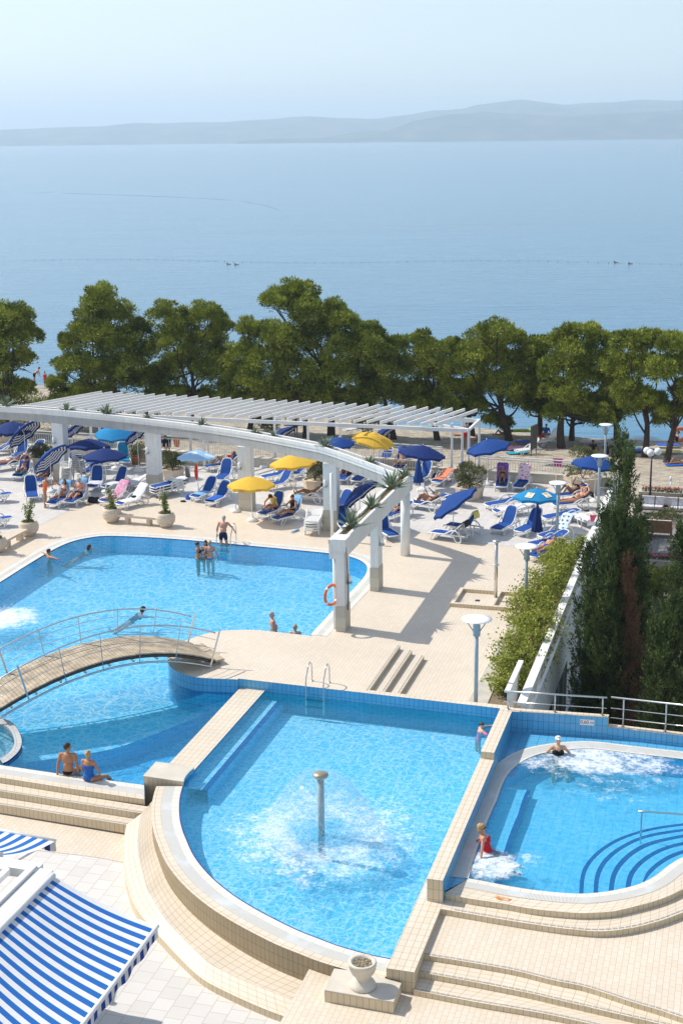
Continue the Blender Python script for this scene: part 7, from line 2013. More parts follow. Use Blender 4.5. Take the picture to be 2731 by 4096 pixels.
# ================================================================== people
def skin(name, c):
    m, n, bs = newmat(name); tc = nd(n, 'ShaderNodeTexCoord'); nz = noisef(n, tc.outputs['Object'], 9, 3)
    n.links.new(mix(n, tuple(q * .88 for q in c), tuple(min(1, q * 1.1) for q in c), nz.outputs[0]), bs.inputs['Base Color']); bs.inputs['Roughness'].default_value = .55; return m
SK = {'tan': skin('tanned_skin', (.42, .20, .105)), 'light': skin('light_skin', (.62, .36, .23)), 'dark': skin('deeply_tanned_skin', (.26, .115, .06)), 'pink': skin('sun_pink_skin', (.60, .29, .19))}
HR = {'brown': plain('brown_hair', (.035, .02, .012), .6, .3, 30), 'grey': plain('grey_hair', (.42, .40, .38), .6, .2, 30), 'blond': plain('blond_hair', (.42, .27, .11), .6, .25, 30), 'black': plain('black_hair', (.008, .007, .007), .5, .2, 30), 'white': plain('white_hair', (.7, .7, .68), .6, .1, 30)}
CL = {k: fabric('swimwear_' + k, c) for k, c in dict(navy=(.012, .018, .05), black=(.01, .01, .012), blue=(.02, .12, .42), red=(.62, .02, .03), orange=(.75, .16, .04), yellow=(.75, .62, .16), pink=(.85, .22, .36), white=(.8, .8, .8), green=(.1, .3, .12)).items()}
EYE = plain('dark_eye', (.02, .015, .01), .3)
def voxel(mb, name, mat, parent, size=.014, smooth_it=4):
    o = mb.build(name, mat, None, True)
    md = o.modifiers.new('r', 'REMESH'); md.mode = 'VOXEL'; md.voxel_size = size; md.use_smooth_shade = True
    sm = o.modifiers.new('s', 'SMOOTH'); sm.iterations = smooth_it; sm.factor = .5
    bpy.context.view_layer.update()
    me = bpy.data.meshes.new_from_object(o.evaluated_get(bpy.context.evaluated_depsgraph_get()))
    if not me.materials: me.materials.append(mat)
    old = o.data; o.modifiers.clear(); o.data = me; me.name = name; bpy.data.meshes.remove(old)
    me.polygons.foreach_set('use_smooth', [True] * len(me.polygons))
    o.parent = parent; return o
def dv(x, y, z): return Vector((x, y, z)).normalized()
def person(loc, yaw, label, T=(0, 0, 1), hip=.93, thL=(0, 0, -1), thR=(0, 0, -1), shL=(0, 0, -1), shR=(0, 0, -1), uaL=(0, .15, -1), uaR=(0, -.15, -1), faL=(.2, 0, -1), faR=(.2, 0, -1),
           s=1.0, sk='tan', hair='brown', hstyle='short', wear=(), look=None, belly=.0, female=False, face=None, detail=.013, fold=1.0, extra=None, group=None):
    """local frame: x = the way the person faces, y = their left"""
    root = empty('person', loc, yaw, label, 'person', group)
    T = Vector(T).normalized(); S = Vector((0, 1, 0)); Fw = S.cross(T).normalized()
    Mt = Matrix((S, -Fw, T)).transposed()   # columns: side, back, up
    g = s
    p0 = Vector((0, 0, hip))
    wst = p0 + T * .19 * g; cst = p0 + T * .36 * g; nb = p0 + T * .50 * g
    hu = Vector(look).normalized() if look else (T * .8 + Vector((0, 0, .35))).normalized()
    hc = nb + hu * .165 * g
    fdir = Vector(face).normalized() if face else Fw; fdir = (fdir - hu * fdir.dot(hu)).normalized(); hs = hu.cross(fdir)
    Mh = Matrix((fdir, hs, hu)).transposed()
    sw = .165 if female else .19
    hw = .105 if female else .09
    B_ = MB(); NN = 10
    def fe(mb, c, r3, Mx, infl=0.0): mb.ell(c, tuple(q * g + infl for q in r3), Mx, n=14)
    def torso(mb, infl=0.0, lo=True, hi=True):
        if lo:
            fe(mb, p0 + T * .02 * g, (.165 if female else .155, .115, .13), Mt, infl); fe(mb, wst - T * .02 * g, (.13 if female else .145, .10 + belly * .5, .14), Mt, infl)
            if belly: fe(mb, wst + Fw * (.05 + belly * .3) * g, (.12, .10 + belly * .3, .13), Mt, infl)
        if hi:
            fe(mb, cst, (.16 if female else .18, .11, .17), Mt, infl)
            if female:
                for q in (-1, 1): mb.ell(cst + S * q * .075 * g + Fw * .085 * g - T * .02 * g, tuple([.065 * g + infl] * 3), n=10)
    torso(B_)
    shl = {}
    for q, ua, fa in ((1, uaL, faL), (-1, uaR, faR)):
        sh = p0 + T * .455 * g + S * q * sw * g; ua = Vector(ua).normalized(); fa = Vector(fa).normalized()
        B_.rcone(nb - T * .03 * g, sh, .050 * g, .060 * g, NN)
        el = sh + ua * .285 * g; wr = el + fa * .245 * g
        fm = 0.85 if female else 1.0
        B_.rcone(sh, el, .055 * g * fm, .041 * g * fm, NN); B_.rcone(el, wr, .042 * g * fm, .027 * g * fm, NN)
        # hand: palm, four bent fingers of different length, thumb from the side of the palm
        hd = (fa + Vector((0, 0, -.05))).normalized(); sd = hd.cross(T if abs(hd.dot(T)) < .9 else Fw).normalized() * (1 if q > 0 else -1); pn = hd.cross(sd).normalized()
        pc = wr + hd * .055 * g
        B_.rcone(wr, pc, .026 * g, .034 * g, 8); B_.rcone(pc + sd * .015 * g, pc - sd * .015 * g + hd * .02 * g, .024 * g, .024 * g, 8)
        for k, ln in enumerate((.068, .078, .073, .058)):
            b0_f = pc + hd * .03 * g + sd * (.030 - .020 * k) * g; m1 = b0_f + (hd + sd * (.10 - .08 * k)) .normalized() * ln * .55 * g; m2 = m1 + (hd - pn * .5).normalized() * ln * .5 * g
            B_.rcone(b0_f, m1, .0098 * g, .0090 * g, 6); B_.rcone(m1, m2, .0090 * g, .0080 * g, 6)
        tb = wr + hd * .03 * g + sd * .025 * g; tm = tb + (hd * .6 + sd * .8).normalized() * .035 * g; tt = tm + (hd * .9 + sd * .25).normalized() * .03 * g
        B_.rcone(tb, tm, .012 * g, .011 * g, 6); B_.rcone(tm, tt, .011 * g, .009 * g, 6)
        shl[q] = (sh, el, wr)
    kn = {}
    for q, th, shn in ((1, thL, shL), (-1, thR, shR)):
        hj = p0 + S * q * hw * g - T * .03 * g; th = Vector(th).normalized(); shn = Vector(shn).normalized()
        k_ = hj + th * .42 * g; an = k_ + shn * .40 * g
        B_.rcone(hj, k_, .088 * g, .056 * g, NN); B_.rcone(k_, k_ + shn * .15 * g, .054 * g, .056 * g, NN); B_.rcone(k_ + shn * .13 * g, an, .055 * g, .034 * g, NN)
        fo2 = (Fw - shn * Fw.dot(shn)); fo2 = fo2.normalized() if fo2.length > .25 else (T - shn * T.dot(shn)).normalized() * -1
        if shn.z > -.5: fo2 = (Vector((.25, 0, 1)) - shn * Vector((.25, 0, 1)).dot(shn)).normalized()
        B_.rcone(an + shn * .035 * g - fo2 * .02 * g, an + shn * .045 * g + fo2 * .15 * g, .036 * g, .024 * g, 8)
        kn[q] = (hj, k_, an, th)
    B_.rcone(nb - T * .02 * g, hc - hu * .06 * g, .052 * g, .048 * g, NN)
    B_.ell(hc, (.092 * g, .075 * g, .108 * g), Mh, n=16); B_.ell(hc - hu * .055 * g + fdir * .03 * g, (.055 * g, .052 * g, .055 * g), Mh, n=10)
    B_.rcone(hc + fdir * .085 * g, hc + fdir * .108 * g - hu * .028 * g, .010 * g, .016 * g, 6)
    for q in (-1, 1): B_.ell(hc + hs * q * .076 * g - hu * .005 * g - fdir * .01 * g, (.018 * g, .010 * g, .030 * g), Mh, n=8)
    B_.rcone(hc + fdir * .082 * g - hu * .062 * g + hs * .018 * g, hc + fdir * .082 * g - hu * .062 * g - hs * .018 * g, .009 * g, .009 * g, 6)
    B_.rcone(hc + fdir * .078 * g + hu * .028 * g + hs * .035 * g, hc + fdir * .078 * g + hu * .028 * g - hs * .035 * g, .012 * g, .012 * g, 6)
    voxel(B_, 'body', SK[sk], root, detail)
    for q in (-1, 1):
        mb = MB(); mb.ell(hc + fdir * .086 * g + hs * q * .030 * g + hu * .004 * g, (.010 * g, .014 * g, .009 * g), Mh, n=8); mb.build('eye', EYE, root, True)
    mb = MB(); mb.ell(hc - fdir * .018 * g + hu * .024 * g, (.092 * g, .086 * g, .104 * g), Mh, n=16); mb.ell(hc + fdir * .03 * g + hu * .070 * g, (.062 * g, .066 * g, .045 * g), Mh, n=10)
    if hstyle == 'long':
        mb.ell(hc - fdir * .055 * g - hu * .09 * g, (.055 * g, .085 * g, .13 * g), Mh, n=12)
        for q in (-1, 1): mb.ell(hc + hs * q * .07 * g - hu * .06 * g - fdir * .01 * g, (.045 * g, .022 * g, .10 * g), Mh, n=10)
    if hstyle == 'bob':
        mb.ell(hc - fdir * .04 * g - hu * .05 * g, (.065 * g, .090 * g, .085 * g), Mh, n=12)
        for q in (-1, 1): mb.ell(hc + hs * q * .07 * g - hu * .04 * g, (.05 * g, .022 * g, .07 * g), Mh, n=10)
    if hstyle == 'bun': mb.ell(hc - fdir * .10 * g + hu * .045 * g, (.045 * g, .045 * g, .045 * g), Mh, n=10)
    if hstyle == 'pony': mb.rcone(hc - fdir * .10 * g + hu * .06 * g, hc - fdir * .17 * g - hu * .06 * g, .028 * g, .02 * g, 8)
    voxel(mb, 'hair', HR[hair], root, detail * 1.1, 2)
    for (kind, col) in wear:
        mb = MB(); nm = kind
        if kind == 'trunks':
            fe(mb, p0 + T * .01 * g, (.165 if female else .158, .118, .115), Mt, .010)
            for q in (1, -1): hj, k_, an, th = kn[q]; mb.rcone(hj, hj + th * .16 * g, .095 * g, .088 * g, NN)
        elif kind == 'briefs': fe(mb, p0 - T * .01 * g, (.168 if female else .158, .118, .085), Mt, .009); nm = 'swim_briefs'
        elif kind == 'bikini_top':
            for q in (-1, 1): mb.ell(cst + S * q * .075 * g + Fw * .088 * g - T * .02 * g, tuple([.070 * g] * 3), n=10)
            n_ = 12
            pts = [cst - T * .03 * g + S * math.cos(a) * .170 * g + Fw * math.sin(a) * .122 * g for a in [2 * math.pi * k / n_ for k in range(n_ + 1)]]; mb.tube(pts, .013 * g, 6, caps=False)
            for q in (-1, 1): mb.tube([cst + S * q * .075 * g + Fw * .12 * g + T * .04 * g, nb + S * q * .06 * g + Fw * .045 * g], .009 * g, 6)
        elif kind == 'swimsuit':
            torso(mb, .008, True, False); fe(mb, cst - T * .05 * g, (.165 if female else .18, .112, .13), Mt, .008)
            if female:
                for q in (-1, 1): mb.ell(cst + S * q * .075 * g + Fw * .085 * g - T * .02 * g, tuple([.072 * g] * 3), n=10)
            for q in (-1, 1):
                mb.tube([cst + S * q * .09 * g + Fw * .11 * g, p0 + T * .49 * g + S * q * .10 * g + Fw * .03 * g, cst + S * q * .09 * g - Fw * .112 * g], .013 * g, 6)
        elif kind in ('tank_top', 'tshirt'):
            torso(mb, .012, True, True)
            if kind == 'tshirt':
                for q in (1, -1): sh, el, wr = shl[q]; mb.rcone(sh, sh.lerp(el, .5), .068 * g, .058 * g, NN)
        elif kind == 'headband' or kind == 'cap':
            mb.ell(hc + hu * .045 * g - fdir * .005 * g, (.103 * g, .092 * g, .080 * g), Mh, n=14); nm = 'cap'
            mb.rcone(hc + hu * .05 * g + fdir * .08 * g, hc + hu * .045 * g + fdir * .14 * g, .03 * g, .02 * g, 8)
        elif kind == 'straw_hat':
            B2 = MB(); B2.lathe([(.21 * g, 0), (.21 * g, .01), (.11 * g, .02), (.10 * g, .10), (.03, .12)], (0, 0, 0), 20); B2.v = [hc + hu * .06 * g + Mh @ v for v in B2.v]; B2.build('straw_hat', M['straw'], root, True); continue
        elif kind == 'sunglasses':
            for q in (-1, 1): mb.ell(hc + fdir * .094 * g + hs * q * .032 * g + hu * .004 * g, (.010 * g, .026 * g, .019 * g), Mh, n=10)
            mb.tube([hc + fdir * .095 * g - hs * .03 * g, hc + fdir * .095 * g + hs * .03 * g], .005, 5)
            for q in (-1, 1): mb.tube([hc + fdir * .09 * g + hs * q * .055 * g, hc + hs * q * .08 * g], .005, 5)
            mb.build('sunglasses', CL['black'], root, True); continue
        elif kind == 'armbands':
            for q in (1, -1): sh, el, wr = shl[q]; mb.rcone(sh.lerp(el, .35), sh.lerp(el, .75), .072 * g, .072 * g, NN)
        voxel(mb, nm, CL[col], root, detail, 2)
    root['_'] = 0; del root['_']
    PEOPLE[label] = (root, shl, kn)
    return root
PEOPLE = {}
def facing(az_deg):
    """yaw so that local x points to compass direction az (0 = away from the camera, 90 = right)"""
    return R(90 - az_deg)
def book(p, yaw, label, cl='white'):
    r = empty('book', p, yaw, label, 'book')
    mb = MB()
    for q in (-1, 1): mb.box((0, q * .07, 0), (.18, .13, .012), rot=Euler((q * .35, -.6, 0)).to_matrix())
    mb.build('pages', CL[cl], r); return r
UP = (0, 0, 1)
# --- seated couple on the near edge of the bridge pool: seen from behind, facing the water
seat_a = Hc(432, 232, 0); 
person(Vector((seat_a.x, seat_a.y, 0)) + U * .0, facing(8), 'bald-topped man in black trunks seated on the pool edge, seen from behind', T=(.06, 0, 1), hip=.10, thL=(1, .15, -.15), thR=(1, -.15, -.15), shL=(.1, 0, -1), shR=(.1, 0, -1), uaL=(-.15, .28, -1), uaR=(-.25, -.28, -1), faL=(-.1, .1, -1), faR=(.1, -.05, -1), s=1.06, sk='tan', hair='brown', wear=(('briefs', 'black'),), belly=.06, face=(.5, -.85, 0), detail=.011)
seat_b = Hc(560, 272, 0)
person(Vector((seat_b.x, seat_b.y, 0)), facing(20), 'blond woman in a blue swimsuit seated on the pool edge beside the man', T=(.05, 0, 1), hip=.11, thL=(1, .1, -.05), thR=(.75, -.65, -.05), shL=(.2, 0, -1), shR=(.5, -.4, -.8), uaL=(.1, .25, -1), uaR=(.12, -.42, -.9), faL=(.5, -.1, -.8), faR=(.45, .1, -.9), s=1.0, sk='tan', hair='blond', hstyle='bun', wear=(('swimsuit', 'blue'),), female=True, face=(1, .1, 0), detail=.011)
# --- whirlpool
pw = J(345, 860, JZ); 
person(Vector((pw.x, pw.y, JZ - .18)), facing(95), 'blond woman in sunglasses and red swimsuit leaning on the whirlpool edge', T=(-.28, 0, 1), hip=.10, thL=(1, .2, -.35), thR=(1, -.1, -.35), shL=(.6, 0, -.7), shR=(.6, 0, -.7), uaL=(-.2, .5, -.7), uaR=(-.1, -.55, -.7), faL=(-.3, .3, -.5), faR=(-.1, -.35, -.8), s=1.0, sk='pink', hair='blond', hstyle='bob', wear=(('swimsuit', 'red'), ('sunglasses', 'black')), female=True, face=(1, -.35, -.15), detail=.011)
pw = J(785, 262, JZ)
person(Vector((pw.x, pw.y, JZ - .30)), facing(182), 'woman in a white cap and black swimsuit sitting in the foaming whirlpool', T=(-.18, 0, 1), hip=.02, thL=(1, .2, -.1), thR=(1, -.2, -.1), shL=(.7, 0, -.7), shR=(.7, 0, -.7), uaL=(-.15, .55, -.65), uaR=(-.15, -.55, -.65), faL=(-.2, .5, -.3), faR=(-.2, -.5, -.3), s=1.0, sk='light', hair='grey', wear=(('swimsuit', 'black'), ('cap', 'white')), female=True, face=(1, 0, -.05), detail=.011)
# --- child in the fountain pool
pw = J(282, 118, RP)
person(Vector((pw.x, pw.y, RP - .40)), facing(75), 'child with pink armbands at the corner of the fountain pool', T=(.3, 0, 1), hip=.12, thL=(0, .1, -1), thR=(.1, -.1, -1), shL=(0, 0, -1), shR=(0, 0, -1), uaL=(.75, .5, -.1), uaR=(.45, -.7, -.35), faL=(1, .05, .02), faR=(1, -.1, -.1), s=.72, sk='light', hair='brown', hstyle='pony', wear=(('swimsuit', 'pink'), ('armbands', 'pink')), female=False, face=(.6, -.8, 0), detail=.009)
# --- big pool
p = A(1402, 1062)
person(Vector((p.x, p.y, -.42)), facing(12), 'grey haired man in dark trunks climbing out of the big pool by the ladder', T=(.25, 0, 1), hip=.88, thL=(.1, .05, -1), thR=(.3, -.05, -1), shL=(-.05, 0, -1), shR=(-.1, 0, -1), uaL=(0, .35, -.9), uaR=(.45, -.5, -.7), faL=(.25, .1, -.9), faR=(.55, -.2, -.75), s=1.04, sk='pink', hair='grey', wear=(('trunks', 'navy'),), belly=.03, look=(.45, 0, 1), detail=.012)
def bather(p, dep, az_, label, **kw): return person(Vector((p.x, p.y, -dep)), facing(az_), label, **kw)
bather(A(1243, 1145), .98, 100, 'dark haired young woman with a bun standing in the big pool, left of the group', s=.93, sk='tan', hair='black', hstyle='bun', wear=(('bikini_top', 'black'), ('briefs', 'black')), female=True, uaL=(.3, .1, -1), uaR=(.3, -.1, -1), faL=(.8, .1, -.2), faR=(.8, 0, -.3))
bather(A(1292, 1125), 1.05, 190, 'dark haired person at the back of the group standing in the big pool', s=.95, sk='tan', hair='black', hstyle='long', wear=(('bikini_top', 'navy'), ('briefs', 'navy')), female=True)
bather(A(1320, 1142), .98, 5, 'blond woman in a blue bikini seen from behind in the big pool', s=1.0, sk='pink', hair='blond', hstyle='bun', wear=(('bikini_top', 'blue'), ('briefs', 'blue')), female=True, uaL=(.1, .4, -.9), uaR=(.1, -.4, -.9), faL=(.6, 0, -.8), faR=(.6, 0, -.8))
bather(A(310, 1140), 1.36, 60, 'man with outstretched arms holding on to the left end of the pool edge', s=1.0, sk='tan', hair='brown', uaL=(-.1, 1, .02), uaR=(.1, -1, .15), faL=(-.1, 1, -.1), faR=(.2, -1, .1), wear=(('trunks', 'navy'),))
bather(A(496, 1092), .38, 90, 'swimmer with only a dark wet head above the water near the far pool edge', s=1.0, sk='tan', hair='brown', hstyle='bob', female=True, hip=0, T=(.8, 0, .60), look=(.3, 0, 1), thL=(-1, .1, -.6), thR=(-1, -.1, -.7), shL=(-1, 0, -.5), shR=(-1, 0, -.6), uaL=(.4, .6, 0), uaR=(.4, -.6, 0), faL=(1, 0, 0), faR=(1, 0, 0), wear=(('swimsuit', 'navy'),))
bather(F(822, 232), .36, 85, 'swimmer with a dark cap of hair in the pool behind the bridge', s=1.0, sk='pink', hair='brown', hstyle='bob', female=True, hip=0, T=(.8, 0, .58), look=(.3, 0, 1), thL=(-1, .1, -.6), thR=(-1, -.1, -.7), shL=(-1, 0, -.5), shR=(-1, 0, -.6), uaL=(.3, .8, .02), uaR=(.6, -.8, 0), faL=(1, .2, 0), faR=(1, -.1, 0), wear=(('swimsuit', 'navy'),))
bather(G(290, 520) + U * .3, 1.02, 80, 'grey haired man in the pool behind the raised platform', s=1.02, sk='pink', hair='grey', T=(-.1, 0, 1), wear=(('trunks', 'navy'),), belly=.03)
bather(G(424, 535) + U * .3, 1.40, 0, 'person with light brown hair just showing above the platform edge', s=1.0, sk='light', hair='blond', wear=(('swimsuit', 'navy'),), female=True)
# --- standing on the terrace
p = A(290, 832)
person(p, facing(80), 'woman in an orange flowered swimsuit standing beside the stacked chairs', T=(.12, 0, 1), hip=.88, thL=(.05, .03, -1), thR=(-.05, -.03, -1), shL=(-.08, 0, -1), shR=(-.05, 0, -1), uaL=(.5, .1, -.7), uaR=(.6, -.1, -.6), faL=(1, 0, .15), faR=(1, 0, .2), s=.98, sk='tan', hair='brown', wear=(('swimsuit', 'orange'),), female=True)
# --- people on loungers
def on_lounger(key, label, ang=None, knees=0, s=1.0, sk='tan', hair='brown', **kw):
    r, a_ = LG[key]; a_ = a_ if ang is None else ang; a = R(90 - a_) if a_ < 90 else 0
    yaw = r.rotation_euler.z + math.pi
    fd = Vector((math.cos(r.rotation_euler.z), math.sin(r.rotation_euler.z), 0))
    loc = r.location + fd * .10
    T_ = (-math.cos(R(max(a_, 6))), 0, math.sin(R(max(a_, 6))))
    th, sh_ = ((1, 0, .03), (1, 0, -.03)) if knees == 0 else (((.72, 0, .70), (.62, 0, -.78)) if knees == 1 else ((.9, 0, .25), (.9, 0, -.3)))
    th2, sh2 = ((1, 0, .03), (1, 0, -.03)) if knees in (0, 3) else (th, sh_)
    if knees == 3: th, sh_ = (.72, .1, .70), (.62, 0, -.78)
    d_ = dict(T=T_, hip=.46, thL=(th[0], .10, th[2]), thR=(th2[0], -.10, th2[2]), shL=sh_, shR=sh2, uaL=(.35, .3, -.5), uaR=(.35, -.3, -.5), faL=(.9, 0, .0), faR=(.9, 0, .0), s=s, sk=sk, hair=hair)
    d_.update(kw)
    return person(Vector((loc.x, loc.y, 0)), yaw, label, **d_)
on_lounger('c12', 'sunbathing man in dark briefs with one arm over his face', knees=0, s=1.04, sk='pink', wear=(('briefs', 'black'),), belly=.05, uaL=(-.5, .4, .75), faL=(-.2, -.8, .3), uaR=(-.3, -.4, .6), faR=(-.3, .8, .2))
on_lounger('c13', 'woman in a dark bikini and white headband drinking on a lounger', knees=1, sk='dark', hair='blond', wear=(('bikini_top', 'navy'), ('briefs', 'navy'), ('cap', 'white')), female=True, uaR=(.5, -.2, .1), faR=(-.3, .4, 1))
on_lounger('c10', 'blond child in a dark bikini sitting on the purple towel', knees=2, s=.80, sk='tan', hair='blond', wear=(('bikini_top', 'navy'), ('briefs', 'navy')), female=False)
on_lounger('b18', 'grey haired man reading a magazine under the tipped parasol', knees=1, sk='dark', hair='grey', wear=(('briefs', 'blue'),), s=1.03, uaL=(.6, .2, .2), uaR=(.6, -.2, .2), faL=(.6, -.3, .7), faR=(.6, .3, .7))
on_lounger('b27', 'deeply tanned person resting with knees up by the big bush', knees=2, sk='dark', hair='brown', wear=(('briefs', 'green'),), ang=35)
on_lounger('b25', 'person in a black top sitting upright on a lounger', ang=82, knees=2, sk='tan', hair='brown', wear=(('tank_top', 'black'), ('briefs', 'black')), look=(.3, 0, 1))
on_lounger('b26', 'person in a yellow top bending forward on a lounger', ang=115, knees=2, sk='tan', hair='brown', hstyle='bob', wear=(('tank_top', 'yellow'), ('briefs', 'navy')), look=(.9, 0, .35), uaL=(.8, .3, -.6), uaR=(.7, -.5, -.8), faL=(.5, 0, -.9), faR=(.3, 0, -1))
on_lounger('b20', 'person with bare legs sitting on a lounger behind the straight beam', ang=75, knees=2, sk='pink', hair='brown', wear=(('swimsuit', 'navy'),), female=True)
on_lounger('b33', 'sunbather lying on a navy lounger against the stone wall', sk='tan', hair='brown', wear=(('briefs', 'black'),))
on_lounger('b30', 'person lying in the shade under the arched beam', knees=1, sk='dark', hair='black', wear=(('briefs', 'black'),))
on_lounger('a33', 'sunbather with raised knees beyond the third pillar', knees=1, sk='tan', hair='brown', wear=(('bikini_top', 'red'), ('briefs', 'red')), female=True)
on_lounger('a39', 'bare chested man with ginger hair reading a book', ang=68, knees=2, sk='pink', hair='blond', wear=(('trunks', 'navy'),), s=1.02, look=(.45, 0, 1), uaL=(.35, .25, -.8), uaR=(.35, -.25, -.8), faL=(.9, -.35, .15), faR=(.9, .35, .15))
on_lounger('a40', 'dark haired woman leaning back on a lounger with her arm up', ang=58, knees=3, sk='tan', hair='black', hstyle='long', wear=(('briefs', 'white'), ('bikini_top', 'white')), female=True, uaR=(.3, -.6, .5), faR=(.3, -.1, .9))
on_lounger('a42', 'woman in a blue bikini and straw hat with both hands behind her head', knees=0, sk='tan', hair='blond', wear=(('bikini_top', 'blue'), ('briefs', 'blue'), ('straw_hat', 'white')), female=True, uaL=(.1, .8, .6), uaR=(.1, -.8, .6), faL=(-.4, -.7, .7), faR=(-.4, .7, .7))
on_lounger('a43', 'sunbather lying flat at the left edge with dark hair', sk='pink', hair='brown', wear=(('bikini_top', 'white'), ('briefs', 'white')), female=True)
on_lounger('a49', 'tanned person whose legs show below the tipped striped parasol', knees=0, sk='dark', hair='brown', wear=(('briefs', 'navy'),))
on_lounger('c15', 'person lying at the hedge tip, only the legs clear of the leaves', sk='pink', hair='brown', wear=(('briefs', 'blue'),), ang=15)
p = PEOPLE['grey haired man reading a magazine under the tipped parasol'][0]
def held(label_p, label, cl='white'):
    root, shl, kn = PEOPLE[label_p]; mw = Matrix.Translation(root.location) @ Matrix.Rotation(root.rotation_euler.z, 4, 'Z')
    q = mw @ ((shl[1][2] + shl[-1][2]) / 2 + Vector((.06, 0, .03))); return book(q, root.rotation_euler.z, label, cl)
held('grey haired man reading a magazine under the tipped parasol', 'open magazine held by the man under the tipped parasol'); held('bare chested man with ginger hair reading a book', 'open book in the lap of the ginger haired man')
# --- people behind the wall and on the beach
def stand(p, az_, label, **kw): return person(p, facing(az_), label, **kw)
p = A(1040, 500); person(Vector((p.x, p.y, 0)), facing(170), 'person in dark clothes sitting behind the pot bush at the second pillar', T=(.3, 0, 1), hip=.45, thL=(1, .1, 0), thR=(1, -.1, 0), sk='light', hair='brown', wear=(('tshirt', 'navy'),), look=(.5, 0, 1), detail=.016)
def bp_(c, x, y): q = c(x, y, -3); return c(x, y, zbeach(q))
stand(bp_(A, 222, 60), 60, 'bather in dark trunks bending over at the water edge on the left', T=(.75, 0, .7), uaL=(.2, .2, -1), uaR=(.2, -.2, -1), wear=(('trunks', 'black'),), sk='tan', detail=.016)
stand(bp_(A, 288, 75), 200, 'child in a red swimsuit at the water edge on the left', s=.8, hip=.74, wear=(('swimsuit', 'red'),), sk='tan', detail=.016)
stand(bp_(B, 445, 378), 150, 'bather standing on the beach between the pine trunks', wear=(('trunks', 'navy'),), sk='dark', detail=.016)
stand(bp_(C, 205, 448), 20, 'tanned man standing on the beach behind the slatted frame', wear=(('trunks', 'red'),), sk='dark', detail=.016, T=(.2, 0, 1))
def sit_ground(p, az_, label, lie=False, **kw):
    if lie: return person(p, facing(az_), label, T=(-1, 0, .12), hip=.14, thL=(1, .1, .02), thR=(.75, -.1, .6), shL=(1, 0, 0), shR=(.6, 0, -.75), uaL=(.6, .4, -.1), uaR=(.6, -.4, -.1), faL=(1, 0, 0), faR=(1, 0, 0), detail=.016, **kw)
    return person(p, facing(az_), label, T=(-.25, 0, 1), hip=.12, thL=(.85, .15, .5), thR=(.85, -.15, .5), shL=(.55, 0, -.8), shR=(.55, 0, -.8), uaL=(-.3, .25, -.9), uaR=(-.3, -.25, -.9), faL=(-.2, 0, -1), faR=(-.2, 0, -1), detail=.016, **kw)
sit_ground(bp_(C, 1520, 430), 270, 'sunbather in black seated on the beach at the right edge', wear=(('swimsuit', 'black'),), female=True, sk='tan')
sit_ground(bp_(C, 1545, 560), 260, 'sunbather lying on a blue mat at the right edge of the beach', lie=True, wear=(('briefs', 'black'),), sk='tan')
sit_ground(bp_(C, 440, 380), 250, 'sunbather lying with one knee up near the waterline', lie=True, wear=(('briefs', 'navy'),), sk='tan')
sit_ground(bp_(C, 705, 385), 200, 'person in blue sitting by the waterline', wear=(('tshirt', 'blue'),), sk='tan')
sit_ground(bp_(C, 1005, 485), 30, 'dark clothed person sitting under the pines', wear=(('tshirt', 'black'),), sk='dark', hair='black')
sit_ground(bp_(C, 1090, 500), 30, 'person sitting in a dark chair beside the beach side lamp', wear=(('tshirt', 'navy'),), sk='dark', hair='black')
sit_ground(bp_(C, 665, 400), 260, 'sunbather in red lying left of the person in blue', lie=True, wear=(('swimsuit', 'red'),), sk='pink')
sit_ground(bp_(C, 255, 420), 120, 'sunbather behind the standing tanned man', lie=True, wear=(('briefs', 'blue'),), sk='tan')
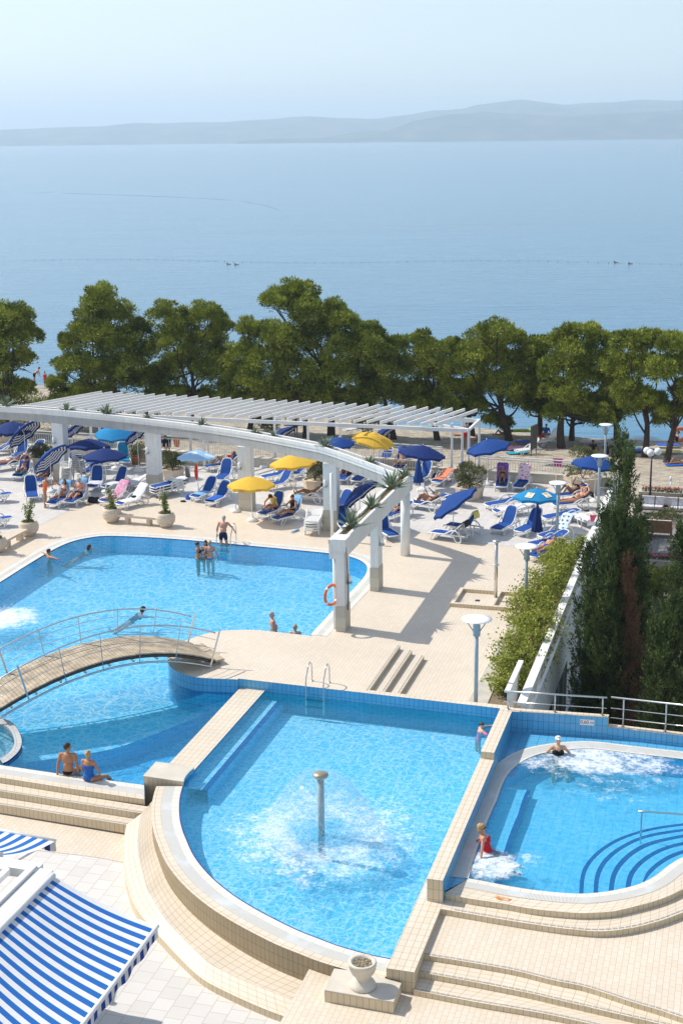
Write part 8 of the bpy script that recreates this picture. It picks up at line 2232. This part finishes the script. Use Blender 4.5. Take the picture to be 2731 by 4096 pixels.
# beach mats and towels
for k, (c, x, y, rz_, mt, lab) in enumerate([(C, 580, 420, .2, 't_blue', 'dark blue towel on the gravel left of the notice board'), (C, 515, 462, .5, 't_pink', 'pink towel on the gravel near the thick trunk'), (C, 530, 490, .3, 't_teal', 'teal and white towel beside the thick trunk'), (C, 1320, 475, .0, 't_purple', 'violet towel beyond the tall cypress'), (C, 1240, 465, .1, 't_teal', 'blue-green towel beyond the tall cypress'),
        (C, 1490, 485, .2, 't_yellow', 'yellow towel on the right part of the beach'), (C, 985, 420, .1, 't_white', 'white towel under the pines'), (C, 340, 400, .1, 't_lblue', 'pale blue towel right of the slatted frame'), (C, 430, 455, .2, 't_red', 'orange towel by the two pine trunks'), (B, 1300, 330, .1, 't_teal', 'teal towel under the right end of the slats'), (B, 1480, 360, .2, 't_red', 'red towel left of the slatted end frame'), (C, 1530, 565, .1, 't_blue', 'blue mat at the right edge of the beach'), (C, 1470, 440, 0, 't_blue', 'small blue cloth on the beach at the right'), (B, 420, 300, .1, 't_lblue', 'pale blue towel left of the middle pine trunks')]):
    q = bp_(c, x, y); mb = MB(); vs = [(i / 6 * 1.5 - .75, j / 4 * .75 - .375, .06 + .03 * noise.noise(Vector((i * .7, j * .9, k)))) for i in range(7) for j in range(5)]
    f1_ = [(i * 5 + j, (i + 1) * 5 + j, (i + 1) * 5 + j + 1, i * 5 + j + 1) for i in range(6) for j in range(4)]
    mb.raw(vs + [(a, b, c_ - .02) for a, b, c_ in vs], f1_ + [tuple(35 + t for t in f[::-1]) for f in f1_]); o = mb.build('beach_towel', M[mt], None, True); o.location = q; o.rotation_euler.z = rz_; tag(o, lab, 'towel')
mb = MB(); mb.ell((0, 0, .12), (1.7, .32, .12), n=16); o = mb.build('surfboard', plain('lime_board', (.50, .62, .04), .4), None, True); o.location = bp_(C, 575, 366) + Vector((0, 0, .1)); o.rotation_euler.z = .05; tag(o, 'lime yellow board lying at the waterline', 'board')
mb = MB(); pts = [Vector((math.cos(a) * .42, 0, .42 + math.sin(a) * .42)) for a in np.linspace(0, 2 * math.pi, 25)]; mb.tube(pts, .13, 10, caps=False); o = mb.build('swim_ring', M['orange'], None, True); o.location = bp_(C, 1545, 410); tag(o, 'red swim ring at the right edge of the beach', 'swim ring')
# swimmers far out
for k, (x, y, lab) in enumerate([(522, 607, 'left head of the two distant swimmers in mid sea'), (540, 608, 'right head of the two distant swimmers in mid sea'), (1410, 603, 'distant swimmer on the right of the sea, left one'), (1443, 606, 'distant swimmer on the right of the sea, right one')]):
    q = D(x, y, SEA); r = empty('person', q, 0, lab, 'person', 'swimmers far out in the sea'); r.scale = (.7, .7, .7)
    mb = MB(); mb.ell((0, 0, .18), (.16, .14, .2), n=10); mb.rcone((.1, 0, .0), (.9, 0, -.02), .22, .1, 8); mb.rcone((.2, .2, .02), (.7, .7, .05), .06, .05, 6); mb.build('body', SK['dark'], r, True)
    mb = MB(); mb.ell((-.02, 0, .24), (.17, .15, .18), n=10); mb.build('hair', HR['black'], r, True)
